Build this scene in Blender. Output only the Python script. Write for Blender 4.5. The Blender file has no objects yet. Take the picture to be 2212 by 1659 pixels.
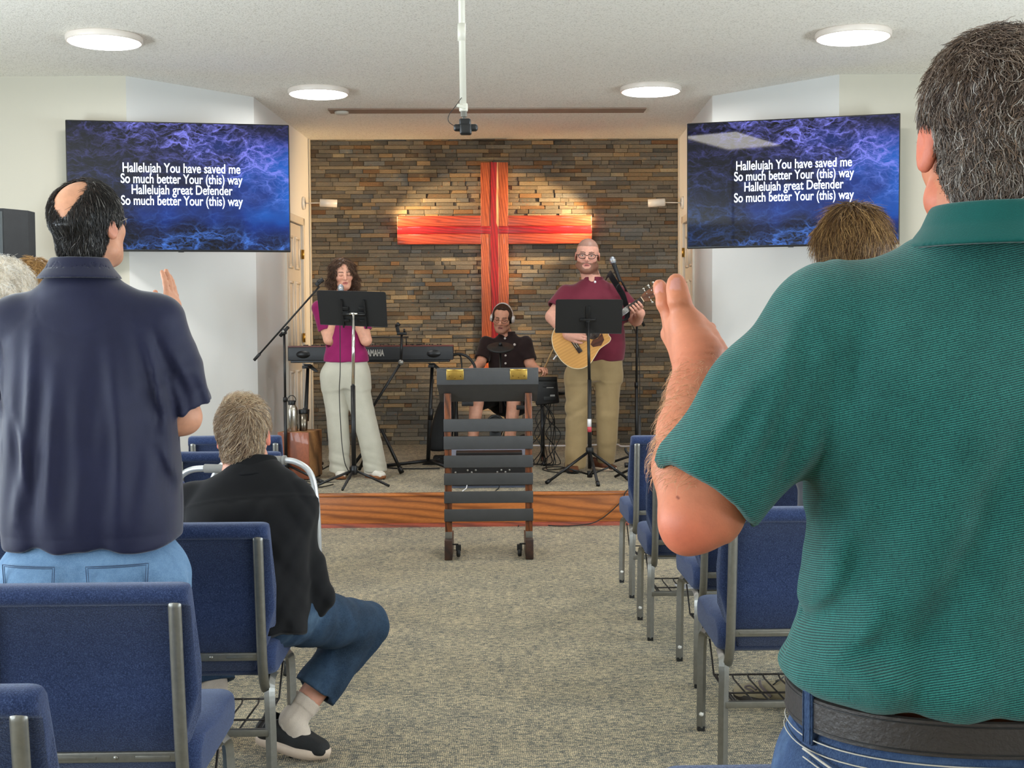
import bpy, bmesh, math, random
import numpy as np
from math import sin, cos, pi, radians
from mathutils import Vector, Matrix, Euler, noise

# ------------------------------------------------------------------ camera, world, exposure
SC = bpy.context.scene
COL = SC.collection
EYE = Vector((0, 0, 1.45))
FPX = 2800.0
cam = bpy.data.cameras.new('camera')
cam.lens = FPX / 2212 * 36
cam.sensor_width = 36
cam.clip_start = .05
cam_o = bpy.data.objects.new('camera', cam)
COL.objects.link(cam_o)
CM = Matrix.Rotation(radians(-1.15), 3, 'Z') @ Matrix.Rotation(radians(90 - 2.64), 3, 'X') @ Matrix.Rotation(radians(-.35), 3, 'Z')
cam_o.matrix_world = Matrix.Translation(EYE) @ CM.to_4x4()
SC.camera = cam_o

def P(px, py, Y):
    """photo pixel and a distance into the room -> the point there"""
    d = CM @ Vector(((px - 1106) / FPX, -(py - 829.5) / FPX, -1))
    return EYE + d * ((Y - EYE.y) / d.y)

SC.view_settings.view_transform = 'Standard'
SC.view_settings.look = 'None'
SC.view_settings.exposure = 0.28
SC.view_settings.gamma = 1
SC.view_settings.use_curve_mapping = False
SC.cycles.max_bounces = 6
SC.cycles.diffuse_bounces = 4
SC.cycles.glossy_bounces = 3
SC.cycles.transmission_bounces = 4
SC.cycles.transparent_max_bounces = 4
SC.cycles.sample_clamp_indirect = 6
SC.cycles.use_denoising = True
SC.cycles.caustics_reflective = False
SC.cycles.caustics_refractive = False

wd = bpy.data.worlds.new('world')
SC.world = wd
wd.use_nodes = True
wd.node_tree.nodes['Background'].inputs[0].default_value = (.62, .78, 1, 1)
wd.node_tree.nodes['Background'].inputs[1].default_value = 1.0

CEIL = 3.31
STAGE = .235
BACK = 13.15
ROOMX = 5.2

def light(name, kind, loc, energy, color=(1, 1, 1), size=None, sizey=None, target=None, spot=None, blend=.5, spread=None):
    l = bpy.data.lights.new(name, kind)
    l.energy = energy
    l.color = color
    if kind == 'AREA':
        l.shape = 'RECTANGLE' if sizey else 'DISK'
        l.size = size
        if sizey: l.size_y = sizey
        if spread: l.spread = spread
    elif size: l.shadow_soft_size = size
    if spot: l.spot_size = spot; l.spot_blend = blend
    o = bpy.data.objects.new(name, l)
    COL.objects.link(o)
    o.location = loc
    if target is not None:
        o.rotation_euler = (Vector(target) - Vector(loc)).to_track_quat('-Z', 'Y').to_euler()
    return o

# daylight entering by the side windows (window openings are built with the walls)
DAY = (.80, .91, 1)
WINDOWS = []                      # (side, y0, y1, z0, z1)
for s in (-1, 1):
    for y0 in (-2.9, -.4, 2.1, 4.6):
        WINDOWS.append((s, y0, y0 + 1.5, .85, 2.55))
E_WIN = {-1: 185, 1: 145}
for s, y0, y1, z0, z1 in WINDOWS:
    light('window_daylight', 'AREA', (s * (ROOMX - .02), (y0 + y1) / 2, (z0 + z1) / 2), E_WIN[s], DAY, y1 - y0 - .1, z1 - z0 - .1,
          target=(0, (y0 + y1) / 2 + 1.2, (z0 + z1) / 2 + 3.2))
# round ceiling lamps: four in the picture, the others behind the photographer's frame
LAMPS = [(-2.43, 8.45), (2.37, 8.36), (-1.305, 10.35), (1.312, 10.27)]
TROFFERS = [(.52, 6.72), (2.9, -.4)]         # rectangular ceiling panels over the seating
for x, y in LAMPS:
    light('ceiling_lamp_light', 'AREA', (x, y, CEIL - .075), 28 if y < 9.5 else 9, (1, .98, .96), .40, target=(x, y, 0))
# two warm wall spots that wash the stone wall and the cross
SPOT_L, SPOT_R = Vector((-1.52, 12.74, 2.64)), Vector((1.68, 12.74, 2.63))
WARM = (1, .66, .32)
light('wall_spot_light', 'SPOT', SPOT_L + Vector((.13, .02, -.02)), 230, WARM, .03, target=(.75, 13.14, 2.36), spot=radians(60), blend=.8)
light('wall_spot_light', 'SPOT', SPOT_R + Vector((-.13, .02, -.02)), 370, WARM, .03, target=(-.45, 13.14, 2.30), spot=radians(60), blend=.8)

UPL = Vector((.34, 12.62, STAGE + .13))       # small floor lamp that lights the foot of the cross
light('floor_lamp_light', 'SPOT', UPL, 60, WARM, .03, target=(-.02, 13.1, 1.25), spot=radians(95), blend=.9)

# ------------------------------------------------------------------ materials
MATS = {}
def srgb(c):
    return tuple((x / 255 / 12.92) if x / 255 <= .04045 else ((x / 255 + .055) / 1.055) ** 2.4 for x in c)

class NT:
    """small node-tree writer"""
    def __init__(s, name):
        s.m = bpy.data.materials.new(name); s.m.use_nodes = True
        s.t = s.m.node_tree; s.n = s.t.nodes; s.b = s.n['Principled BSDF']
    def new(s, typ, **kw):
        x = s.n.new(typ)
        for k, v in kw.items():
            if k.startswith('i_'):
                key = k[2:]
                key = int(key) if key.isdigit() else key.replace('_', ' ')
                x.inputs[key].default_value = v
            else: setattr(x, k, v)
        return x
    def l(s, a, b): s.t.links.new(a, b)
    def ramp(s, fac, stops, interp='LINEAR'):
        r = s.new('ShaderNodeValToRGB'); r.color_ramp.interpolation = interp
        e = r.color_ramp.elements
        while len(e) < len(stops): e.new(.5)
        for q, (p, c) in zip(e, stops): q.position = p; q.color = (*c[:3], 1)
        s.l(fac, r.inputs[0]); return r.outputs[0]
    def mix(s, fac, a, b, typ='MIX'):
        x = s.new('ShaderNodeMix', data_type='RGBA', blend_type=typ)
        for v, i in ((fac, 0), (a, 6), (b, 7)):
            if hasattr(v, 'links') or hasattr(v, 'is_linked'): s.l(v, x.inputs[i])
            else: x.inputs[i].default_value = v if i == 0 else (*v[:3], 1)
        return x.outputs[2]
    def math(s, op, a, b=0.0, c=None):
        x = s.new('ShaderNodeMath', operation=op)
        for i, v in enumerate((a, b, c)):
            if v is None: continue
            if hasattr(v, 'is_linked'): s.l(v, x.inputs[i])
            else: x.inputs[i].default_value = v
        return x.outputs[0]
    def coord(s, scale=(1, 1, 1), rot=(0, 0, 0), which='Object'):
        tc = s.new('ShaderNodeTexCoord'); mp = s.new('ShaderNodeMapping')
        mp.inputs['Scale'].default_value = scale; mp.inputs['Rotation'].default_value = rot
        s.l(tc.outputs[which], mp.inputs[0]); return mp.outputs[0]
    def noise(s, vec, scale, detail=2, rough=.5, dist=0, out=0):
        x = s.new('ShaderNodeTexNoise', i_Scale=scale, i_Detail=detail, i_Roughness=rough, i_Distortion=dist)
        s.l(vec, x.inputs['Vector']); return x.outputs[out]
    def bump(s, h, strength, dist=.01):
        x = s.new('ShaderNodeBump', i_Strength=strength, i_Distance=dist)
        s.l(h, x.inputs['Height']); s.l(x.outputs[0], s.b.inputs['Normal'])

def mat(name, c, rough=.6, metal=0, var=.06, vs=12, bump=0, bs=200, bd=.002, sheen=0, spec=.5, emit=None, es=1, alpha=None, trans=None, coat=0):
    """plain surface: colour c (0-255) that varies a little by noise, optional bump"""
    key = name
    if key in MATS: return MATS[key]
    t = NT(name); lin = srgb(c); v = t.coord()
    n = t.noise(v, vs, 4, .6)
    lo = tuple(x * (1 - var * 2) for x in lin); hi = tuple(min(1, x * (1 + var * 2)) for x in lin)
    t.l(t.ramp(n, [(.25, lo), (.75, hi)]), t.b.inputs['Base Color'])
    t.b.inputs['Roughness'].default_value = rough; t.b.inputs['Metallic'].default_value = metal
    t.b.inputs['Specular IOR Level'].default_value = spec
    if bump: t.bump(t.noise(v, bs, 2, .6), bump, bd)
    if sheen: t.b.inputs['Sheen Weight'].default_value = sheen; t.b.inputs['Sheen Roughness'].default_value = .4
    if coat: t.b.inputs['Coat Weight'].default_value = coat
    if emit: t.b.inputs['Emission Color'].default_value = (*srgb(emit), 1); t.b.inputs['Emission Strength'].default_value = es
    if trans: t.b.inputs['Transmission Weight'].default_value = trans
    if alpha is not None: t.b.inputs['Alpha'].default_value = alpha
    MATS[key] = t.m; return t.m

def wood(name, c_lo, c_hi, scale=9, stretch=(1, 1, 12), rough=.42, coat=.15, dist=2.5, ring=1.0):
    """grain lines that run along the axis whose stretch factor is smallest"""
    t = NT(name); v = t.coord(stretch)
    n = t.noise(v, 1.6, 2, .5)
    w = t.new('ShaderNodeTexWave', wave_type='BANDS', bands_direction='DIAGONAL', i_Scale=scale * ring, i_Distortion=dist * 2.4, i_Detail=3, i_Detail_Scale=.8)
    t.l(v, w.inputs[0])
    f = t.noise(t.coord(tuple(q * 7 for q in stretch)), 9, 3, .6)
    base = t.ramp(w.outputs['Fac'], [(.0, srgb(c_lo)), (.28, tuple(.35 * a + .65 * b for a, b in zip(srgb(c_lo), srgb(c_hi)))), (.75, srgb(c_hi)), (1, tuple(min(1, x * 1.12) for x in srgb(c_hi)))])
    base = t.mix(t.ramp(n, [(.3, (0, 0, 0)), (.7, (.45, .45, .45))]), base, tuple(x * .72 for x in srgb(c_hi)))
    base = t.mix(.35, base, t.ramp(f, [(.3, srgb(c_lo)), (.6, srgb(c_hi))]), 'MULTIPLY') if False else t.mix(t.ramp(f, [(.42, (.35, .35, .35)), (.6, (0, 0, 0))]), base, srgb(c_lo))
    t.l(base, t.b.inputs['Base Color']); t.b.inputs['Roughness'].default_value = rough; t.b.inputs['Coat Weight'].default_value = coat
    t.bump(f, .15, .001)
    MATS[name] = t.m; return t.m

def attr_mat(name, rough=.55, bump=0, bs=300, bd=.001, sss=0, spec=.4, sheen=0, noisevar=.12, ns=60):
    """colour read from the mesh's own 'Col' attribute (stone by stone, skin / lip / nail)"""
    t = NT(name); a = t.new('ShaderNodeAttribute', attribute_name='Col'); v = t.coord()
    n = t.noise(v, ns, 4, .65)
    k = t.ramp(n, [(.25, (1 - noisevar,) * 3), (.75, (1 + noisevar,) * 3)])
    t.l(t.mix(1.0, a.outputs['Color'], k, 'MULTIPLY'), t.b.inputs['Base Color'])
    t.b.inputs['Roughness'].default_value = rough; t.b.inputs['Specular IOR Level'].default_value = spec
    if sss:
        t.b.inputs['Subsurface Weight'].default_value = sss; t.b.inputs['Subsurface Radius'].default_value = (.012, .005, .003); t.b.inputs['Subsurface Scale'].default_value = .6
    if sheen: t.b.inputs['Sheen Weight'].default_value = sheen
    if bump: t.bump(t.noise(v, bs, 3, .6), bump, bd)
    MATS[name] = t.m; return t.m

# ------------------------------------------------------------------ object helpers
def link(o, parent=None):
    COL.objects.link(o)
    if parent is not None: o.parent = parent
    return o
def tag(o, label, cat, group=None, kind=None):
    o['label'] = label; o['category'] = cat
    if group: o['group'] = group
    if kind: o['kind'] = kind
    return o
def thing(name, label, cat, loc=(0, 0, 0), rz=0, group=None):
    o = bpy.data.objects.new(name, None); o.empty_display_size = .1
    link(o); o.location = loc; o.rotation_euler = (0, 0, rz)
    return tag(o, label, cat, group)

class MB:
    """collects shapes into one mesh"""
    def __init__(s): s.v = []; s.f = []; s.sm = []; s.c = []
    def add(s, vs, fs, smooth=False, col=None):
        b = len(s.v); s.v += [tuple(v) for v in vs]; s.f += [[b + i for i in f] for f in fs]; s.sm += [smooth] * len(fs)
        s.c += [col or (1, 1, 1)] * len(vs); return s
    def box(s, c, h, R=None, bev=0, col=None):
        if bev:
            bm = bmesh.new(); bmesh.ops.create_cube(bm, size=2)
            for v in bm.verts: v.co = Vector((v.co.x * h[0], v.co.y * h[1], v.co.z * h[2]))
            bmesh.ops.bevel(bm, geom=bm.edges[:], offset=min(bev, min(h) * .95), segments=3, affect='EDGES', profile=.5)
            vs = [v.co.copy() for v in bm.verts]; fs = [[v.index for v in f.verts] for f in bm.faces] if bm.verts.index_update() is None else []
            bm.free()
        else:
            vs = [Vector((x * h[0], y * h[1], z * h[2])) for x in (-1, 1) for y in (-1, 1) for z in (-1, 1)]
            fs = [(0, 1, 3, 2), (4, 6, 7, 5), (0, 4, 5, 1), (2, 3, 7, 6), (0, 2, 6, 4), (1, 5, 7, 3)]
        c = Vector(c)
        vs = [(R @ v if R is not None else v) + c for v in vs]
        return s.add(vs, fs, bool(bev), col)
    def bb(s, lo, hi, bev=0, col=None):
        lo, hi = Vector(lo), Vector(hi); return s.box((lo + hi) / 2, (hi - lo) / 2, None, bev, col)
    def tube(s, pts, r, n=10, caps=True, flat=None, smooth=True, closed=False):
        """r: radius or list; flat=(a,b): elliptical section"""
        pts = [Vector(p) for p in pts]; m = len(pts)
        rs = r if hasattr(r, '__len__') else [r] * m
        T = []
        for i in range(m):
            a = pts[(i - 1) % m] if (closed or i > 0) else pts[0]; b = pts[(i + 1) % m] if (closed or i < m - 1) else pts[-1]
            T.append((b - a).normalized())
        ref = Vector((0, 0, 1)) if abs(T[0].z) < .9 else Vector((1, 0, 0))
        N = (ref - T[0] * ref.dot(T[0])).normalized(); vs = []
        for i in range(m):
            N = (N - T[i] * N.dot(T[i])).normalized(); B = T[i].cross(N)
            fa, fb = flat or (1, 1)
            for k in range(n):
                a = 2 * pi * k / n; vs.append(pts[i] + (N * cos(a) * fa + B * sin(a) * fb) * rs[i])
        fs = [[i * n + k, i * n + (k + 1) % n, (i + 1) * n + (k + 1) % n, (i + 1) * n + k] for i in range(m - 1) for k in range(n)]
        if closed: fs += [[(m - 1) * n + k, (m - 1) * n + (k + 1) % n, (k + 1) % n, k] for k in range(n)]
        elif caps: fs += [list(range(n))[::-1], [(m - 1) * n + k for k in range(n)]]
        return s.add(vs, fs, smooth)
    def lathe(s, prof, c=(0, 0, 0), n=24, R=None, smooth=True):
        """prof: (radius, height) pairs round +Z"""
        vs = []; c = Vector(c)
        for r, z in prof:
            for k in range(n):
                a = 2 * pi * k / n; v = Vector((r * cos(a), r * sin(a), z)); vs.append((R @ v if R is not None else v) + c)
        fs = [[i * n + k, i * n + (k + 1) % n, (i + 1) * n + (k + 1) % n, (i + 1) * n + k] for i in range(len(prof) - 1) for k in range(n)]
        if prof[0][0] > 1e-6: fs.append(list(range(n))[::-1])
        if prof[-1][0] > 1e-6: fs.append([(len(prof) - 1) * n + k for k in range(n)])
        return s.add(vs, fs, smooth)
    def prism(s, poly, axis, a, b, smooth=False):
        """polygon in the other two axes (x,y,z order), extruded along axis from a to b"""
        def mk(p, t):
            q = list(p); q.insert(axis, t); return q
        n = len(poly)
        vs = [mk(p, a) for p in poly] + [mk(p, b) for p in poly]
        fs = [list(range(n)), [n + i for i in range(n)][::-1]] + [[i, n + i, n + (i + 1) % n, (i + 1) % n] for i in range(n)]
        return s.add(vs, fs, smooth)
    def mesh(s, name):
        me = bpy.data.meshes.new(name); me.from_pydata(s.v, [], s.f)
        me.polygons.foreach_set('use_smooth', s.sm)
        if any(c != (1, 1, 1) for c in s.c):
            a = me.color_attributes.new('Col', 'FLOAT_COLOR', 'POINT'); a.data.foreach_set('color', np.c_[np.array(s.c, dtype=np.float32), np.ones(len(s.c), np.float32)].ravel())
        bm = bmesh.new(); bm.from_mesh(me); bmesh.ops.recalc_face_normals(bm, faces=bm.faces[:]); bm.to_mesh(me); bm.free()
        return me
    def build(s, name, m, parent=None, mod=None):
        o = bpy.data.objects.new(name, s.mesh(name))
        for q in (m if isinstance(m, (list, tuple)) else [m]): o.data.materials.append(q)
        link(o, parent)
        if s.sm and any(s.sm) and not all(s.sm) or mod == 'auto':
            pass
        return o

def struct(name, mb, m, parent=None):
    o = mb.build(name, m, parent)
    if parent is None: o['kind'] = 'structure'
    return o

def copy_tree(o, parent=None):
    c = o.copy(); COL.objects.link(c)
    if parent is not None: c.parent = parent
    for ch in list(o.children): copy_tree(ch, c)
    return c

def smooth_pts(pts, n=8, closed=False):
    """Catmull-Rom through the points"""
    pts = [Vector(p) for p in pts]; out = []; m = len(pts)
    rng = m if closed else m - 1
    for i in range(rng):
        g = (lambda k: pts[k % m]) if closed else (lambda k: pts[min(max(k, 0), m - 1)])
        p0, p1, p2, p3 = g(i - 1), g(i), g(i + 1), g(i + 2)
        for j in range(n):
            t = j / n
            out.append(.5 * ((2 * p1) + (p2 - p0) * t + (2 * p0 - 5 * p1 + 4 * p2 - p3) * t * t + (3 * p1 - p0 - 3 * p2 + p3) * t ** 3))
    if not closed: out.append(pts[-1])
    return out

def text_mesh(name, body, size, m, parent, loc, R, extrude=.0005, bold=.0, align='CENTER', width=None, spacing=1.0):
    cu = bpy.data.curves.new(name, 'FONT'); cu.body = body; cu.size = size; cu.extrude = extrude; cu.offset = bold; cu.align_x = align; cu.align_y = 'CENTER'; cu.space_line = spacing
    o = bpy.data.objects.new(name, cu); COL.objects.link(o)
    dg = bpy.context.evaluated_depsgraph_get(); me = bpy.data.meshes.new_from_object(o.evaluated_get(dg))
    bpy.data.objects.remove(o)
    if width:
        xs = [v.co.x for v in me.vertices]; k = width / (max(xs) - min(xs))
        for v in me.vertices: v.co.x *= k
    t = bpy.data.objects.new(name, me); me.materials.append(m); link(t, parent)
    t.matrix_local = Matrix.Translation(Vector(loc)) @ R.to_4x4()
    return t
# ------------------------------------------------------------------ setting
def wall_mat(name, c):
    t = NT(name); v = t.coord()
    t.l(t.ramp(t.noise(v, 1.3, 3), [(.3, tuple(x * .97 for x in srgb(c))), (.7, srgb(c))]), t.b.inputs['Base Color'])
    t.b.inputs['Roughness'].default_value = .7; t.b.inputs['Specular IOR Level'].default_value = .25
    t.bump(t.noise(v, 120, 2, .5), .08, .002); MATS[name] = t.m; return t.m
M_WALL = wall_mat('wall paint cream', (197, 192, 177))
M_WING = wall_mat('wall paint white', (214, 214, 211))
M_TRIM = mat('trim paint', (206, 200, 188), .45, var=.02)

def ceiling_mat():
    t = NT('popcorn ceiling'); v = t.coord()
    n = t.noise(v, 95, 3, .7); n2 = t.noise(v, 260, 2, .6)
    sp = t.ramp(n, [(.36, srgb((210, 206, 196))), (.47, srgb((249, 246, 238))), (1, srgb((252, 249, 242)))])
    t.l(sp, t.b.inputs['Base Color']); t.b.inputs['Roughness'].default_value = .9; t.b.inputs['Specular IOR Level'].default_value = .1
    t.bump(t.math('ADD', n, t.math('MULTIPLY', n2, .5)), .5, .012); return t.m
M_CEIL = ceiling_mat()

def carpet_mat():
    """loop-pile carpet: short yarn rows in tan and slate, mixed in patches"""
    t = NT('loop carpet')
    v = t.coord(); nd = t.noise(v, 14, 2, .5, out=1)
    wv = t.mix(.018, v, nd, 'ADD')
    rows = t.new('ShaderNodeTexWave', wave_type='BANDS', bands_direction='Y', i_Scale=22, i_Distortion=1.2, i_Detail=2, i_Detail_Scale=6); t.l(wv, rows.inputs[0])
    cols = t.new('ShaderNodeTexWave', wave_type='BANDS', bands_direction='X', i_Scale=45, i_Distortion=1.0, i_Detail=1, i_Detail_Scale=5); t.l(wv, cols.inputs[0])
    patch = t.noise(t.coord((1, 2.0, 1)), 30, 3, .65)
    fine = t.noise(t.coord((1, 1.6, 1)), 150, 2, .6)
    mixv = t.math('ADD', t.math('MULTIPLY', patch, 1.0), t.math('MULTIPLY', fine, .55))
    big = t.noise(v, 5, 2, .6)
    mixv = t.math('ADD', mixv, t.math('MULTIPLY', big, .22))
    mixv = t.math('ADD', t.math('MULTIPLY', mixv, .62), t.math('MULTIPLY', fine, .42))
    c = t.ramp(mixv, [(.64, srgb((84, 86, 82))), (.73, srgb((134, 130, 116))), (.80, srgb((212, 194, 156))), (.92, srgb((242, 222, 180)))])
    h = t.math('MULTIPLY', rows.outputs['Fac'], cols.outputs['Fac'])
    c = t.mix(t.ramp(h, [(.0, (.62, .62, .62)), (.38, (0, 0, 0))]), c, srgb((70, 70, 64)))
    t.l(c, t.b.inputs['Base Color']); t.b.inputs['Roughness'].default_value = .95; t.b.inputs['Specular IOR Level'].default_value = .08
    t.b.inputs['Sheen Weight'].default_value = .15
    t.bump(t.math('ADD', h, fine), .7, .006); return t.m
M_CARPET = carpet_mat()

XL0, XL1, XL2 = -1.755, -1.876, -2.66      # stage alcove: at the stone wall, at the pillar corner, at the nave wall
XR0, XR1, XR2 = 1.962, 1.872, 2.67
YP, YN = 10.69, 9.78
Y0 = -4.0
b = MB(); b.bb((-ROOMX - .2, Y0 - .2, -.12), (ROOMX + .2, BACK + .4, 0)); struct('floor', b, M_CARPET)
b = MB(); b.bb((-ROOMX - .2, Y0 - .2, CEIL), (ROOMX + .2, BACK + .4, CEIL + .12)); struct('ceiling', b, M_CEIL)

def wall_prism(name, pts, m):
    b = MB(); b.prism(pts, 2, 0, CEIL); return struct(name, b, m)
T = .14
wall_prism('wall_nave_left', [(-ROOMX, YN), (XL2, YN), (XL2, YN + T), (-ROOMX, YN + T)], M_WALL)
wall_prism('wall_nave_right', [(XR2, YN), (ROOMX, YN), (ROOMX, YN + T), (XR2, YN + T)], M_WALL)
wall_prism('wall_wing_left', [(XL2, YN), (XL1, YP), (XL1 - .12, YP + .1), (XL2 - .1, YN + .12)], M_WING)
wall_prism('wall_wing_right', [(XR2, YN), (XR1, YP), (XR1 + .12, YP + .1), (XR2 + .1, YN + .12)], M_WING)

# alcove side walls with a door opening each
def side_wall(name, x1, x0, sgn, dy0, dy1, dz):
    def X(y): return x1 + (x0 - x1) * (y - YP) / (BACK - YP)
    b = MB()
    for y0, y1, z0, z1 in ((YP, dy0, 0, CEIL), (dy1, BACK + .1, 0, CEIL), (dy0, dy1, dz, CEIL)):
        b.prism([(X(y0), y0), (X(y1), y1), (X(y1) + sgn * T, y1), (X(y0) + sgn * T, y0)], 2, z0, z1)
    struct(name, b, M_WING)
    return X
DY0, DY1, DZ = 11.93, 12.68, 2.42
M_BRASS = mat('brass', (196, 160, 84), .3, 1, var=.08, vs=30)
M_DOOR = mat('door paint', (198, 192, 182), .4, var=.02)
for side, x1, x0, sgn in (('left', XL1, XL0, -1), ('right', XR1, XR0, 1)):
    X = side_wall('wall_alcove_' + side, x1, x0, sgn, DY0, DY1, DZ)
    ang = math.atan2(x0 - x1, BACK - YP)
    d = bpy.data.objects.new('door_1' if side == 'left' else 'door_2', None); link(d); d['kind'] = 'structure'
    d.location = (X(DY1), DY1, STAGE); d.rotation_euler = (0, 0, -ang)
    W = (DY1 - DY0) / cos(ang); H = DZ - STAGE
    # local: y runs toward the room (-y = away from hinge), x: +toward stage
    ins = -sgn                                      # into the stage
    b = MB(); b.bb((min(-ins * .05, -ins * .01), -W + .006, .01), (max(-ins * .05, -ins * .01), -.006, H - .008), .002)
    leaf = b.build('door_leaf', M_DOOR, d)
    pw = (W - .36) / 2
    for zz0, zz1 in ((.2, .78), (.95, 1.62), (1.76, H - .14)):
        for k in range(2):
            y1 = -.12 - k * (pw + .12)
            q = MB()
            fr = [(y1, zz0), (y1, zz1), (y1 - pw, zz1), (y1 - pw, zz0)]
            for (ya, za), (yb, zb) in zip(fr, fr[1:] + fr[:1]):
                q.tube([(-ins * .008, ya, za), (-ins * .008, yb, zb)], .014, 6)
            q.bb((min(-ins * .02, -ins * .004), y1 - pw + .035, zz0 + .035), (max(-ins * .02, -ins * .004), y1 - .035, zz1 - .035), .008)
            q.build('door_panel', M_DOOR, leaf)
    for zz in (.25, 1.05, 1.86):
        q = MB(); q.tube([(ins * .012, .004, zz), (ins * .012, .004, zz + .09)], .008, 8); q.bb((min(0, ins * .006), -.03, zz), (max(0, ins * .006), .03, zz + .09)); q.build('hinge', M_BRASS, d)
    q = MB(); q.lathe([(.02, 0), (.022, .005), (.01, .02), (.01, .035), (.026, .045), (.03, .06), (.02, .075), (0, .078)], (0, -W + .07, .95), 14, Matrix.Rotation(ins * pi / 2, 3, 'Y')); q.build('door_knob', M_BRASS, d)
    b = MB()
    for y0, y1, z0, z1 in ((-W - .07, -W, 0, H + .07), (0, .07, 0, H + .07), (-W - .07, .07, H, H + .07)):
        b.bb((min(-ins * .02, ins * .018), y0, z0), (max(-ins * .02, ins * .018), y1, z1), .004)
    b.build('door_frame', M_TRIM, d)

# outer walls with window openings
def outer(name, s):
    b = MB(); ys = sorted([(y0, y1) for q, y0, y1, z0, z1 in WINDOWS if q == s]); cur = Y0
    x0, x1 = (s * ROOMX, s * (ROOMX + .18)); lo, hi = min(x0, x1), max(x0, x1)
    for y0, y1 in ys:
        b.bb((lo, cur, 0), (hi, y0, CEIL)); b.bb((lo, y0, 0), (hi, y1, .85)); b.bb((lo, y0, 2.55), (hi, y1, CEIL)); cur = y1
    b.bb((lo, cur, 0), (hi, YN + T, CEIL)); struct(name, b, M_WALL)
outer('wall_left', -1); outer('wall_right', 1)
b = MB(); b.bb((-ROOMX - .18, Y0 - .18, 0), (ROOMX + .18, Y0, CEIL)); struct('wall_rear', b, M_WALL)
M_GLASS = mat('window glass', (240, 246, 250), .05, trans=1.0, var=.01)
for i, (s, y0, y1, z0, z1) in enumerate(WINDOWS):
    r = bpy.data.objects.new('window_%d' % (i + 1), None); link(r); r['kind'] = 'structure'; r.location = (s * (ROOMX + .08), (y0 + y1) / 2, (z0 + z1) / 2)
    w, h = (y1 - y0) / 2, (z1 - z0) / 2; q = MB()
    for a0, a1, c0, c1 in ((-w, -w + .05, -h, h), (w - .05, w, -h, h), (-w, w, -h, -h + .05), (-w, w, h - .05, h), (-w, w, -.025, .025)):
        q.bb((-.03, a0, c0), (.03, a1, c1))
    q.build('window_frame', M_TRIM, r)
    q = MB(); q.bb((-.004, -w + .04, -h + .04), (.004, w - .04, h - .04)); q.build('window_pane', M_GLASS, r)

# stage platform
b = MB(); b.prism([(-ROOMX + .02, 9.30), (ROOMX - .02, 9.30), (ROOMX - .02, YN), (XR2, YN), (XR1, YP), (XR0, BACK), (XL0, BACK), (XL1, YP), (XL2, YN), (-ROOMX + .02, YN)], 2, 0.001, STAGE)
struct('floor_stage', b, M_CARPET)
M_OAK = wood('oak riser', (128, 70, 30), (190, 112, 52), 2.2, (.45, 1, 5.5), .4, .2, 3.2)
for i, (x0, x1) in enumerate(((-ROOMX + .03, -1.33), (-1.328, 2.35), (2.352, ROOMX - .03))):
    b = MB(); b.bb((x0, 9.272, .012), (x1, 9.298, STAGE - .012), .003); b.bb((x0, 9.255, STAGE - .014), (x1, 9.33, STAGE + .006), .005)
    struct('trim_%d' % (i + 1), b, M_OAK)
M_MAHOG = wood('dark red trim', (90, 34, 18), (150, 62, 34), 3, (.5, 1, 4), .4, .2)
b = MB(); b.prism([(9.271, .0), (9.271, .028), (9.262, .026), (9.25, .012), (9.246, 0)], 0, -ROOMX + .03, ROOMX - .03); struct('baseboard_stage', b, M_MAHOG)

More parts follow.
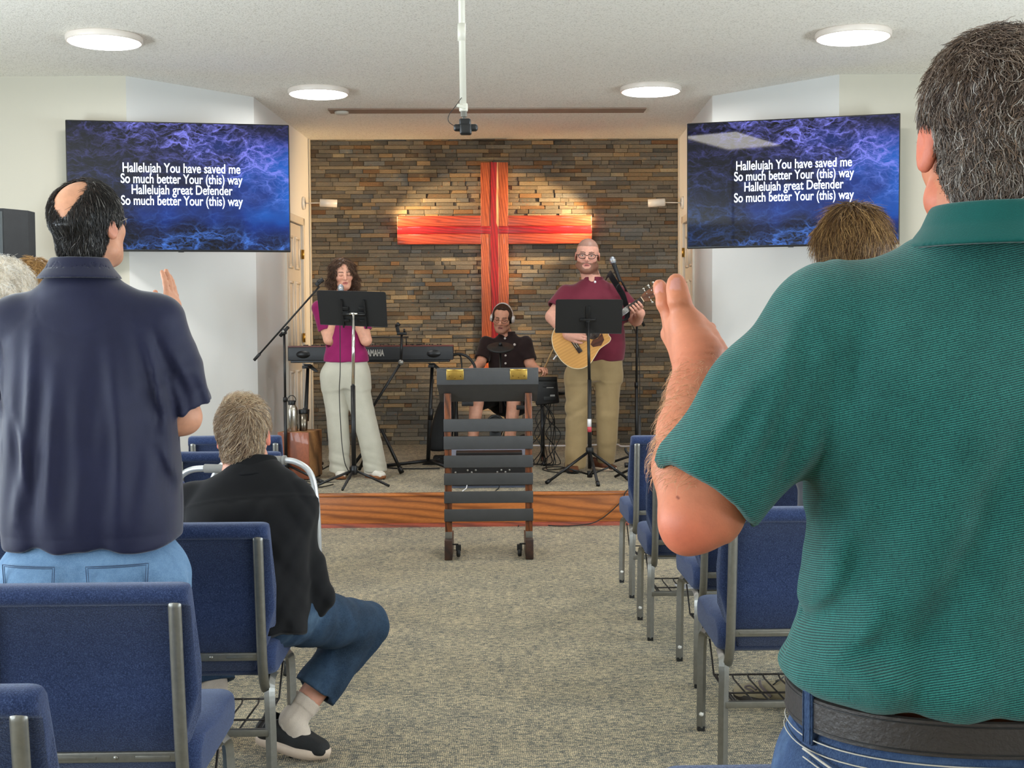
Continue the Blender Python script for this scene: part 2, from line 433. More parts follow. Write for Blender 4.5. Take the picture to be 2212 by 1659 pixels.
# ledger-stone wall: every stone modelled, one surface
def stone_wall():
    rnd = random.Random(5); b = MB()
    pal = [((112, 106, 95), 28), ((122, 114, 100), 26), ((100, 96, 88), 18), ((132, 120, 100), 14), ((146, 124, 94), 8), ((134, 104, 74), 5), ((158, 142, 114), 4), ((100, 86, 70), 6), ((114, 114, 110), 8), ((122, 92, 66), 2)]
    cols = [srgb(c) for c, w in pal]; ws = [w for c, w in pal]
    z = STAGE
    while z < CEIL:
        h = rnd.choice([.036, .041, .041, .046]); z1 = min(z + h, CEIL + .001); x = XL0 - rnd.uniform(.0, .25)
        while x < XR0:
            w = rnd.choice([.08, .12, .16, .20, .25, .30]) * rnd.uniform(.85, 1.15); x1 = x + w
            xa, xb = max(x, XL0), min(x1, XR0)
            if xb - xa > .004:
                d = rnd.uniform(.004, .024); c = rnd.choices(cols, ws)[0]; k = rnd.uniform(.8, 1.2); c = tuple(q * k for q in c); g = .0011
                y = BACK - d; e = .003
                j = [rnd.uniform(-.003, .003) for _ in range(4)]
                vs = [(xa + g, BACK + .03, z + g), (xb - g, BACK + .03, z + g), (xb - g, BACK + .03, z1 - g), (xa + g, BACK + .03, z1 - g),
                      (xa + g, y + e, z + g), (xb - g, y + e, z + g), (xb - g, y + e, z1 - g), (xa + g, y + e, z1 - g),
                      (xa + g + e, y + j[0], z + g + e), (xb - g - e, y + j[1], z + g + e), (xb - g - e, y + j[2], z1 - g - e), (xa + g + e, y + j[3], z1 - g - e)]
                fs = [(4, 5, 1, 0), (5, 6, 2, 1), (6, 7, 3, 2), (7, 4, 0, 3), (8, 9, 5, 4), (9, 10, 6, 5), (10, 11, 7, 6), (11, 8, 4, 7), (8, 11, 10, 9)]
                b.add(vs, fs, False, c)
            x = x1
        z = z1
    b.bb((XL0 - .1, BACK + .005, 0), (XR0 + .1, BACK + .2, CEIL), 0, srgb((50, 46, 42)))
    t = NT('ledger stone'); a = t.new('ShaderNodeAttribute', attribute_name='Col'); v = t.coord((1, 1, 1.6))
    n = t.noise(v, 26, 5, .7); n2 = t.noise(v, 9, 3, .6); n3 = t.noise(t.coord((1, 1, 3)), 60, 4, .7)
    c = t.mix(1.0, a.outputs['Color'], t.ramp(n3, [(.25, (.66, .66, .66)), (.7, (1.25, 1.25, 1.25))]), 'MULTIPLY')
    c = t.mix(t.ramp(n, [(.60, (0, 0, 0)), (.72, (.75, .75, .75))]), c, srgb((150, 92, 44)))
    c = t.mix(t.ramp(n2, [(.62, (0, 0, 0)), (.78, (.5, .5, .5))]), c, srgb((176, 154, 114)))
    t.l(c, t.b.inputs['Base Color']); t.b.inputs['Roughness'].default_value = .75; t.b.inputs['Specular IOR Level'].default_value = .3
    t.bump(t.math('ADD', n, n3), .5, .006)
    struct('wall_back', b, t.m)
stone_wall()
# light edging where the alcove walls meet the stone
for i, (x, s) in enumerate(((XL0, 1), (XR0, -1))):
    b = MB(); b.bb((min(x, x + s * .012), BACK - .09, STAGE), (max(x, x + s * .012), BACK - .03, CEIL - .001)); struct('trim_%d' % (4 + i), b, M_TRIM)
# flat brown strip on the alcove ceiling with a small round cover at its end
b = MB(); b.bb((-1.34, 11.24, CEIL - .012), (1.40, 11.46, CEIL + .001)); struct('trim_6', b, mat('strip brown', (150, 128, 112), .7))

# ------------------------------------------------------------------ round ceiling lamps
M_LAMP = mat('lamp diffuser', (255, 255, 255), .5, var=0, emit=(255, 252, 246), es=7)
M_RIM = mat('lamp rim', (224, 214, 204), .4, var=.02)
LL = ['round ceiling light at far left, nearer of the two on that side', 'round ceiling light at far right above the grey haired man', 'smaller looking round ceiling light over the singer at the stage edge', 'smaller looking round ceiling light over the guitarist at the stage edge']
for (x, y), lab in zip(LAMPS, LL):
    t = thing('ceiling_light', lab, 'ceiling light', (x, y, CEIL), 0, 'round ceiling lights')
    b = MB(); b.lathe([(.235, 0), (.24, -.008), (.24, -.036), (.236, -.042), (.226, -.042), (.226, -.03)][::-1], (0, 0, 0), 48); b.build('rim', M_RIM, t)
    b = MB(); b.lathe([(.226, -.034), (.22, -.046), (.15, -.052), (0, -.053)][::-1], (0, 0, 0), 48); b.build('diffuser', M_LAMP, t)
t = MB().lathe([(.06, 0), (.062, -.012), (.05, -.025), (0, -.027)][::-1], (0, 0, 0), 24).build('smoke_detector', M_TRIM)
t.location = (P(738, 240, 11.35).x, 11.35, CEIL - .011); tag(t, 'small round white detector at the left end of the brown ceiling strip', 'detector')

# ------------------------------------------------------------------ wall spots
M_WHITE = mat('white enamel', (226, 222, 214), .35, var=.02)
M_WARMGLASS = mat('spot glass', (255, 230, 180), .4, emit=(255, 214, 150), es=6)
for loc, sgn, tgt, lab in ((SPOT_L, 1, Vector((1.25, 13.12, 2.35)), 'white cylinder spotlight on the alcove wall above the left door'), (SPOT_R, -1, Vector((-1.0, 13.12, 2.30)), 'white cylinder spotlight on the alcove wall above the right door')):
    xw = (XL1 + (XL0 - XL1) * (loc.y - YP) / (BACK - YP)) if sgn > 0 else (XR1 + (XR0 - XR1) * (loc.y - YP) / (BACK - YP))
    t = thing('wall_spotlight', lab, 'spotlight', (xw, loc.y, loc.z), 0, 'wall spotlights'); o = Vector(t.location)
    R = Matrix.Rotation(sgn * pi / 2, 3, 'Y')
    b = MB(); b.lathe([(.062, -.002), (.064, .01), (.06, .024), (0, .026)], (0, 0, 0), 24, R); b.build('mount_plate', M_WHITE, t)
    d = (tgt - loc); d.z *= .35; d.normalize(); c = loc - o
    Rd = d.to_track_quat('Z', 'Y').to_matrix()
    b = MB(); b.tube([(sgn * .02, 0, 0), c - d * .07], .006, 8); b.build('arm', M_WHITE, t)
    b = MB(); b.lathe([(0, -.09), (.034, -.088), (.038, -.08), (.038, .08), (.034, .08), (.034, .062)], c, 24, Rd); sh = b.build('shade', M_WHITE, t)
    b = MB(); b.lathe([(.034, .06), (0, .061)], c, 20, Rd); b.build('lens', M_WARMGLASS, sh)

t = thing('floor_spotlight', 'small black lamp on the stage floor behind the drummer, aimed at the cross', 'spotlight', (UPL.x, UPL.y, STAGE))
M_CAN = mat('lamp black', (18, 18, 18), .5)
b = MB(); b.lathe([(.05, 0), (.05, .012), (.012, .016), (.012, .05)], (0, 0, 0), 20); b.build('base', M_CAN, t)
R_ = (Vector((-.02, 13.1, 1.25)) - UPL).to_track_quat('Z', 'Y').to_matrix(); c_ = Vector((0, 0, UPL.z - STAGE))
b = MB(); b.lathe([(0, -.075), (.036, -.07), (.042, -.05), (.042, -.012), (.038, -.012), (.036, -.03), (0, -.032)], c_, 20, R_); b.build('shade', M_CAN, t)

# ------------------------------------------------------------------ cross
def cross():
    t = thing('wooden_cross', 'large wooden cross with red inlay mounted on the stone wall', 'cross', (.1, BACK - .03, 0))
    def W(px, py): q = P(px, py, 13.05); return q.x - .1, q.z
    x0, zt = W(1038, 351); x1, _ = W(1097, 351); zb = STAGE + .42
    ha, hz1 = W(858, 467); hb, hz0 = W(1278, 526)
    y1, y0 = -.012, -.085
    Mv = wood('cedar upright', (122, 50, 24), (182, 94, 54), 5.0, (5, 1, .5), .38, .2, 3.0)
    Mh = wood('cedar arm', (118, 40, 22), (176, 72, 46), 4.2, (.45, 1, 5), .38, .2, 3.4)
    Mr = wood('red inlay upright', (104, 8, 12), (164, 18, 22), 4, (5, 1, .5), .35, .25, 2.5)
    Mrh = wood('red inlay arm', (100, 6, 12), (156, 14, 22), 4, (.5, 1, 5), .35, .25, 3)
    M_SAP = wood('pale sapwood', (206, 140, 92), (236, 190, 140), 4, (5, 1, .5), .4, .1)
    w = x1 - x0; xi0, xi1 = x0 + w * .36, x0 + w * .64; mz = (hz0 + hz1) / 2; hh = (hz1 - hz0); ri0, ri1 = mz - hh * .14, mz + hh * .13
    for a, c in ((x0, xi0), (xi1, x1)):
        b = MB(); b.bb((a, y0, zb), (c, y1, zt), .004); b.build('upright_board', Mv, t)
    # wavy red strip down the middle, pale edge beside it
    n = 40; L = []; Rr = []
    for i in range(n + 1):
        z = zb + (zt - zb) * i / n; q = (z - mz) / (zt - mz)
        L.append((xi0 + .004 * sin(z * 5), z)); Rr.append((xi1 - (.012 + .010 * sin(z * 3.1)) * (1 if q > .1 else .15), z))
    b = MB(); b.prism(L + Rr[::-1], 1, y0 - .003, y1); b.build('red_inlay', Mr, t)
    b = MB(); b.prism(Rr + [(xi1 + .001, z) for _, z in Rr[::-1]], 1, y0 - .001, y1); b.build('sapwood_strip', M_SAP, t)
    for a, c in ((ha, x0), (x1, hb)):
        for z0, z1 in ((hz0, ri0), (ri1, hz1)):
            b = MB(); b.bb((a, y0 - .002, z0), (c, y1 - .002, z1), .004); b.build('arm_board', Mh, t)
        b = MB(); b.bb((a, y0 - .004, ri0), (c, y1, ri1), .003); b.build('red_inlay', Mrh, t)
    for a, c in ((x0, xi0), (xi1, x1)):
        b = MB(); b.bb((a, y0 - .004, ri0), (c, y0, ri1), .001); b.build('red_inlay', Mrh, t)
    b = MB(); b.bb((x0 + .04, -.02, zb - .02), (x1 - .04, .02, zt - .05)); b.build('mounting_board', M_MAHOG, t)
cross()

# ------------------------------------------------------------------ televisions
def screen_mat():
    t = NT('ocean screen'); v = t.coord()
    sep = t.new('ShaderNodeSeparateXYZ'); t.l(v, sep.inputs[0])
    x, z = sep.outputs[0], sep.outputs[2]
    warp = t.mix(.22, v, t.noise(v, 3.2, 4, .6, out=1), 'ADD')
    rot = t.new('ShaderNodeMapping'); rot.inputs['Rotation'].default_value = (0, radians(28), 0); rot.inputs['Scale'].default_value = (1.0, 1, 2.1); t.l(warp, rot.inputs[0])
    n1 = t.noise(rot.outputs[0], 3.6, 8, .68, .5); n2 = t.noise(rot.outputs[0], 11, 8, .72, .8); blot = t.noise(v, 1.7, 3, .5)
    def fil(vec, sc, wdt):
        x_ = t.new('ShaderNodeTexVoronoi', feature='DISTANCE_TO_EDGE', i_Scale=sc, i_Randomness=1.0); t.l(vec, x_.inputs['Vector'])
        return t.math('MAXIMUM', t.math('SUBTRACT', 1.0, t.math('MULTIPLY', x_.outputs['Distance'], wdt)), 0.0)
    w2 = t.mix(.10, rot.outputs[0], t.noise(rot.outputs[0], 9, 5, .7, out=1), 'ADD')
    f1 = t.math('POWER', fil(w2, 5.0, 12.0), 1.3); f2 = t.math('POWER', fil(w2, 16, 8.0), 1.2)
    gate = t.ramp(n1, [(.40, (0, 0, 0)), (.56, (1, 1, 1))]); spk = t.ramp(n2, [(.44, (0, 0, 0)), (.62, (1, 1, 1))])
    foam = t.math('ADD', t.math('MULTIPLY', t.math('ADD', f1, t.math('MULTIPLY', f2, .55)), t.math('ADD', t.math('MULTIPLY', gate, .85), .12)), t.math('MULTIPLY', t.math('MULTIPLY', spk, gate), .55))
    # foam lies thick in a band running down from the top middle to the right edge
    band = t.math('SUBTRACT', 1.0, t.math('MULTIPLY', t.math('ABSOLUTE', t.math('ADD', t.math('SUBTRACT', z, .27), t.math('MULTIPLY', t.math('SUBTRACT', x, .30), .42))), 3.6))
    band = t.math('MAXIMUM', band, 0.0)
    low = t.math('SUBTRACT', 1.0, t.math('MULTIPLY', t.math('ABSOLUTE', t.math('ADD', t.math('ADD', z, .36), t.math('MULTIPLY', t.math('ABSOLUTE', t.math('SUBTRACT', x, .25)), .25))), 9.0))
    low = t.math('MAXIMUM', low, 0.0)
    dens = t.math('ADD', t.math('ADD', t.math('MULTIPLY', band, 1.15), .13), t.math('MULTIPLY', low, .7))
    f = t.math('MULTIPLY', foam, dens)
    # water colour: near black at upper left and lower middle, bright blue at right
    br = t.math('ADD', t.math('ADD', t.math('MULTIPLY', x, .42), t.math('MULTIPLY', z, -.05)), t.math('ADD', t.math('MULTIPLY', t.math('SUBTRACT', blot, .5), 1.6), .36))
    edge = t.math('MULTIPLY', t.math('MAXIMUM', t.math('SUBTRACT', z, .30), 0.0), 2.0)
    low_d = t.math('MULTIPLY', t.math('MAXIMUM', t.math('SUBTRACT', -.22, z) if False else t.math('SUBTRACT', t.math('MULTIPLY', z, -1.0), .2), 0.0), 1.6)
    br = t.math('SUBTRACT', t.math('SUBTRACT', br, edge), low_d)
    water = t.ramp(br, [(.10, srgb((2, 2, 10))), (.34, srgb((5, 10, 48))), (.58, srgb((6, 44, 124))), (.9, srgb((8, 92, 190)))])
    foamc = t.mix(t.ramp(t.math('ADD', z, .5), [(.3, (0, 0, 0)), (.75, (1, 1, 1))]), srgb((70, 120, 214)), srgb((122, 124, 226)))
    c = t.mix(t.math('MINIMUM', f, 1.0), water, foamc)
    t.b.inputs['Base Color'].default_value = (.004, .004, .006, 1); t.b.inputs['Roughness'].default_value = .03; t.b.inputs['Specular IOR Level'].default_value = .4
    t.l(c, t.b.inputs['Emission Color']); t.b.inputs['Emission Strength'].default_value = .95
    return t.m
M_SCREEN = screen_mat()
M_BEZEL = mat('black plastic', (16, 16, 18), .4, var=.05)
M_LYRIC = mat('lit lettering', (230, 238, 255), .5, var=0, emit=(226, 236, 255), es=1.0)
LYR = ['Hallelujah You have saved me', 'So much better Your (this) way', 'Hallelujah great Defender', 'So much better Your (this) way']
def tv(name, A, B_, zt_px, label, tilt=0):
    """A, B_: lower left and lower right corners on the wall side"""
    c = (A + B_) / 2; dx = (B_ - A); W = Vector((dx.x, dx.y)).length; H = .952
    t = thing('television', label, 'television', (c.x, c.y, c.z + H / 2), math.atan2(dx.y, dx.x), 'wall televisions')
    b = MB(); b.bb((-W / 2, -.006, -H / 2), (W / 2, .035, H / 2), .006); b.build('cabinet', M_BEZEL, t)
    b = MB(); b.bb((-W / 2 + .008, -.0075, -H / 2 + .014), (W / 2 - .008, -.0062, H / 2 - .008)); scr = b.build('screen', M_SCREEN, t)
    for z, s in zip((.105, .025, -.055, -.135), LYR):
        text_mesh('lyric_line', s, .098, M_LYRIC, scr, (.015, -.0082, z + .03), Matrix.Rotation(pi / 2, 3, 'X'), -.0 + .0003, .0009, width={0: .845, 1: .875, 2: .725, 3: .875}[LYR.index(s)])
    b = MB(); b.bb((-.02, -.010, -H / 2 - .006), (.02, .0, -H / 2 + .002)); b.build('logo_tab', M_BEZEL, t)
    q = MB(); q.bb((-.2, .035, -.2), (.2, .06, .2)); m2 = q.build('mount', M_BEZEL, t)
    d = Matrix.Rotation(-t.rotation_euler.z, 3, 'Z')
    yw = 10.05 if c.x < 0 else 10.05
    tgt = d @ (Vector((-2.42 if c.x < 0 else 2.42, yw + .02, c.z + H / 2)) - Vector(t.location))
    q = MB(); q.tube([(0, .05, .05), tgt + Vector((0, 0, .05))], .02, 8); q.tube([(0, .05, -.05), tgt + Vector((0, 0, -.05))], .02, 8); q.build('wall_arm', M_BEZEL, t)
    return t
tv('television', P(147, 541, 9.57), P(628, 546, 9.85), 0, 'wall television with song words beside the navy shirted man')
tv('television', P(1484, 536, 9.93), P(1943, 529, 9.47), 0, 'wall television with song words behind the blond haired person')
# ceiling troffer behind the photographer; the right-hand screen mirrors it
M_TROF = mat('troffer diffuser', (250, 250, 248), .5, var=0, emit=(255, 250, 240), es=8)
for i, (x, y) in enumerate(TROFFERS):
    t = thing('ceiling_panel_light', 'rectangular ceiling light panel over the seating, mirrored in a television' if i == 0 else 'rectangular ceiling light panel over the seating', 'ceiling light', (x, y, CEIL))
    b = MB()
    for x0, x1, y0, y1 in ((-.32, .32, -.62, -.60), (-.32, .32, .60, .62), (-.32, -.30, -.60, .60), (.30, .32, -.60, .60)): b.bb((x0, y0, -.03), (x1, y1, .001))
    b.build('frame', M_TRIM, t); b = MB(); b.bb((-.30, -.60, -.018), (.30, .60, -.012)); b.build('diffuser', M_TROF, t)
# ------------------------------------------------------------------ chairs
def fabric(name, c, c2, scale=330, bump=.5):
    t = NT(name); v = t.coord()
    n = t.noise(v, scale, 2, .7); n2 = t.noise(v, 40, 3, .6)
    c_ = t.ramp(n, [(.32, tuple(x * .62 for x in srgb(c))), (.5, srgb(c)), (.68, srgb(c2))])
    c_ = t.mix(t.ramp(n2, [(.3, (0, 0, 0)), (.75, (.22, .22, .22))]), c_, srgb(c2))
    t.l(c_, t.b.inputs['Base Color']); t.b.inputs['Roughness'].default_value = .95; t.b.inputs['Specular IOR Level'].default_value = .1
    t.b.inputs['Sheen Weight'].default_value = .35; t.b.inputs['Sheen Roughness'].default_value = .45; t.b.inputs['Sheen Tint'].default_value = (.62, .68, .85, 1)
    t.bump(n, bump, .003); MATS[name] = t.m; return t.m
M_BLUE = fabric('blue chair fabric', (40, 52, 86), (66, 80, 116))
M_SILVER = mat('silver vein metal', (132, 130, 124), .38, .75, var=.05, vs=60, bump=.15, bs=500, bd=.0006)
M_RUBBER = mat('black rubber', (16, 16, 16), .6)
M_WIRE = mat('dark wire', (52, 48, 46), .45, .6)
M_GLIDE = mat('pearl button', (232, 230, 224), .25, var=.01)

def profile_loft(mb, secs, smooth=True):
    """secs: list of closed loops (equal length); skins them and caps the ends"""
    n = len(secs[0]); vs = [p for s in secs for p in s]
    fs = [[i * n + k, i * n + (k + 1) % n, (i + 1) * n + (k + 1) % n, (i + 1) * n + k] for i in range(len(secs) - 1) for k in range(n)]
    fs += [list(range(n))[::-1], [(len(secs) - 1) * n + k for k in range(n)]]
    mb.add(vs, fs, smooth)

def cushion(mb, hx, prof, round_=.03, n=7):
    """side profile (y,z) swept across x with pillowy ends"""
    cy = sum(p[0] for p in prof) / len(prof); cz = sum(p[1] for p in prof) / len(prof); secs = []
    xs = []
    for i in range(n + 1):
        a = pi / 2 * i / n; xs.append((-hx + round_ * (1 - sin(a)), cos(a)))
    xs = xs[::-1] if False else xs
    seq = [(-hx + round_ * (1 - cos(pi / 2 * i / n)), 1 - sin(pi / 2 * i / n)) for i in range(n + 1)]
    seq += [(0, 0)] + [(-x, k) for x, k in seq[::-1]]
    for x, k in seq:
        loop = []
        for y, z in prof:
            dy, dz = y - cy, z - cz; L = math.hypot(dy, dz) or 1; s = max(.0, 1 - round_ * .8 * k / max(L, 1e-4))
            loop.append((x, cy + dy * s, cz + dz * s))
        secs.append(loop)
    profile_loft(mb, secs)

def arc(cx, cy, r, a0, a1, n=6):
    return [(cx + r * cos(a0 + (a1 - a0) * i / n), cy + r * sin(a0 + (a1 - a0) * i / n)) for i in range(n + 1)]

def make_chair():
    t = thing('stacking_chair', '', 'chair')
    # backrest: flat rear face, fat roll along the top that hangs over the rear, thick front pad
    bz = lambda z: -.235 - (z - .40) * .12                           # rear plane leans back
    prof = [(bz(.41), .41), (bz(.60), .60), (bz(.818), .818)]
    prof += [(bz(.822) - .014, .820), (bz(.83) - .024, .828), (bz(.84) - .026, .842), (bz(.855) - .018, .857), (bz(.866), .864), (bz(.866) + .03, .866), (bz(.85) + .055, .85)]
    prof += [(bz(.78) + .072, .78), (bz(.66) + .082, .66), (bz(.54) + .082, .54), (bz(.45) + .07, .45), (bz(.41) + .04, .415)]
    # outline narrows toward the bottom
    mb = MB(); n = len(prof); secs = []
    seq = [(1 - .055 * (1 - sin(pi / 2 * i / 5)), 1 - sin(pi / 2 * i / 5)) for i in range(6)]
    cy0 = sum(p[0] for p in prof) / n
    full = [(-a, k) for a, k in seq][::-1] if False else [(-(1.0 - .10 * (1 - cos(pi / 2 * i / 5))), 1 - sin(pi / 2 * i / 5)) for i in range(6)]
    full = full + [(-.45, 0), (0, 0), (.45, 0)] + [(-a, k) for a, k in full[::-1]]
    for a, k in full:
        loop = []
        for y, z in prof:
            hw = .245 + .012 * math.exp(-((z - .62) / .14) ** 2) - (.05 * max(0, (.56 - z) / .16) ** 1.3 if z < .56 else 0)
            cyz = bz(z) + .03
            loop.append((a * hw, cyz + (y - cyz) * (1 - .55 * k), z - (z - .66) * .045 * k))
        secs.append(loop)
    profile_loft(mb, secs)
    mb.build('backrest', M_BLUE, t)
    # seat with waterfall front
    sp = arc(-.19, .43, .045, pi * 1.5, pi * .75, 5) + [(-.18, .487), (0, .490), (.14, .488)] + arc(.19, .438, .05, pi * .42, -pi * .35, 6) + [(.12, .385), (-.1, .382)]
    mb = MB(); cushion(mb, .25, [(y, z) for y, z in sp], .045); mb.build('seat', M_BLUE, t)
    # two broad flat bars up the back
    for s in (-1, 1):
        pts = [(s * .2175, bz(.82) - .010, .826), (s * .2175, bz(.81) - .016, .816), (s * .2175, bz(.6) - .018, .60), (s * .2175, bz(.45) - .016, .45), (s * .2175, bz(.38) - .004, .385), (s * .2175, -.205, .345), (s * .2175, -.17, .335)]
        q = MB(); q.tube(smooth_pts(pts, 4), .0155, 12, flat=(.65, 1)); q.build('back_bar', M_SILVER, t)
    q = MB(); q.bb((-.205, bz(.455) - .012, .444), (.205, bz(.455) + .01, .468), .003); q.bb((-.19, bz(.455) - .0145, .452), (.02, bz(.455) - .01, .460), .001); q.bb((.11, bz(.455) - .0145, .452), (.19, bz(.455) - .01, .460), .001)
    rail = q.build('back_rail', M_SILVER, t)
    q = MB(); q.lathe([(0, .003), (.005, .002), (.006, 0)], (.065, bz(.455) - .012, .456), 10, Matrix.Rotation(pi / 2, 3, 'X')); q.build('screw', M_SILVER, rail)
    # legs: square tube, rear pair curves under the seat
    for s in (-1, 1):
        q = MB(); q.tube(smooth_pts([(s * .225, -.12, .372), (s * .228, -.19, .360), (s * .231, -.213, .31), (s * .234, -.217, .2), (s * .236, -.22, .012)], 5), .0165, 4, flat=(1, 1), smooth=False)
        leg = q.build('leg', M_SILVER, t)
        q = MB(); q.bb((s * .236 - .0125, -.2325, 0), (s * .236 + .0125, -.2075, .016)); q.build('foot_cap', M_RUBBER, leg)
        q = MB(); q.tube(smooth_pts([(s * .225, .10, .372), (s * .23, .168, .362), (s * .234, .188, .32), (s * .236, .192, .2), (s * .238, .195, .012)], 5), .0165, 4, smooth=False)
        leg = q.build('leg', M_SILVER, t)
        q = MB(); q.bb((s * .238 - .0125, .1825, 0), (s * .238 + .0125, .2075, .016)); q.build('foot_cap', M_RUBBER, leg)
        q = MB(); q.lathe([(0, .006), (.006, .005), (.009, 0)], (s * .238 + .0 * s, .182, .062), 12, Matrix.Rotation(pi / 2, 3, 'X')); q.build('glide_button', M_GLIDE, leg)
    q = MB(); q.bb((-.228, -.228, .205), (.228, -.208, .226), .002); q.build('stretcher', M_SILVER, t)
    q = MB(); q.bb((-.222, -.12, .365), (.222, .1, .384)); q.build('seat_pan', M_SILVER, t)
    q = MB()
    for i in range(8):
        x = -.19 + i * .38 / 7; q.tube([(x, -.216, .222), (x, .12, .205), (x, .15, .212)], .0032, 5)
    for y, z in ((-.1, .2185), (.15, .212)): q.tube([(-.2, y, z), (.2, y, z)], .0035, 5)
    for s in (-1, 1): q.tube([(s * .2, -.21, .222), (s * .2, .15, .212), (s * .215, .15, .34)], .0035, 5)
    q.build('book_rack', M_WIRE, t)
    return t

CHAIRS = []
def chair_at(xl, yback, rz, lab, group=None, first=[None]):
    """xl: x of the left edge, yback: distance of the top rear face; the chair faces the stage"""
    o = first[0]
    if o is None: o = first[0] = make_chair()
    else: o = copy_tree(first[0])
    o.location = (xl + .24, yback + .29, 0); o.rotation_euler = (0, 0, rz)
    o['label'] = lab; o['category'] = 'chair'; o['group'] = group or 'blue stacking chairs'
    CHAIRS.append(o); return o
# left block, near to far
chair_at(-1.215, 2.09, 0, 'blue chair in the bottom left corner, only its top and one bar showing')
chair_at(-1.165, 2.93, 0, 'large blue chair in front of the camera behind the navy shirted man')
chair_at(-1.135, 3.83, 0, 'blue chair the man in the black shirt sits on')
chair_at(-1.68, 3.83, 0, 'blue chair showing between the frame edge and the navy shirted man')
chair_at(-1.64, 4.90, .02, 'blue chair mostly hidden by the navy shirted man, beside the walker row')
chair_at(-1.435, 6.02, -.03, 'blue chair back behind the seated man and beside the walker handle')
chair_at(-1.585, 6.90, .02, 'blue chair back just left of the seated head, near the stage')
chair_at(-2.13, 6.86, .04, 'blue chair in the row near the stage, edge showing under the navy elbow')
# right block
chair_at(.755, 4.06, 0, 'blue chair with its back next to the teal polo, nearest on the right')
chair_at(.825, 5.02, .02, 'blue chair under the bent elbow, its seat just left of the nearest right chair')
chair_at(.742, 5.79, -.01, 'blue chair below the raised arm, third from the stage edge')
chair_at(.755, 6.72, .02, 'blue chair closest to the stage on the right of the aisle')
chair_at(.235, 1.655, 0, 'blue chair at the bottom edge of the picture in front of the teal polo man')

# printed cards lying on the racks
M_PAPER = mat('paper', (226, 224, 226), .7, var=.02)
M_INK = mat('grey print', (120, 118, 122), .7)
def card(ch, dx, dy, lab):
    p = ch.location
    t = thing('paper_card', lab, 'card', (p.x + dx, p.y + dy, .2235), .08, 'cards on the chair racks')
    b = MB(); b.bb((-.07, -.05, 0), (.07, .05, .0012)); s = b.build('sheet', M_PAPER, t)
    b = MB()
    for i in range(5): b.bb((-.055, -.035 + i * .014, .0012), (.03 + .02 * (i % 2), -.031 + i * .014, .0016))
    b.build('print', M_INK, s)
card(CHAIRS[2], .02, -.06, 'white printed card on the rack under the seated man')
card(CHAIRS[10], -.03, -.10, 'white card on the rack of the third chair right of the aisle')

# ------------------------------------------------------------------ walker
M_ALU = mat('brushed aluminium', (206, 208, 210), .32, .55, var=.03)
M_GRIP = mat('grey foam grip', (138, 136, 132), .75)
def walker():
    t = thing('walker', 'aluminium walking frame with grey grips beside the seated man', 'walker', (-.955, 5.62, 0), -.25)
    H = .855; r = .0135
    for k, yy in enumerate((.13, -.24)):
        pts = [(.19, yy, .05), (.185, yy, .5), (.175, yy, H - .16), (.15, yy, H - .055), (.085, yy, H - .008), (.0, yy, H), (-.14, yy, H), (-.24, yy, H - .01), (-.30, yy, H - .06), (-.33, yy, H - .16), (-.35, yy, .4), (-.36, yy, .05)]
        q = MB(); q.tube(smooth_pts(pts, 5), r, 12); fr = q.build('side_frame', M_ALU, t)
        q = MB(); q.tube([(-.17, yy, H), (.03, yy, H)], .0185, 14); q.tube([(.022, yy, H), (.035, yy, H)], .0215, 14); q.build('grip', M_GRIP, fr)
        q = MB(); q.tube([(-.335, yy, H - .2), (.178, yy, H - .125)], .011, 10); q.build('side_brace', M_ALU, fr)
        q = MB(); q.tube([(-.35, yy, .35), (.186, yy, .33)], .011, 10); q.build('side_brace', M_ALU, fr)
        for x in (.19, -.36):
            q = MB(); q.lathe([(.02, 0), (.021, .01), (.017, .03), (.0165, .06)], (x, yy, 0), 14); q.build('foot_tip', M_RUBBER, fr)
    for z in (.28, .66):
        q = MB(); q.tube([(.184 - (z - .3) * .02, .13, z), (.184 - (z - .3) * .02, -.24, z)], .0125, 10); q.build('cross_tube', M_ALU, t)
walker()

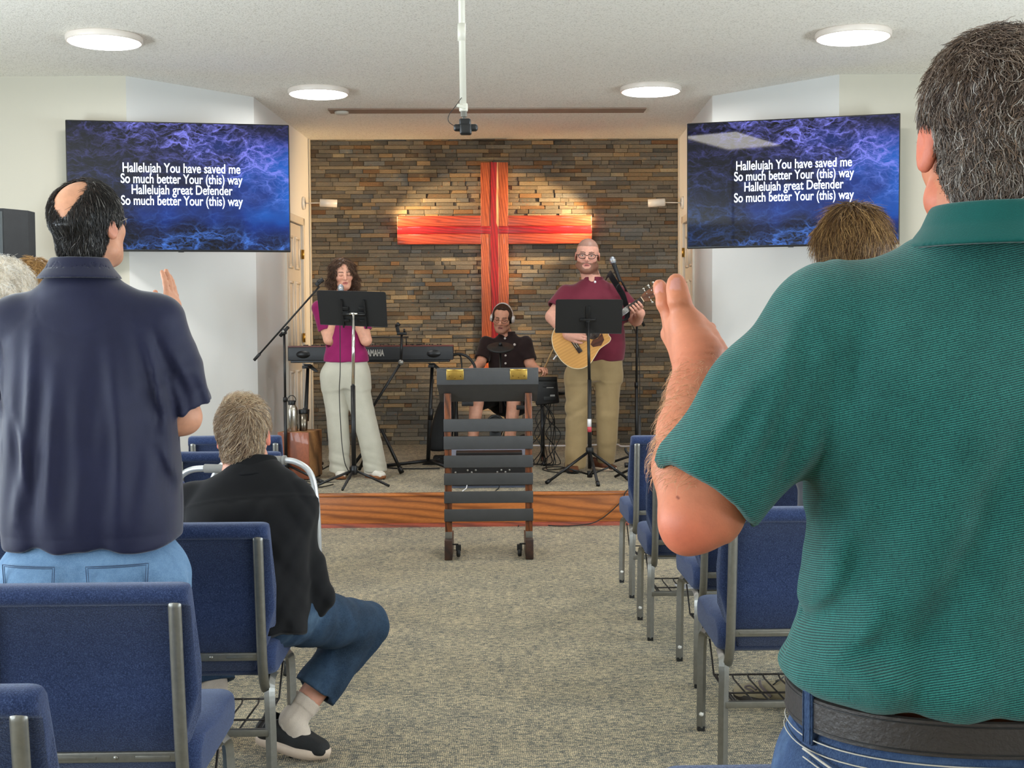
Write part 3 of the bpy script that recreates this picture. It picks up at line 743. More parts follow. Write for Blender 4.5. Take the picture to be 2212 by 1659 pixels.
# ------------------------------------------------------------------ pulpit
def pulpit():
    t = thing('pulpit', 'slatted wooden pulpit with dark grey slats and box top in the aisle', 'pulpit', (.0, 8.09, 0))
    M_SL = mat('charcoal paint', (62, 62, 63), .55, var=.05, vs=20, bump=.1, bs=90)
    M_POST = wood('walnut post', (56, 26, 12), (138, 74, 36), 5, (4, 4, .5), .4, .2, 3)
    M_DK = wood('dark foot', (30, 16, 10), (66, 38, 24), 5, (1, 1, 1), .5, .1)
    f = lambda px, py: P(px, py, 8.06)
    xl0, xl1 = f(961, 1000).x, f(976, 1000).x; xr0, xr1 = f(1134, 1000).x, f(1149, 1000).x
    for a, c in ((xl0, xl1), (xr0, xr1)):
        b = MB(); b.bb((a, -.092, .10), (c, -.032, f(1055, 848).z), .003); b.build('post', M_POST, t)
        m = (a + c) / 2
        b = MB(); b.bb((m - .024, -.17, .002), (m + .024, .22, .125), .004); ft = b.build('foot', M_DK, t)
        b = MB(); b.bb((m - .022, -.098, .10), (m + .022, -.092, .165), .002); b.build('bracket', M_SILVER, ft)
        q = 1 if m < 0 else -1
        b = MB(); b.lathe([(.02, -.012), (.026, -.008), (.026, .008), (.02, .012)], (m + q * .06, -.10, .035), 16, Matrix.Rotation(pi / 2, 3, 'Y')); b.bb((m + q * .06 - .016, -.115, .05), (m + q * .06 + .016, -.085, .085)); b.bb((min(m, m + q * .06), -.108, .085), (max(m, m + q * .06), -.092, .092)); b.build('caster', M_RUBBER, ft)
    for y0, y1 in ((903, 930), (940, 968), (981, 1007), (1019, 1044), (1058, 1083), (1096, 1122)):
        b = MB(); b.bb((xl0 - .004, -.112, f(1055, y1).z), (xr1 + .004, -.093, f(1055, y0).z), .003); b.build('slat', M_SL, t)
    # box: front board, sloping underside board, slanted top
    zt, zm, zb = f(1055, 798).z, f(1055, 829).z, f(1055, 868).z
    X0, X1 = f(945, 800).x, f(1161, 800).x
    b = MB(); b.bb((X0, -.17, zm), (X1, -.15, zt), .003); b.build('front_board', M_SL, t)
    b = MB(); k = .018
    b.add([(X0, -.165, zm), (X1, -.165, zm), (X1 - k * .2, .005, zb), (X0 + k, .005, zb), (X0, -.145, zm), (X1, -.145, zm), (X1 - k * .2, .025, zb), (X0 + k, .025, zb)], [(0, 1, 2, 3), (4, 7, 6, 5), (0, 4, 5, 1), (3, 2, 6, 7), (0, 3, 7, 4), (1, 5, 6, 2)])
    b.build('lower_board', M_SL, t)
    b = MB(); b.prism([(-.145, zm), (.26, zm), (.26, zb), (.03, zb)], 0, X0 + .01, X0 + .03); b.build('side_board', M_SL, t)
    b = MB(); b.prism([(-.145, zm), (.26, zm), (.26, zb), (.03, zb)], 0, X1 - .03, X1 - .01); b.build('side_board', M_SL, t)
    b = MB(); b.bb((X0 + .02, .03, zb), (X1 - .02, .26, zb + .018), .002); b.build('bottom_board', M_SL, t)
    b = MB(); R = Matrix.Rotation(radians(-10), 3, 'X'); b.box(((X0 + X1) / 2, .05, zt - .032), ((X1 - X0) / 2, .215, .009), R, .003); b.build('lid', M_SL, t)
    for x in (984, 1119):
        c = f(x, 800).x; b = MB(); b.bb((c - .0525, -.1745, zt - .058), (c + .0525, -.170, zt + .001), .0015); b.tube([(c - .052, -.172, zt + .001), (c + .052, -.172, zt + .001)], .005, 8); h = b.build('hinge', M_BRASS, t)
        b = MB()
        for dx, dz in ((-.035, -.035), (0, -.045), (.035, -.035)): b.lathe([(0, .003), (.004, .002), (.005, 0)], (c + dx, -.1745, zt + dz), 8, Matrix.Rotation(pi / 2, 3, 'X'))
        b.build('screw', mat('dark brass', (120, 92, 40), .4, 1), h)
pulpit()

# ------------------------------------------------------------------ pole with web camera
def webcam():
    c = P(1003, 262, 5.3); zt = P(1003, 245, 5.3).z
    t = thing('ceiling_pole', 'white pole hanging from the ceiling that holds the web camera', 'pole', (c.x, c.y, CEIL))
    M_PVC = mat('white pvc', (214, 210, 196), .4, var=.02)
    b = MB(); b.tube([(-.012, 0, -.0), (-.004, 0, zt - CEIL + .02)], .0135, 16); b.lathe([(.05, 0), (.05, -.012), (.016, -.02)], (-.012, 0, 0), 20); b.build('tube', M_PVC, t)
    zz = P(1000, 62, 5.3).z - CEIL
    b = MB(); b.tube([(-.008, 0, zz - .05), (-.008, 0, zz + .02)], .0165, 16); b.build('coupling', M_PVC, t)
    b = MB(); b.lathe([(.0165, 0), (.0175, .005), (.0175, .03), (.015, .032)], (-.003, 0, zt - CEIL + .008), 16); b.box((-.012, -.016, zt - CEIL + .026), (.02, .004, .007), Matrix.Rotation(.25, 3, 'Y'), .003); b.build('clamp', M_PVC, t)
    b = MB(); b.lathe([(.0125, -.012), (.0135, .008)], (-.002, 0, zt - CEIL - .002), 6, smooth=False); b.tube([(-.002, 0, zt - CEIL - .034), (-.002, 0, zt - CEIL - .008)], .006, 8); b.build('threaded_stud', M_SILVER, t)
    cz = P(1006, 276, 5.3)
    w = thing('web_camera', 'black web camera at the lower end of the white ceiling pole', 'camera', (cz.x, cz.y, cz.z))
    M_WC = mat('matte black', (14, 14, 15), .45)
    b = MB(); b.box((0, 0, 0), (.049, .014, .0145), None, .01); b.build('body', M_WC, w)
    b = MB(); b.box((0, -.002, -.008), (.024, .021, .021), None, .008); b.build('lens_housing', M_WC, w)
    b = MB(); b.box((-.003, -.002, .022), (.0235, .016, .014), None, .007); b.box((-.003, -.008, .008), (.018, .014, .004), None, .002); b.build('mount_clip', M_WC, w)
    p = [P(997, 211, 5.285), P(985, 228, 5.28), P(970, 248, 5.28), P(969, 262, 5.28), P(980, 271, 5.285), P(994, 275, 5.29)]
    b = MB(); b.tube(smooth_pts([q - Vector(cz) for q in p], 6), .0014, 6); b.build('cable', M_RUBBER, w)
webcam()

# ------------------------------------------------------------------ loudspeaker at the left
def speaker():
    c = P(0, 455, 8.95)
    xr = P(60, 455, 8.95).x; zt = P(30, 455, 8.95).z
    M_SP = mat('speaker carpet', (44, 46, 48), .9, bump=.4, bs=400)
    M_GR = mat('speaker grille', (62, 68, 70), .6, bump=.5, bs=700)
    t = thing('loudspeaker', 'black loudspeaker cut by the left edge beside the television', 'loudspeaker', (xr - .21, 9.05, zt - .66))
    b = MB(); b.prism([(-.21, .16), (.21, .16), (.21, .02), (.11, -.16), (-.11, -.16), (-.21, .02)], 2, 0, .66); b.build('cabinet', M_SP, t)
    b = MB(); b.bb((-.105, -.170, .02), (.105, -.160, .64), .004); b.build('grille', M_GR, t)
    s = thing('speaker_stand', 'black tripod stand under the loudspeaker at the left edge', 'speaker stand', (xr - .21, 9.05, 0))
    b = MB(); b.tube([(0, 0, .25), (0, 0, zt - .655)], .018, 12); b.build('pole', M_BEZEL, s)
    b = MB(); b.lathe([(.03, .55), (.032, .56), (.032, .64), (.03, .65)], (0, 0, 0), 14); b.lathe([(.06, zt - .668), (.06, zt - .661)], (0, 0, 0), 14); b.build('collar', M_BEZEL, s)
    for k in range(3):
        a = k * 2 * pi / 3 + .5; e = (.3 * cos(a), .3 * sin(a) - (.0 if sin(a) < 0 else .0), .012)
        b = MB(); b.tube([(.025 * cos(a), .025 * sin(a), .6), e], .011, 8); b.tube([(.02 * cos(a), .02 * sin(a), .28), (e[0] * .55, e[1] * .55, .29)], .006, 6); b.build('leg', M_BEZEL, s)
    s.location.y = 8.93; t.location.y = 8.93
speaker()

# grey slatted cabinet whose edge shows at the left margin
def slat_cabinet():
    xr = P(18, 1000, 8.0).x; zt = P(10, 905, 8.0).z
    t = thing('slatted_cabinet', 'pale grey slatted cabinet at the left margin behind the navy shirted man', 'cabinet', (xr - .5, 8.2, 0))
    M_GW = wood('weathered grey wood', (128, 124, 118), (206, 200, 190), 5, (.5, 1, 4), .7, 0)
    b = MB(); b.bb((-.49, -.18, .04), (.49, .2, zt - .03)); b.build('carcass', mat('shadow black', (20, 20, 22), .8), t)
    n = 9
    for i in range(n):
        z0 = .06 + i * (zt - .1) / n
        b = MB(); b.bb((-.5, -.2, z0), (.5, -.178, z0 + (zt - .1) / n - .016), .003); b.build('slat', M_GW, t)
    b = MB(); b.bb((-.51, -.21, zt - .03), (.51, .21, zt), .004); b.build('top', M_GW, t)
    for x in (-.45, .45):
        b = MB(); b.bb((x - .03, -.17, 0), (x + .03, .17, .05)); b.build('foot', M_GW, t)
slat_cabinet()

# ------------------------------------------------------------------ music stands, microphone stands
M_BLK = mat('black painted steel', (20, 20, 21), .42, .2, var=.05)
M_DESK = mat('music desk black', (15, 15, 16), .5, var=.06, bump=.08, bs=300)
M_CHROME = mat('chrome', (224, 224, 220), .12, 1, var=.01)
M_MESH = mat('mic grille', (150, 156, 164), .35, .9, bump=.8, bs=900, bd=.001)

def music_stand(name, label, foot, tl, tr, bl, br, Yd, pole_px, joint_px, chrome):
    t = thing(name, label, 'music stand', foot, 0, 'music stands'); o = Vector(foot)
    A, B_, C_, D_ = [P(*q, Yd) - o for q in (tl, tr, bl, br)]
    tilt = .16
    back = Vector((0, tilt, 0))                    # top leans away from the players' side
    A += Vector((0, -.03, 0)); B_ += Vector((0, -.03, 0)); C_ += Vector((0, .05, 0)); D_ += Vector((0, .05, 0))
    u = (B_ - A).normalized(); nrm = (B_ - A).cross(C_ - A).normalized()
    if nrm.y > 0: nrm = -nrm                       # toward the seats
    b = MB(); r = .012
    cor = [C_, D_, B_, A]; loop = []
    for i in range(4):
        p, q0, q1 = cor[i], cor[i - 1], cor[(i + 1) % 4]
        a = (q0 - p).normalized(); c = (q1 - p).normalized(); rr = r * 1.6 if i >= 2 else r * .4
        for k in range(5):
            f = k / 4; loop.append(p + a * rr * (1 - f) ** 2 + c * rr * f ** 2)
    n = len(loop)
    b.add([p + nrm * .003 for p in loop] + [p - nrm * .003 for p in loop], [list(range(n)), [n + i for i in range(n)][::-1]] + [[i, (i + 1) % n, n + (i + 1) % n, n + i] for i in range(n)])
    desk = b.build('desk', M_DESK, t)
    b = MB(); b.add([C_ + nrm * .003, D_ + nrm * .003, D_ - nrm * .05, C_ - nrm * .05, C_ + nrm * .003 + Vector((0, 0, -.004)), D_ + nrm * .003 + Vector((0, 0, -.004)), D_ - nrm * .05 + Vector((0, 0, -.004)), C_ - nrm * .05 + Vector((0, 0, -.004))],
          [(0, 1, 2, 3), (4, 7, 6, 5), (0, 4, 5, 1), (1, 5, 6, 2), (2, 6, 7, 3), (3, 7, 4, 0)]); b.build('ledge', M_DESK, desk)
    top = P(*pole_px, Yd) - o + nrm * .035
    b = MB()
    up = (A - C_).normalized(); c0 = (top - nrm * .035); c0 = c0 - nrm * 0
    pc = A + u * (c0 - A).dot(u) + up * (c0 - A).dot(up)
    Rm = Matrix((u, nrm, up)).transposed()
    if chrome:
        for s in (-1, 1):
            b.box(pc + u * s * .085 + nrm * .012, (.006, .014, .11), Rm); b.box(pc + u * s * .06 + nrm * .014, (.024, .010, .018), Rm, .003); b.box(pc + u * s * .06 + nrm * .014 - up * .055, (.02, .008, .01), Rm, .002); b.box(pc + u * s * .06 + nrm * .014 + up * .04, (.022, .008, .014), Rm, .002)
        b.tube([pc - u * .085 + nrm * .03, pc + u * .085 + nrm * .03], .012, 10)
    else:
        b.box(pc + nrm * .012, (.06, .012, .012), Rm, .004); b.box(pc + nrm * .01 + up * .05, (.016, .008, .06), Rm, .003); b.box(pc + nrm * .02 - up * .03, (.014, .012, .03), Rm, .004)
    b.build('desk_bracket', M_BLK, t)
    jz = P(*joint_px, Yd).z - o.z
    base = Vector((0, 0, 0))
    if chrome:
        b = MB(); b.tube([(pc.x, pc.y - .03, pc.z + .006), (.0, .0, jz - .05)], .0125, 14); b.tube([pc - u * .03 + nrm * .03 + up * .004, pc + u * .03 + nrm * .03 + up * .004], .013, 10); b.build('upper_pole', M_CHROME, t)
    else:
        b = MB(); b.tube([(pc.x, pc.y - .03, pc.z - .02), (0, 0, jz - .05)], .0115, 12); up_ = b.build('upper_pole', M_BLK, t)
        zt = P(1272, 905, Yd).z - o.z
        b = MB(); b.tube([(pc.x * .1, 0, zt), (pc.x * .1, 0, zt - .06)], .0165, 12); b.build('white_tape', M_PAPER, up_)
        b = MB(); b.tube([(pc.x * .1, 0, zt - .06), (pc.x * .1, 0, zt - .10)], .0167, 12); b.build('red_tape', mat('red tape', (190, 66, 76), .6), up_)
    b = MB(); b.tube([(0, 0, .10), (0, 0, jz)], .0175 if chrome else .0155, 14); b.build('lower_pole', M_BLK, t)
    return t, o
t, o = music_stand('music_stand', 'black music stand with a bright chrome pole in front of the woman singer', (P(765, 1050, 9.75).x, 9.75, STAGE), (685, 627), (834, 631), (690, 700), (836, 706), 9.75, (760, 672), (762, 833), True)
for dx, dy, w in ((-.30, -.11, 0), (.27, -.06, 0), (-.06, -.26, 0)):
    b = MB(); b.tube([(0, 0, .125), (dx * .5, dy * .5, .07), (dx, dy, .009)], .011, 8, flat=(.9, .9)); b.build('leg', M_BLK, t)
b = MB(); b.lathe([(.024, .09), (.027, .10), (.027, .15), (.02, .16)], (0, 0, 0), 14); b.build('hub', M_BLK, t)
t, o = music_stand('music_stand', 'black music stand on a folding tripod in front of the guitarist', (P(1274, 1010, 9.95).x, 9.95, STAGE), (1200, 647), (1345, 647), (1200, 718), (1344, 720), 9.95, (1270, 692), (1272, 820), False)
for dx, dy in ((-.34, -.17), (.30, -.02), (.035, -.33)):
    b = MB(); b.tube([(0, 0, .235), (dx, dy, .012)], .0115, 8); b.tube([(dx * .93, dy * .93, .03), (dx * 1.02, dy * 1.02, .01)], .016, 8); b.build('leg', M_BLK, t)
    b = MB(); b.tube([(0, 0, .05), (dx * .55, dy * .55, .115)], .007, 6); b.build('leg_brace', M_BLK, t)
b = MB(); b.lathe([(.022, .215), (.03, .22), (.03, .26), (.022, .265)], (0, 0, 0), 14); b.lathe([(.021, .03), (.021, .08)], (0, 0, 0), 12); b.build('hub', M_BLK, t)

def boom_stand(label, foot, clutch, tip, tail, legs, clip=True):
    t = thing('microphone_stand', label, 'microphone stand', foot, 0, 'microphone boom stands'); o = Vector(foot)
    c, a, e = clutch - o, tip - o, tail - o
    b = MB(); b.tube([(0, 0, .10), (0, 0, c.z * .55)], .0135, 12); b.build('lower_pole', M_BLK, t)
    b = MB(); b.tube([(0, 0, c.z * .5), (c.x, c.y, c.z - .02)], .0095, 12); b.tube([(0, 0, c.z * .53), (0, 0, c.z * .56)], .017, 10); b.build('upper_pole', M_BLK, t)
    b = MB(); b.tube([a, e], .0075, 10); bm_ = b.build('boom', M_BLK, t)
    d = (e - a).normalized()
    b = MB(); b.tube([e - d * .07, e], .0125, 10); b.build('counterweight', M_RUBBER, bm_)
    b = MB(); b.box(c, (.018, .02, .022), None, .006); b.tube([c + Vector((0, -.05, 0)), c + Vector((0, .03, 0))], .011, 10); b.tube([c - d * .05, c + d * .05], .014, 10); b.build('clutch', M_BLK, t)
    b = MB(); b.lathe([(0, .003), (.009, .002), (.011, 0)], c + Vector((0, -.05, 0)), 10, Matrix.Rotation(pi / 2, 3, 'X')); b.build('clutch_cap', M_SILVER, t)
    for dx, dy in legs:
        b = MB(); b.tube([(0, 0, .13), (dx, dy, .012)], .0105, 8); b.tube([(dx * .9, dy * .9, .024), (dx * 1.03, dy * 1.03, .011)], .0145, 8); b.build('leg', M_BLK, t)
    b = MB(); b.lathe([(.02, .085), (.026, .09), (.026, .16), (.018, .17)], (0, 0, 0), 14); b.build('hub', M_BLK, t)
    return t
st = Vector((P(618, 1010, 10.15).x, 10.15, STAGE))
t = boom_stand('microphone boom stand with an empty clip in front of the left door', st, P(614, 716, 10.15), P(690, 619, 10.05), P(549, 778, 10.2), ((.30, -.18), (-.16, -.16), (-.13, .26)))
a = P(690, 619, 10.05) - st
b = MB(); b.box(a + Vector((-.005, 0, .03)), (.016, .016, .03), Matrix.Rotation(.75, 3, 'Y'), .006); b.tube([a + Vector((-.012, 0, .03)), a + Vector((.03, 0, .055))], .018, 10); b.build('mic_clip', M_RUBBER, t)
sg = Vector((P(1375, 985, 10.75).x, 10.75, STAGE))
tg = boom_stand('microphone boom stand at the guitarist\'s side under the raised hand', sg, P(1376, 678, 10.72), P(1331, 584, 10.40), P(1391, 703, 10.85), ((-.14, -.75), (.28, .1), (-.3, .1)))

def microphone(label, c, axis, L=.155, group='vocal microphones'):
    """c: middle of the grille ball; axis: from the ball down the handle"""
    t = thing('microphone', label, 'microphone', c, 0, group)
    R = Vector(axis).normalized().to_track_quat('Z', 'Y').to_matrix()
    b = MB(); b.lathe([(0, -.027), (.012, -.0245), (.021, -.015), (.0255, 0), (.0255, .006)], (0, 0, 0), 20, R); b.lathe([(.0255, .012), (.0245, .022), (.019, .034)], (0, 0, 0), 20, R); b.build('grille', M_MESH, t)
    b = MB(); b.lathe([(.0262, .005), (.0265, .009), (.0262, .013)], (0, 0, 0), 20, R); b.build('band', M_CHROME, t)
    b = MB(); b.lathe([(.0195, .033), (.0185, .05), (.0135, .033 + L - .01), (.0125, .033 + L), (0, .034 + L)], (0, 0, 0), 16, R); b.build('handle', M_BLK, t)
    return t
gm = P(1323, 561, 10.42)
microphone('silver headed microphone on the boom stand beside the guitarist\'s face', gm, P(1333, 590, 10.42) - gm)
b = MB(); q = [P(*p, Y) - sg for p, Y in (((1338, 612), 10.42), ((1332, 622), 10.40), ((1345, 640), 10.5), ((1350, 655), 10.5), ((1360, 690), 10.66), ((1378, 740), 10.74), ((1382, 860), 10.74), ((1376, 960), 10.76))]
b.tube(smooth_pts(q, 6), .003, 6); b.build('cable', M_RUBBER, tg)

# ------------------------------------------------------------------ keyboard on its stand
def keyboard():
    Yk = 10.95
    A, B_ = P(622, 782, Yk), P(979, 784, Yk); zt = P(800, 748, Yk).z; zb = P(800, 783, Yk).z
    cx = (A.x + B_.x) / 2; hw = (B_.x - A.x) / 2
    M_KB = mat('keyboard black', (30, 31, 34), .5, var=.05); M_RED = mat('keyboard dark red', (92, 40, 34), .45)
    t = thing('keyboard', 'black digital keyboard with dark red top edge behind the woman singer', 'keyboard', (cx, Yk, zb))
    h = zt - zb
    b = MB(); b.bb((-hw, 0, .018), (hw, .28, h - .004), .006); b.build('case', M_KB, t)
    b = MB(); b.bb((-hw + .02, .012, 0), (hw - .03, .27, .02), .004); b.build('underside', M_BLK, t)
    b = MB(); b.bb((-hw, .002, h - .006), (hw, .16, h + .006), .003); b.build('top_panel', M_RED, t)
    for x in (P(690, 765, Yk).x - cx if False else P(655, 765, Yk).x - cx, P(937, 765, Yk).x - cx):
        b = MB(); b.lathe([(0, .0), (.058, .0), (.06, -.003), (0, -.0035)], (0, 0, 0), 28, Matrix.Diagonal((1, 1, .45)) @ Matrix.Rotation(pi / 2, 3, 'X') if False else Matrix.Rotation(pi / 2, 3, 'X'))
        o = b.build('speaker_grille', M_BEZEL, t); o.location = (x, -.002, h * .52); o.scale = (1, 1, .55)
    text_mesh('lettering', 'YAMAHA', .075, mat('silver lettering', (176, 172, 164), .4, .3), t, (P(808, 763, Yk).x - cx, -.003, P(808, 763, Yk).z - zb), Matrix.Rotation(pi / 2, 3, 'X'), .001, .0028, width=.172)
    for px in (693, 698, 712, 718, 740, 890, 901, 906):
        x = P(px, 745, Yk).x - cx; b = MB(); b.lathe([(.008, 0), (.008, .012), (0, .013)], (x, .05, h + .005), 10); b.build('knob', M_BLK, t)
    n = 52; b = MB()
    for i in range(n): b.bb((-hw + .09 + i * (2 * hw - .18) / n + .0006, .16, h - .004), (-hw + .09 + (i + 1) * (2 * hw - .18) / n - .0006, .279, h + .004))
    b.build('white_keys', mat('ivory keys', (232, 228, 220), .3, var=.01), t)['kind'] = 'stuff'
    b = MB()
    for i in range(n - 1):
        if i % 7 in (0, 1, 3, 4, 5): x = -hw + .09 + (i + 1) * (2 * hw - .18) / n; b.bb((x - .006, .16, h), (x + .006, .235, h + .013))
    b.build('black_keys', M_BLK, t)['kind'] = 'stuff'
    # sheet rest
    b = MB(); b.tube([(-.25, .02, h + .075), (.32, .02, h + .075)], .006, 8); b.tube([(-.25, .02, h), (-.25, .02, h + .075)], .005, 6); b.tube([(.30, .02, h), (.30, .02, h + .075)], .005, 6); b.build('rest_rail', M_BLK, t)
    b = MB(); p = P(981, 768, Yk) - Vector((cx, Yk, zb)); b.tube(smooth_pts([p + Vector((-.02, .1, 0)), p + Vector((.05, .1, .01)), p + Vector((.12, .1, -.02)), p + Vector((.17, .1, -.09)), p + Vector((.175, .1, -.16))], 6), .012, 8); b.tube(smooth_pts([p + Vector((-.02, .12, .0)), p + Vector((.04, .12, -.0)), p + Vector((.06, .12, -.06)), p + Vector((.065, .12, -.3))], 6), .006, 8)
    b.build('cable', M_RUBBER, t)
    # stand
    s = thing('keyboard_stand', 'black folding stand under the digital keyboard', 'keyboard stand', (cx, Yk + .14, STAGE)); o = Vector(s.location); zk = zb - STAGE
    for px, nm in ((657, 0), (929, 1)):
        x = P(px, 800, Yk).x - cx
        b = MB(); b.tube([(x + .012, 0, zk - .05), (x - .012, 0, .42), (x - .03, 0, .05)], [.014, .0175, .0175], 10); b.tube([(x, 0, .50), (x - .008, 0, .40)], .023, 10); b.build('upright', M_BLK, s)
        b = MB(); b.box((x + .01, 0, zk - .035), (.025, .16, .012), None, .004); b.prism([(x - .03, zk - .012), (x + .03, zk - .012), (x + .10, zk - .075), (x + .085, zk - .085), (x + .01, zk - .04)], 1, -.02, .02); b.build('support_arm', M_BLK, s)
        for dx, dy in ((-.36 if nm else -.12, -.03), (.17, -.16), (.13, .2)):
            b = MB(); b.tube([(x - .03, 0, .05), (x - .03 + dx, dy, .014)], .015, 8); b.build('leg', M_BLK, s)
keyboard()
# microphone stand arm used at the keyboard
kf = Vector((P(864, 960, 10.62).x, 10.62, STAGE))
t = thing('keyboard_microphone_stand', 'short black boom stand with small clamp in front of the keyboard', 'microphone stand', kf)
c1 = P(866, 783, 10.62) - kf; c2 = P(868, 718, 10.62) - kf; c3 = P(816, 862, 10.62) - kf
b = MB(); b.tube([c1 + Vector((0, 0, .0)), c2], .011, 10); b.build('upper_pole', M_BLK, t)
b = MB(); b.tube([c1, c3, c3 + (c3 - c1) * .9], .011, 10); b.build('boom', M_BLK, t)
b = MB(); b.lathe([(0, .02), (.022, .018), (.024, 0), (.022, -.018), (0, -.02)], c1, 14, Matrix.Rotation(pi / 2, 3, 'X')); b.build('clutch', M_SILVER, t)
b = MB(); b.box(c2 + Vector((0, 0, -.01)), (.04, .018, .012), None, .005); b.box(c2 + Vector((-.035, 0, .03)), (.014, .014, .03), Matrix.Rotation(-.2, 3, 'Y'), .005); b.tube([c2 + Vector((-.045, 0, .05)), c2 + Vector((-.02, 0, .075))], .017, 8); b.tube([c2 + Vector((.02, 0, 0)), c2 + Vector((.02, 0, .03))], .008, 8); b.build('clamp', M_BLK, t)
l1 = P(832, 940, 10.62) - kf; l2 = P(868, 1006, 10.5) - kf; l2.z = .014
b = MB(); b.tube([l1 + Vector((-.03, 0, .05)), l2], .014, 8); b.tube([l2 + (l1 - l2).normalized() * .05, l2], .021, 8); b.build('leg', M_BLK, t)
for q in (Vector((-.35, .14, .014)), Vector((-.42, -.2, .014))):
    b = MB(); b.tube([l1 + Vector((-.06, 0, .02)), q], .014, 8); b.build('leg', M_BLK, t)

# ------------------------------------------------------------------ brown box with bottle and tumbler
def box_and_bottles():
    c0 = P(607, 1032, 10.3); c1 = P(690, 1032, 10.3); zt = P(650, 931, 10.3).z
    M_BX = wood('stained plywood', (104, 50, 24), (150, 78, 42), 2.5, (1, 1, .6), .5, .1); M_PLY = wood('ply edge', (96, 62, 34), (168, 120, 74), 3, (1, 1, .6), .55, .05)
    w = c1.x - c0.x
    t = thing('box_drum', 'brown wooden box drum standing at the left side of the stage', 'box', (c0.x + w / 2, 10.32, STAGE), radians(-11)); h = zt - STAGE
    b = MB(); b.bb((-w / 2 + .02, -.15, .01), (w / 2 - .03, -.14, h), .003); b.build('front_panel', M_BX, t)
    b = MB(); b.bb((-w / 2 + .02, -.14, .01), (w / 2 - .03, .18, h), .004); b.build('case', M_PLY, t)
    b = MB()
    for x in (-w / 2 + .04, w / 2 - .05):
        for y in (-.11, .15): b.lathe([(.014, 0), (.014, .012)], (x, y, 0), 10)
    b.build('rubber_feet', M_RUBBER, t)
    M_ST = mat('brushed steel', (186, 180, 170), .24, 1, var=.04)
    p = P(631, 925, 10.28)
    s = thing('steel_bottle', 'steel bottle with a black loop cap on the brown box', 'bottle', (p.x, 10.28, zt))
    b = MB(); b.lathe([(.044, 0), (.046, .004), (.046, .165), (.042, .185), (.03, .205), (.026, .215)], (0, 0, 0), 28); b.build('body', M_ST, s)
    b = MB(); b.lathe([(.028, .212), (.029, .215), (.029, .24), (.024, .245), (0, .246)], (0, 0, 0), 20); cp = b.build('cap', M_BLK, s)
    b = MB(); b.tube(smooth_pts([(-.028, 0, .23), (-.032, 0, .255), (-.018, 0, .278), (0, 0, .284), (.018, 0, .278), (.032, 0, .255), (.028, 0, .23)], 4), .0035, 8); b.build('loop', M_BLK, cp)
    p = P(655, 925, 10.32)
    s = thing('steel_tumbler', 'steel tumbler with black lid beside the steel bottle', 'tumbler', (p.x, 10.33, zt))
    b = MB(); b.lathe([(.030, 0), (.032, .004), (.037, .14)], (0, 0, 0), 24); b.build('body', mat('dark steel', (120, 112, 100), .26, 1, var=.04), s)
    b = MB(); b.lathe([(.038, .138), (.0385, .142), (.0385, .165), (.036, .17), (0, .171)], (0, 0, 0), 24); b.box((.012, -.012, .176), (.012, .008, .007), None, .002); b.build('lid', M_BLK, s)
box_and_bottles()

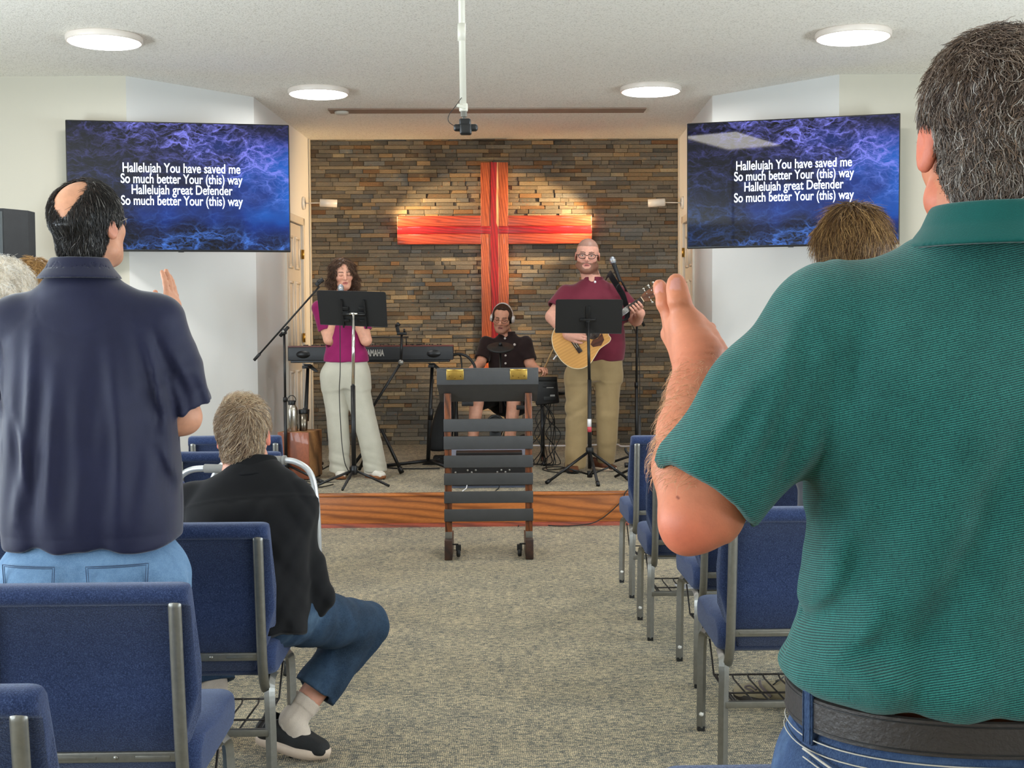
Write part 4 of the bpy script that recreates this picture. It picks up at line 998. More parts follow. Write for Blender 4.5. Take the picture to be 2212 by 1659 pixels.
# ------------------------------------------------------------------ floor equipment behind the pulpit
def floor_gear():
    # wedge monitor speaker seen through the slats
    a, c = P(972, 1060, 9.75), P(1142, 1060, 9.75); w = c.x - a.x; cx = (a.x + c.x) / 2
    t = thing('monitor_speaker', 'grey and black floor monitor seen through the slats of the pulpit', 'loudspeaker', (cx, 9.72, STAGE))
    zt = P(1055, 968, 10.05).z - STAGE; M_GY = mat('grey blue vinyl', (104, 108, 122), .6)
    b = MB(); b.prism([(-.11, 0), (-.13, .18), (.24, zt), (.30, zt - .02), (.30, 0)], 0, -w / 2, w / 2); b.build('cabinet', M_GY, t)
    b = MB(); b.prism([(-.14, .02), (-.147, .172), (-.13, .182), (-.11, .02)], 0, -w / 2 + .01, w / 2 - .01); cpn = b.build('control_panel', M_BEZEL, t)
    for k, x in enumerate((-.25, -.16, -.13, -.1, .06, .09, .12, .15)):
        b = MB(); b.lathe([(.008, 0), (.007, .012), (0, .013)], (x, -.143, .12 + .015 * (k % 2)), 10, Matrix.Rotation(pi / 2, 3, 'X')); b.build('knob', M_SILVER, cpn)
    R = Matrix.Rotation(math.atan2(zt - .18, .37), 3, 'X')
    b = MB(); b.box((0, -.10 + .06, .18 + .075), (w / 2 - .05, .035, .01), R, .003); b.build('slot', M_BLK, t)
    b = MB(); b.box((0, .16, zt - .075), (.075, .03, .012), R, .004); b.build('handle', M_BLK, t)
    for x in (-.14, .1):
        b = MB(); b.tube(smooth_pts([(x, -.143, .09), (x - .02, -.17, .06), (x - .03, -.18, .008), (x - .05, -.3, .006), (x - .06, -.39, .004)], 5), .004, 6); b.build('cable', M_PAPER if x < 0 else M_RUBBER, t)
    # drum kit: rack, pads, module
    k = thing('drum_kit', 'electronic drum kit with black pads in front of the seated drummer', 'drum kit', (P(1070, 950, 11.2).x, 11.2, STAGE)); o = Vector(k.location)
    L = lambda px, py, Y: P(px, py, Y) - o
    def disc(name, c, r, R, th=.018, m=M_RUBBER):
        b = MB(); b.lathe([(0, -th), (r * .5, -th), (r - .006, -th * .6), (r, 0), (r - .012, .006), (r * .3, .004), (r * .2, .012), (0, .014)], c, 32, R); return b.build(name, m, k)
    cy = L(1081, 750, 11.15); d = disc('cymbal_pad', cy, .118, Matrix.Rotation(radians(21), 3, 'X'))
    b = MB(); b.tube([cy + Vector((0, .0, -.02)), (cy.x, cy.y + .02, .45)], .011, 10); b.lathe([(0, .03), (.015, .028), (.018, .0)], cy + Vector((0, 0, .012)), 12); b.build('cymbal_arm', M_BLK, k)
    sn = L(1082, 800, 11.35); disc('snare_pad', sn, .13, Matrix.Rotation(radians(8), 3, 'X'), .03)
    b = MB(); b.lathe([(.0, .02), (.03, .018), (.036, .0)], sn + Vector((0, -.06, .0)), 14); b.build('pad_knob', M_GRIP, k)
    for px in (985, 1172):
        x = L(px, 900, 11.3).x; b = MB(); b.tube([(x, .1, .014), (x, .1, .60)], .018, 12); b.build('rack_post', M_BLK, k)
        b = MB(); b.tube([(x, .1, .05), (x, -.16, .014)], .014, 8); b.tube([(x, .1, .05), (x, .36, .014)], .014, 8); b.build('rack_foot', M_BLK, k)
    b = MB(); b.tube([(L(985, 900, 11.3).x, .1, .56), (L(1172, 900, 11.3).x, .1, .56)], .017, 12); b.build('rack_bar', M_BLK, k)
    b = MB(); b.tube([(sn.x, .12, .56), sn + Vector((0, 0, -.02))], .012, 8); b.tube([(cy.x, .1, .56), (cy.x, cy.y + .02, .46)], .012, 8); b.build('pad_arm', M_BLK, k)
    m = L(1180, 845, 11.0); b = MB(); b.box(m, (.10, .05, .11), Matrix.Rotation(-.1, 3, 'Y'), .012); b.build('sound_module', M_BEZEL, k)
    b = MB(); b.box(m + Vector((.0, -.03, .105)), (.09, .03, .018), None, .005); b.box(m + Vector((.03, -.055, -.06)), (.055, .01, .02), None, .004); b.box(m + Vector((.02, -.055, .05)), (.05, .008, .014), None, .003); b.build('module_panel', M_BLK, k)
    b = MB(); b.box(m + Vector((.03, -.056, .035)), (.03, .006, .006), None); b.box(m + Vector((.05, -.058, -.035)), (.02, .006, .008), None); b.build('module_buttons', M_GRIP, k)
    b = MB(); b.tube([m, (L(1172, 900, 11.3).x, .1, .56)], .014, 8); b.tube([m + Vector((.08, 0, -.02)), m + Vector((.22, .08, -.02))], .016, 8); b.build('module_arm', M_BLK, k)
    kp = L(1070, 915, 11.0); b = MB(); R = Matrix.Rotation(pi / 2, 3, 'X')
    b.lathe([(0, .02), (.05, .022), (.058, .015), (.06, .03), (.075, .028), (.078, .0), (.07, -.03), (0, -.03)], kp, 30, R); kd = b.build('kick_pad', M_RUBBER, k)
    text_mesh('lettering', 'ALESIS', .028, M_PAPER, kd, kp + Vector((0, -.032, -.012)), Matrix.Rotation(pi / 2, 3, 'X'), .0005, .0008)
    b = MB(); b.box((kp.x, kp.y + .05, .19), (.05, .02, .2), None, .006); b.box((kp.x, kp.y + .05, .012), (.12, .14, .011), None, .003); b.build('kick_stand', M_BLK, k)
    for i, (px, py) in enumerate(((1010, 872), (1128, 880))):
        q = L(px, py, 11.15); b = MB(); b.box(q, (.05, .03, .02), None, .006); b.tube([q, (q.x, .1, .56)], .012, 8); b.build('pad_clamp', M_BLK, k)
    rnd = random.Random(3); b = MB()
    for i in range(9):
        x = m.x + rnd.uniform(-.12, .08); p = [(m.x + rnd.uniform(-.06, .05), m.y + .02, m.z - .10)]
        for j in range(1, 5): p.append((x + rnd.uniform(-.07, .07), m.y + rnd.uniform(-.02, .12), m.z - .10 - (m.z - .12) * j / 4))
        p.append((x - rnd.uniform(.0, .15), m.y + rnd.uniform(0, .2), .008)); b.tube(smooth_pts(p, 5), .0042, 6)
    b.build('cable_loom', M_RUBBER, k)
    # leaning black gig bag
    g0 = P(960, 985, 11.45); t = thing('gig_bag', 'black gig bag leaning beside the pulpit behind the keyboard stand', 'bag', (g0.x, 11.45, STAGE))
    z1 = P(975, 868, 11.45).z - STAGE
    b = MB(); b.tube(smooth_pts([(-.055, 0, .10), (-.05, .0, .2), (.0, .03, .45), (.04, .05, z1)], 5), [.05, .07, .075, .076, .075, .073, .07, .068, .066, .062, .058, .056, .055, .054, .053, .05], 14, flat=(1.2, .8)); b.build('body', mat('nylon black', (17, 17, 19), .75, bump=.3, bs=300), t)
    b = MB(); b.tube([(.02, -.02, .01), (.06, .02, .35), (.08, .05, z1)], .03, 10); b.build('neck_pocket', mat('nylon black', (0, 0, 0)), t)
    b = MB(); b.bb((-.10, -.05, 0), (.06, .06, .06), .02); b.build('base_pad', mat('nylon black', (0, 0, 0)), t)
    # small stool of the drummer
    st_ = thing('drum_stool', 'black round stool the drummer sits on', 'stool', (P(1092, 900, 11.95).x, 11.95, STAGE))
    b = MB(); b.lathe([(0, .43), (.15, .43), (.17, .445), (.17, .48), (.15, .5), (0, .5)], (0, 0, 0), 28); b.build('seat', M_BEZEL, st_)
    b = MB(); b.tube([(0, 0, .1), (0, 0, .44)], .016, 10); b.build('post', M_CHROME, st_)
    for i in range(3):
        a = i * 2 * pi / 3; b = MB(); b.tube([(0, 0, .3), (.22 * cos(a), .22 * sin(a), .012)], .011, 8); b.build('leg', M_CHROME, st_)
    # guitar stand foot showing beside the front right chair
    gs = P(1360, 1000, 10.0); t = thing('guitar_stand', 'black folded guitar stand beside the front right chair', 'guitar stand', (gs.x + .08, 10.0, STAGE)); o = Vector(t.location)
    b = MB(); b.tube([(0, .0, .012), (.0, .02, .50)], .012, 8); b.build('post', M_BLK, t)
    b = MB(); p = [P(1351, 967, 10.0) - o, P(1352, 974, 10.0) - o, P(1357, 980, 10.0) - o, P(1366, 986, 10.0) - o, (0, .01, .2)]; b.tube(smooth_pts(p, 4), .010, 8); b.tube([P(1349, 1005, 10) - o, P(1372, 1003, 10) - o], .02, 8); b.build('cradle_arm', M_BLK, t)
    for dx, dy in ((-.02, -.22), (.22, .1), (-.18, .14)):
        b = MB(); b.tube([(0, 0, .12), (dx, dy, .012)], .01, 8); b.build('leg', M_BLK, t)
floor_gear()

def cable(label, pts, r=.004, m=None, name='cable', group='cables on the stage carpet'):
    b = MB(); b.tube(smooth_pts(pts, 7), r, 7); o = b.build(name, m or M_RUBBER); return tag(o, label, 'cable', group)
def G(px, py, z=STAGE + .006):
    d = CM @ Vector(((px - 1106) / FPX, -(py - 829.5) / FPX, -1)); return EYE + d * ((z - EYE.z) / d.z)
cable('black cable running along the carpet behind the woman singer\'s shoes', [G(692, 1016), G(720, 1004), G(760, 1010), G(800, 1006), G(860, 1012), G(950, 1012)], .006)
cable('black cable lying along the stage edge near the walker', [G(612, 1046), G(640, 1050), G(660, 1044), G(690, 1052), G(720, 1046)], .004)
cable('black cable coil on the carpet left of the guitarist\'s shoe', [G(1176, 960), G(1182, 985), G(1180, 1012), G(1200, 1014), G(1230, 1010), G(1215, 1020), G(1185, 1018), G(1172, 1012), G(1200, 1008), G(1240, 1012)], .004)
cable('white cable running along the foot of the stone wall', [G(1140, 962), G(1200, 963), G(1260, 962), G(1330, 960), G(1345, 964), G(1400, 963)], .008, M_PAPER)
cable('thin black cord hanging over the stage edge to the right block of chairs', [P(1366, 1050, 9.36) + Vector((0, 0, .0)), P(1352, 1062, 9.25), P(1340, 1085, 9.245), P(1300, 1120, 9.242), P(1265, 1133, 9.2), G(1200, 1136, .006), G(1130, 1128, .006), G(1100, 1120, .006) if False else G(1120, 1137, .006)], .004, group='cords at the stage edge')
def foot_switch():
    c = G(935, 1003, STAGE); t = thing('foot_pedal', 'small black pedal on the carpet left of the pulpit', 'pedal', (c.x, c.y, STAGE))
    b = MB(); b.prism([(-.09, 0), (-.085, .014), (.08, .05), (.09, .045), (.09, 0)], 1, -.05, .05); b.build('body', M_BLK, t)
    b = MB(); b.box((.0, 0, .037), (.07, .04, .006), Matrix.Rotation(-.2, 3, 'Y'), .003); b.build('treadle', M_RUBBER, t)
foot_switch()

# ------------------------------------------------------------------ guitar
def guitar():
    Yg = 10.30
    M_TOP = wood('spruce top', (206, 148, 80), (216, 160, 90), 9, (.25, 3, 1), .3, .4, .4); M_SIDE = wood('rosewood side', (48, 22, 12), (98, 52, 30), 5, (.4, 3, 3), .35, .3); M_NECK = wood('mahogany neck', (70, 36, 20), (120, 72, 42), 5, (.4, 3, 3), .4, .2)
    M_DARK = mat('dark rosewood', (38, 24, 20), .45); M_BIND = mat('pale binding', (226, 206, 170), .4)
    a = P(1205, 768, Yg); e = P(1418, 626, Yg - .06); ax = (e - a).normalized()
    t = thing('acoustic_guitar', 'natural wood acoustic guitar held by the guitarist', 'guitar', a)
    z = Vector((0, -1, 0)); z = (z - ax * z.dot(ax)).normalized(); y = z.cross(ax)
    t.matrix_world = Matrix.Translation(a) @ Matrix((ax, y, z)).transposed().to_4x4()
    up = [(0, 0), (.006, .07), (.04, .145), (.10, .19), (.17, .197), (.24, .17), (.30, .142), (.35, .138), (.41, .142), (.455, .128), (.485, .09), (.492, .035)]
    dn = [(.495, -.03), (.468, -.042), (.440, -.062), (.425, -.09), (.425, -.118), (.40, -.136), (.35, -.138), (.30, -.142), (.24, -.17), (.17, -.197), (.10, -.19), (.04, -.145), (.006, -.07)]
    pl = [(p.x, p.y) for p in smooth_pts([(x, q, 0) for x, q in up + dn], 5, True)]
    b = MB(); b.prism(pl, 2, -.10, .0, True); b.build('body_sides', M_SIDE, t)
    b = MB(); b.prism([((x - .22) * .985 + .22, q * .985) for x, q in pl], 2, -.0005, .004); top = b.build('top_board', M_TOP, t)
    b = MB(); b.tube([(x, q, .001) for x, q in pl], .0035, 6, closed=True); b.build('binding', M_BIND, t)
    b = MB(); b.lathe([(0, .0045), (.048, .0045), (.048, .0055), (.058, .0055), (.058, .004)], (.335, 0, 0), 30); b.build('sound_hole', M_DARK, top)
    b = MB(); b.prism([(.30, -.05), (.335, -.062), (.39, -.045), (.375, -.10), (.33, -.125), (.27, -.10), (.265, -.07)], 2, .004, .0062); b.build('pickguard', M_SIDE, top)
    b = MB(); b.box((.165, 0, .009), (.018, .08, .005), None, .003); br = b.build('bridge', M_DARK, top)
    b = MB()
    for i in range(6): b.lathe([(.004, 0), (.003, .004), (0, .005)], (.158, -.03 + i * .012, .014), 8)
    b.bb((.172, -.036, .013), (.175, .036, .018)); b.build('bridge_pins', M_BIND, br)
    b = MB(); b.prism([(.40, -.029), (.80, -.022), (.80, .022), (.40, .029)], 2, .006, .012); b.build('fretboard', M_DARK, t)
    b = MB(); b.tube([(.46, 0, -.012), (.62, 0, -.006), (.80, 0, -.005)], [.030, .026, .022], 12, flat=(.6, 1)); b.build('neck', M_NECK, t)
    b = MB()
    for i in range(14): x = .80 - (.64 - .64 / 2 ** (i / 12)); b.bb((x - .001, -.024, .012), (x + .001, .024, .0133))
    b.build('frets', M_CHROME, t)
    b = MB(); b.bb((.80, -.023, .006), (.806, .023, .016)); b.build('nut', M_BIND, t)
    b = MB(); b.prism([(.805, -.022), (.83, -.034), (.99, -.038), (.985, -.012), (1.0, 0), (.985, .012), (.99, .038), (.83, .034), (.805, .022)], 2, -.012, .004); hs = b.build('headstock', M_NECK, t)
    for i in range(3):
        for s in (-1, 1):
            x = .855 + i * .045; b = MB(); b.tube([(x, s * .03, -.004), (x, s * .06, -.004)], .004, 6); b.box((x, s * .064, -.004), (.009, .007, .006), None, .003); b.tube([(x, s * .018, 0), (x, s * .018, .02)], .005, 8); b.build('tuner', M_CHROME, hs)
    b = MB()
    for i in range(6): b.tube([(.172, -.027 + i * .0108, .018), (.803, -.0175 + i * .007, .0155)], .0006, 4)
    b.build('strings', M_CHROME, t)
    b = MB(); b.lathe([(.007, 0), (.006, -.012), (.012, -.018), (0, -.02)], (0, 0, -.05), 12, Matrix.Rotation(pi / 2, 3, 'Y')); b.tube([(-.02, 0, -.05), (-.05, -.01, -.05)], .006, 8); b.build('end_plug', M_PAPER, t)
    return t
GTR = guitar()
# ------------------------------------------------------------------ implicit-surface modeller for people and clothes
A3 = lambda p: np.array(p, dtype=np.float64)
def nrmz(v): v = A3(v); return v / np.linalg.norm(v)
def rc(a, b, r1, r2=None):
    a, b = A3(a), A3(b); r2 = r1 if r2 is None else r2; ab = b - a; L2 = max(ab @ ab, 1e-12)
    def f(p):
        t = np.clip(((p - a) @ ab) / L2, 0, 1); d = p - a - t[:, None] * ab
        return np.sqrt((d * d).sum(1)) - (r1 + (r2 - r1) * t)
    return f
def ell(c, r, R=None):
    c, r = A3(c), A3(r); m = r.min()
    def f(p):
        q = p - c
        if R is not None: q = q @ R
        k0 = np.sqrt(((q / r) ** 2).sum(1)); k1 = np.sqrt(((q / (r * r)) ** 2).sum(1)) + 1e-9
        return k0 * (k0 - 1) / k1
    return f
def rbox(c, h, rd=.01, R=None):
    c, h = A3(c), A3(h)
    def f(p):
        q = p - c
        if R is not None: q = q @ R
        q = np.abs(q) - (h - rd); return np.sqrt((np.maximum(q, 0) ** 2).sum(1)) + np.minimum(q.max(1), 0) - rd
    return f
def loft(rows, o=(0, 0, 0), R=None, n=2.4, k=.03, lin=False):
    """rows: (z, cx, cy, rx, ry) up the local z; rounded at both ends"""
    rows = A3(rows); o = A3(o); zz = rows[:, 0]; zd = np.linspace(zz[0], zz[-1], 160)
    cols = []
    for j in range(1, 5):                       # monotone-ish cubic through the rows
        y = rows[:, j]; m = np.gradient(y, zz); i = np.clip(np.searchsorted(zz, zd) - 1, 0, len(zz) - 2); h = zz[i + 1] - zz[i]; t = (zd - zz[i]) / h
        cols.append(np.interp(zd, zz, y) if lin else y[i] * (1 + 2 * t) * (1 - t) ** 2 + h * m[i] * t * (1 - t) ** 2 + y[i + 1] * t * t * (3 - 2 * t) + h * m[i + 1] * t * t * (t - 1))
    def f(p):
        q = p - o
        if R is not None: q = q @ R
        z = q[:, 2]; cx, cy, rx, ry = [np.interp(z, zd, c) for c in cols]
        u = np.abs((q[:, 0] - cx) / rx); v = np.abs((q[:, 1] - cy) / ry)
        d = ((u ** n + v ** n) ** (1 / n) - 1) * np.minimum(rx, ry)
        e = np.maximum(zz[0] - z, z - zz[-1])
        h_ = np.maximum(k - np.abs(d - e), 0) / k
        return np.maximum(d, e) + h_ * h_ * k / 4
    return f
def sleeve(a, b, r1, r2, n=None):
    """cone that ends flat at b"""
    a, b = A3(a), A3(b); ax = nrmz(b - a); n = ax if n is None else nrmz(n); g = rc(a, b + ax * r2 * 1.3, r1, r2)
    return lambda p: np.maximum(g(p), (p - b) @ n)
def half(pt, n):
    """keeps the side the normal points away from"""
    pt, n = A3(pt), nrmz(n); return lambda p: (p - pt) @ n

class Sdf:
    def __init__(s): s.ops = []
    def u(s, f, k=.02): s.ops.append(('u', f, k)); return s
    def sub(s, f, k=.005): s.ops.append(('s', f, k)); return s
    def cut(s, f, k=.002): s.ops.append(('i', f, k)); return s
    def disp(s, f): s.ops.append(('d', f, 0)); return s
    def limb(s, pts, rs, k=.02):
        for i in range(len(pts) - 1): s.u(rc(pts[i], pts[i + 1], rs[i], rs[i + 1]), k if i == 0 else min(k, .010))
        return s
    @staticmethod
    def fold(d, op, v, k):
        if op == 'u': h = np.maximum(k - np.abs(d - v), 0) / k; return np.minimum(d, v) - h * h * k / 4
        if op == 's': v = -v
        h = np.maximum(k - np.abs(d - v), 0) / k; return np.maximum(d, v) + h * h * k / 4
    def __call__(s, p):
        d = np.full(len(p), 9.0)
        for op, f, k in s.ops: d = d + f(p) if op == 'd' else s.fold(d, op, f(p), k)
        return d
    def mesh(s, lo, hi, h, B=8):
        lo, hi = A3(lo), A3(hi); nb = np.ceil((hi - lo) / (B * h)).astype(int)
        g = np.stack(np.meshgrid(*[np.arange(q) for q in nb], indexing='ij'), -1).reshape(-1, 3)
        C = lo + (g + .5) * B * h; Rb = .87 * B * h
        vals = [None if op == 'd' else f(C) for op, f, k in s.ops]; d = np.full(len(C), 9.0)
        for (op, f, k), v in zip(s.ops, vals): d = d if op == 'd' else s.fold(d, op, v, k)
        act = np.abs(d) < Rb * 1.5 + .02; g = g[act]; vals = [None if v is None else v[act] for v in vals]; C = C[act]
        ax = np.arange(B + 1); off = np.stack(np.meshgrid(ax, ax, ax, indexing='ij'), -1).reshape(-1, 3) * h
        N = nb * B + 2; key = lambda c: (c[..., 0] * N[1] + c[..., 1]) * N[2] + c[..., 2]
        cv, ck, quads = [], [], []
        cor = np.array([[i, j, k] for i in (0, 1) for j in (0, 1) for k in (0, 1)])
        edges = [(a, b) for a in range(8) for b in range(a + 1, 8) if abs(cor[a] - cor[b]).sum() == 1]
        for s0 in range(0, len(g), 1200):
            sl = slice(s0, s0 + 1200); m = len(g[sl]); base = lo + g[sl] * B * h
            D = np.full((m, (B + 1) ** 3), 9.0)
            for (op, f, k), v in zip(s.ops, vals):
                if op == 'd': rel = np.arange(m)
                elif op == 'i': rel = np.nonzero(v[sl] > -(Rb * 1.5 + k + .02))[0]
                else: rel = np.nonzero(v[sl] < Rb * 1.5 + k + .02)[0]
                if not len(rel): continue
                p = (base[rel][:, None, :] + off[None]).reshape(-1, 3); w = f(p).reshape(len(rel), -1)
                D[rel] = D[rel] + w if op == 'd' else s.fold(D[rel], op, w, k)
            D = D.reshape(m, B + 1, B + 1, B + 1); S = D < 0
            cnt = sum(S[:, i:i + B, j:j + B, k:k + B].astype(np.int8) for i, j, k in cor)
            mi, ci, cj, ckk = np.nonzero((cnt > 0) & (cnt < 8))
            if not len(mi): continue
            c8 = np.stack([D[mi, ci + i, cj + j, ckk + k] for i, j, k in cor], 1)
            acc = np.zeros((len(mi), 3)); n = np.zeros(len(mi))
            for a, b in edges:
                x = (c8[:, a] < 0) != (c8[:, b] < 0); t = np.where(x, c8[:, a] / np.where(x, c8[:, a] - c8[:, b], 1), 0)
                acc += np.where(x[:, None], cor[a] + t[:, None] * (cor[b] - cor[a]), 0); n += x
            cell = g[sl][mi] * B + np.stack([ci, cj, ckk], 1)
            cv.append(lo + (cell + acc / n[:, None]) * h); ck.append(key(cell))
            for a in range(3):
                sh = [0, 0, 0]; sh[a] = 1
                S0 = S[:, :B, :B, :B]; S1 = S[:, sh[0]:sh[0] + B, sh[1]:sh[1] + B, sh[2]:sh[2] + B]
                e = np.stack(np.nonzero(S0 != S1), 1)
                if not len(e): continue
                pos = S0[e[:, 0], e[:, 1], e[:, 2], e[:, 3]]; cell = g[sl][e[:, 0]] * B + e[:, 1:]
                b1, b2 = np.zeros(3, int), np.zeros(3, int); b1[(a + 1) % 3] = 1; b2[(a + 2) % 3] = 1
                q = np.stack([key(cell - b1 - b2), key(cell - b2), key(cell), key(cell - b1)], 1)
                q[~pos] = q[~pos][:, ::-1]; quads.append(q)
        V = np.concatenate(cv); K = np.concatenate(ck); Q = np.concatenate(quads); o = np.argsort(K); K = K[o]; V = V[o]
        ix = np.clip(np.searchsorted(K, Q), 0, len(K) - 1); ok = (K[ix] == Q).all(1)
        return V, ix[ok]

def vnormals(V, F):
    n = np.cross(V[F[:, 2]] - V[F[:, 0]], V[F[:, 3]] - V[F[:, 1]]); N = np.zeros_like(V)
    for i in range(4): np.add.at(N, F[:, i], n)
    return N / (np.linalg.norm(N, axis=1)[:, None] + 1e-12)

def np_mesh(name, V, F, m, parent, col=None, smooth=True):
    me = bpy.data.meshes.new(name); me.vertices.add(len(V)); me.vertices.foreach_set('co', np.ascontiguousarray(V, dtype=np.float32).ravel())
    me.loops.add(F.size); me.loops.foreach_set('vertex_index', F.astype(np.int32).ravel())
    me.polygons.add(len(F)); me.polygons.foreach_set('loop_start', np.arange(0, F.size, F.shape[1], dtype=np.int32))
    me.update(calc_edges=True)
    me.polygons.foreach_set('use_smooth', np.full(len(F), smooth))
    if col is not None:
        a = me.color_attributes.new('Col', 'FLOAT_COLOR', 'POINT'); a.data.foreach_set('color', np.c_[col, np.ones(len(V))].astype(np.float32).ravel())
    me.materials.append(m); o = bpy.data.objects.new(name, me); return link(o, parent)

def relax(V, F, n=1, lam=.5):
    for _ in range(n):
        S = np.zeros_like(V); c = np.zeros(len(V))
        for i in range(4):
            a, b = F[:, i], F[:, (i + 1) % 4]; np.add.at(S, a, V[b]); np.add.at(c, a, 1)
        V = V + lam * (S / np.maximum(c, 1)[:, None] - V)
    return V

def frame(yaw=0, pitch=0, roll=0):
    """columns: subject's right, forward, up; yaw 0 faces the stage (+y)"""
    return np.array(Matrix.Rotation(yaw, 3, 'Z') @ Matrix.Rotation(pitch, 3, 'X') @ Matrix.Rotation(roll, 3, 'Y'))

SKIN = attr_mat('skin', .5, .25, 420, .0008, sss=.12, spec=.35, noisevar=.10, ns=45)
HAIRM = attr_mat('hair strands', .42, 0, spec=.35, noisevar=.06, ns=30)

def head_sdf(S, c, R, s=1.0, face=True, k=.014, mouth=.003, jowl=1.0):
    T = lambda p: A3(c) + R @ (A3(p) * s)
    E = lambda p, r: ell(T(p), A3(r) * s, R)
    C = lambda a, b, r1, r2=None: rc(T(a), T(b), r1 * s, (r1 if r2 is None else r2) * s)
    S.u(E((0, -.018, .036), (.074, .094, .086)), .02); S.u(E((0, .012, .03), (.069, .078, .078)), .03)
    S.u(E((0, .03, -.048), (.056 * jowl, .056, .068)), .035)
    S.u(C((0, .066, -.098), (0, .060, -.094), .021 * jowl), .03)
    for x in (-1, 1):
        S.u(C((x * .050 * jowl, .0, -.066), (x * .022, .062, -.094), .020 * jowl, .017), .03)
        S.u(E((x * .043, .056, -.022), (.022, .02, .018)), .03)
    S.u(C((-.030, .078, .022), (.030, .078, .022), .011), .018)
    for x in (-1, 1):
        S.sub(E((x * .031, .098, .004), (.019, .018, .012)), .014)
        S.u(E((x * .0305, .076, .003), (.0135, .0115, .0105)), .004)
        S.u(C((x * .019, .087, .0115), (x * .044, .079, .009), .0042), .006)
    S.u(C((0, .086, .012), (0, .109, -.026), .0075, .0115), .014)
    for x in (-1, 1): S.u(E((x * .011, .098, -.030), (.009, .010, .0075)), .008)
    S.u(C((-.017, .081, -.057), (.017, .081, -.057), .0065), .01); S.u(C((0, .088, -.0565), (0, .088, -.0565), .0055), .012)
    S.u(C((-.014, .080, -.071), (.014, .080, -.071), .0072), .01)
    S.sub(C((-.020, .095, -.0635), (.020, .095, -.0635), mouth + .004, mouth + .004), .004)
    for x in (-1, 1):
        Re = R @ frame(x * -.45, .12)
        S.u(ell(T((x * .079, -.012, -.004)), A3((.0085, .019, .032)) * s, Re), .006)
        S.sub(ell(T((x * .088, -.008, -.002)), A3((.006, .010, .019)) * s, Re), .006)
    return S

def head_local(V, c, R, s): return ((V - A3(c)) @ R) / s

def paint_head(col, V, c, R, s, skin, brow=(70, 48, 36), lip=(168, 92, 86), eyes='open', stubble=None, scalp=None, beard=None, blush=True):
    q = head_local(V, c, R, s); x, y, z = q.T; ax = np.abs(x); near = (np.linalg.norm(q, axis=1) < .17)
    def put(mask, c_, a=1.0):
        m = mask & near; col[m] = col[m] * (1 - a) + np.array(srgb(c_)) * a
    f = y > .03
    if scalp is not None: put((z > .068 - .25 * np.maximum(0, .05 - y)) | ((y < .02) & (z > -.02) & ~((ax > .074))), scalp, .78)
    if beard is not None:
        out = ((ax / .030) ** 2 + ((z + .066) / .021) ** 2) > 1; put((z < -.046 + .35 * np.maximum(0, ax - .035)) & (y > -.01) & out & (z > -.125), beard, .8); put((np.abs(z + .0475 + 2.0 * x * x * 6) < .0052) & (ax < .030) & f, beard, .75); put((ax > .055) & (z < .0) & (z > -.06) & (y > -.012) & (y < .03), beard, .6)
    if stubble is not None: put((z < -.038) & (y > -.01) & (z > -.125), stubble, .35)
    if blush: put((np.hypot(ax - .042, z + .028) < .022) & f, (214, 128, 108), .22); put((np.hypot(ax, z + .026) < .012) & (y > .09), (206, 120, 102), .25)
    put((np.abs(z - .0235 - .004 * (1 - ((ax - .032) / .018) ** 2)) < .0042) & (ax > .012) & (ax < .048) & f, brow, .85)
    if eyes in ('open', 'narrow'):
        e = (((ax - .0305) / .0125) ** 2 + ((z - .002) / (.0052 if eyes == 'open' else .0032)) ** 2 < 1) & (y > .07)
        put(e, (226, 220, 212)); put((np.hypot(ax - .0305, z - .003) < .0052) & e, (52, 38, 30))
        put((np.abs(z - .0085) < .0016) & (ax > .018) & (ax < .044) & f, (50, 34, 28), .8)
    else:
        put((np.abs(z + .0045 - .004 * ((ax - .031) / .014) ** 2) < .0020) & (ax > .017) & (ax < .045) & f, (44, 30, 26), .9)
        put((((ax - .031) / .016) ** 2 + ((z - .002) / .009) ** 2 < 1) & f, (150, 92, 78), .25)
    put((((x) / .0235) ** 2 + ((z + .0635) / .0125) ** 2 < 1) & (y > .068), lip, .75)
    put((((x) / .019) ** 2 + ((z + .0635) / .0030) ** 2 < 1) & (y > .06), (70, 28, 28), .85)
    put((ax > .0745) & (y < .02) & (y > -.05) & (np.abs(z) < .04), (206, 112, 94), .30)
    return col

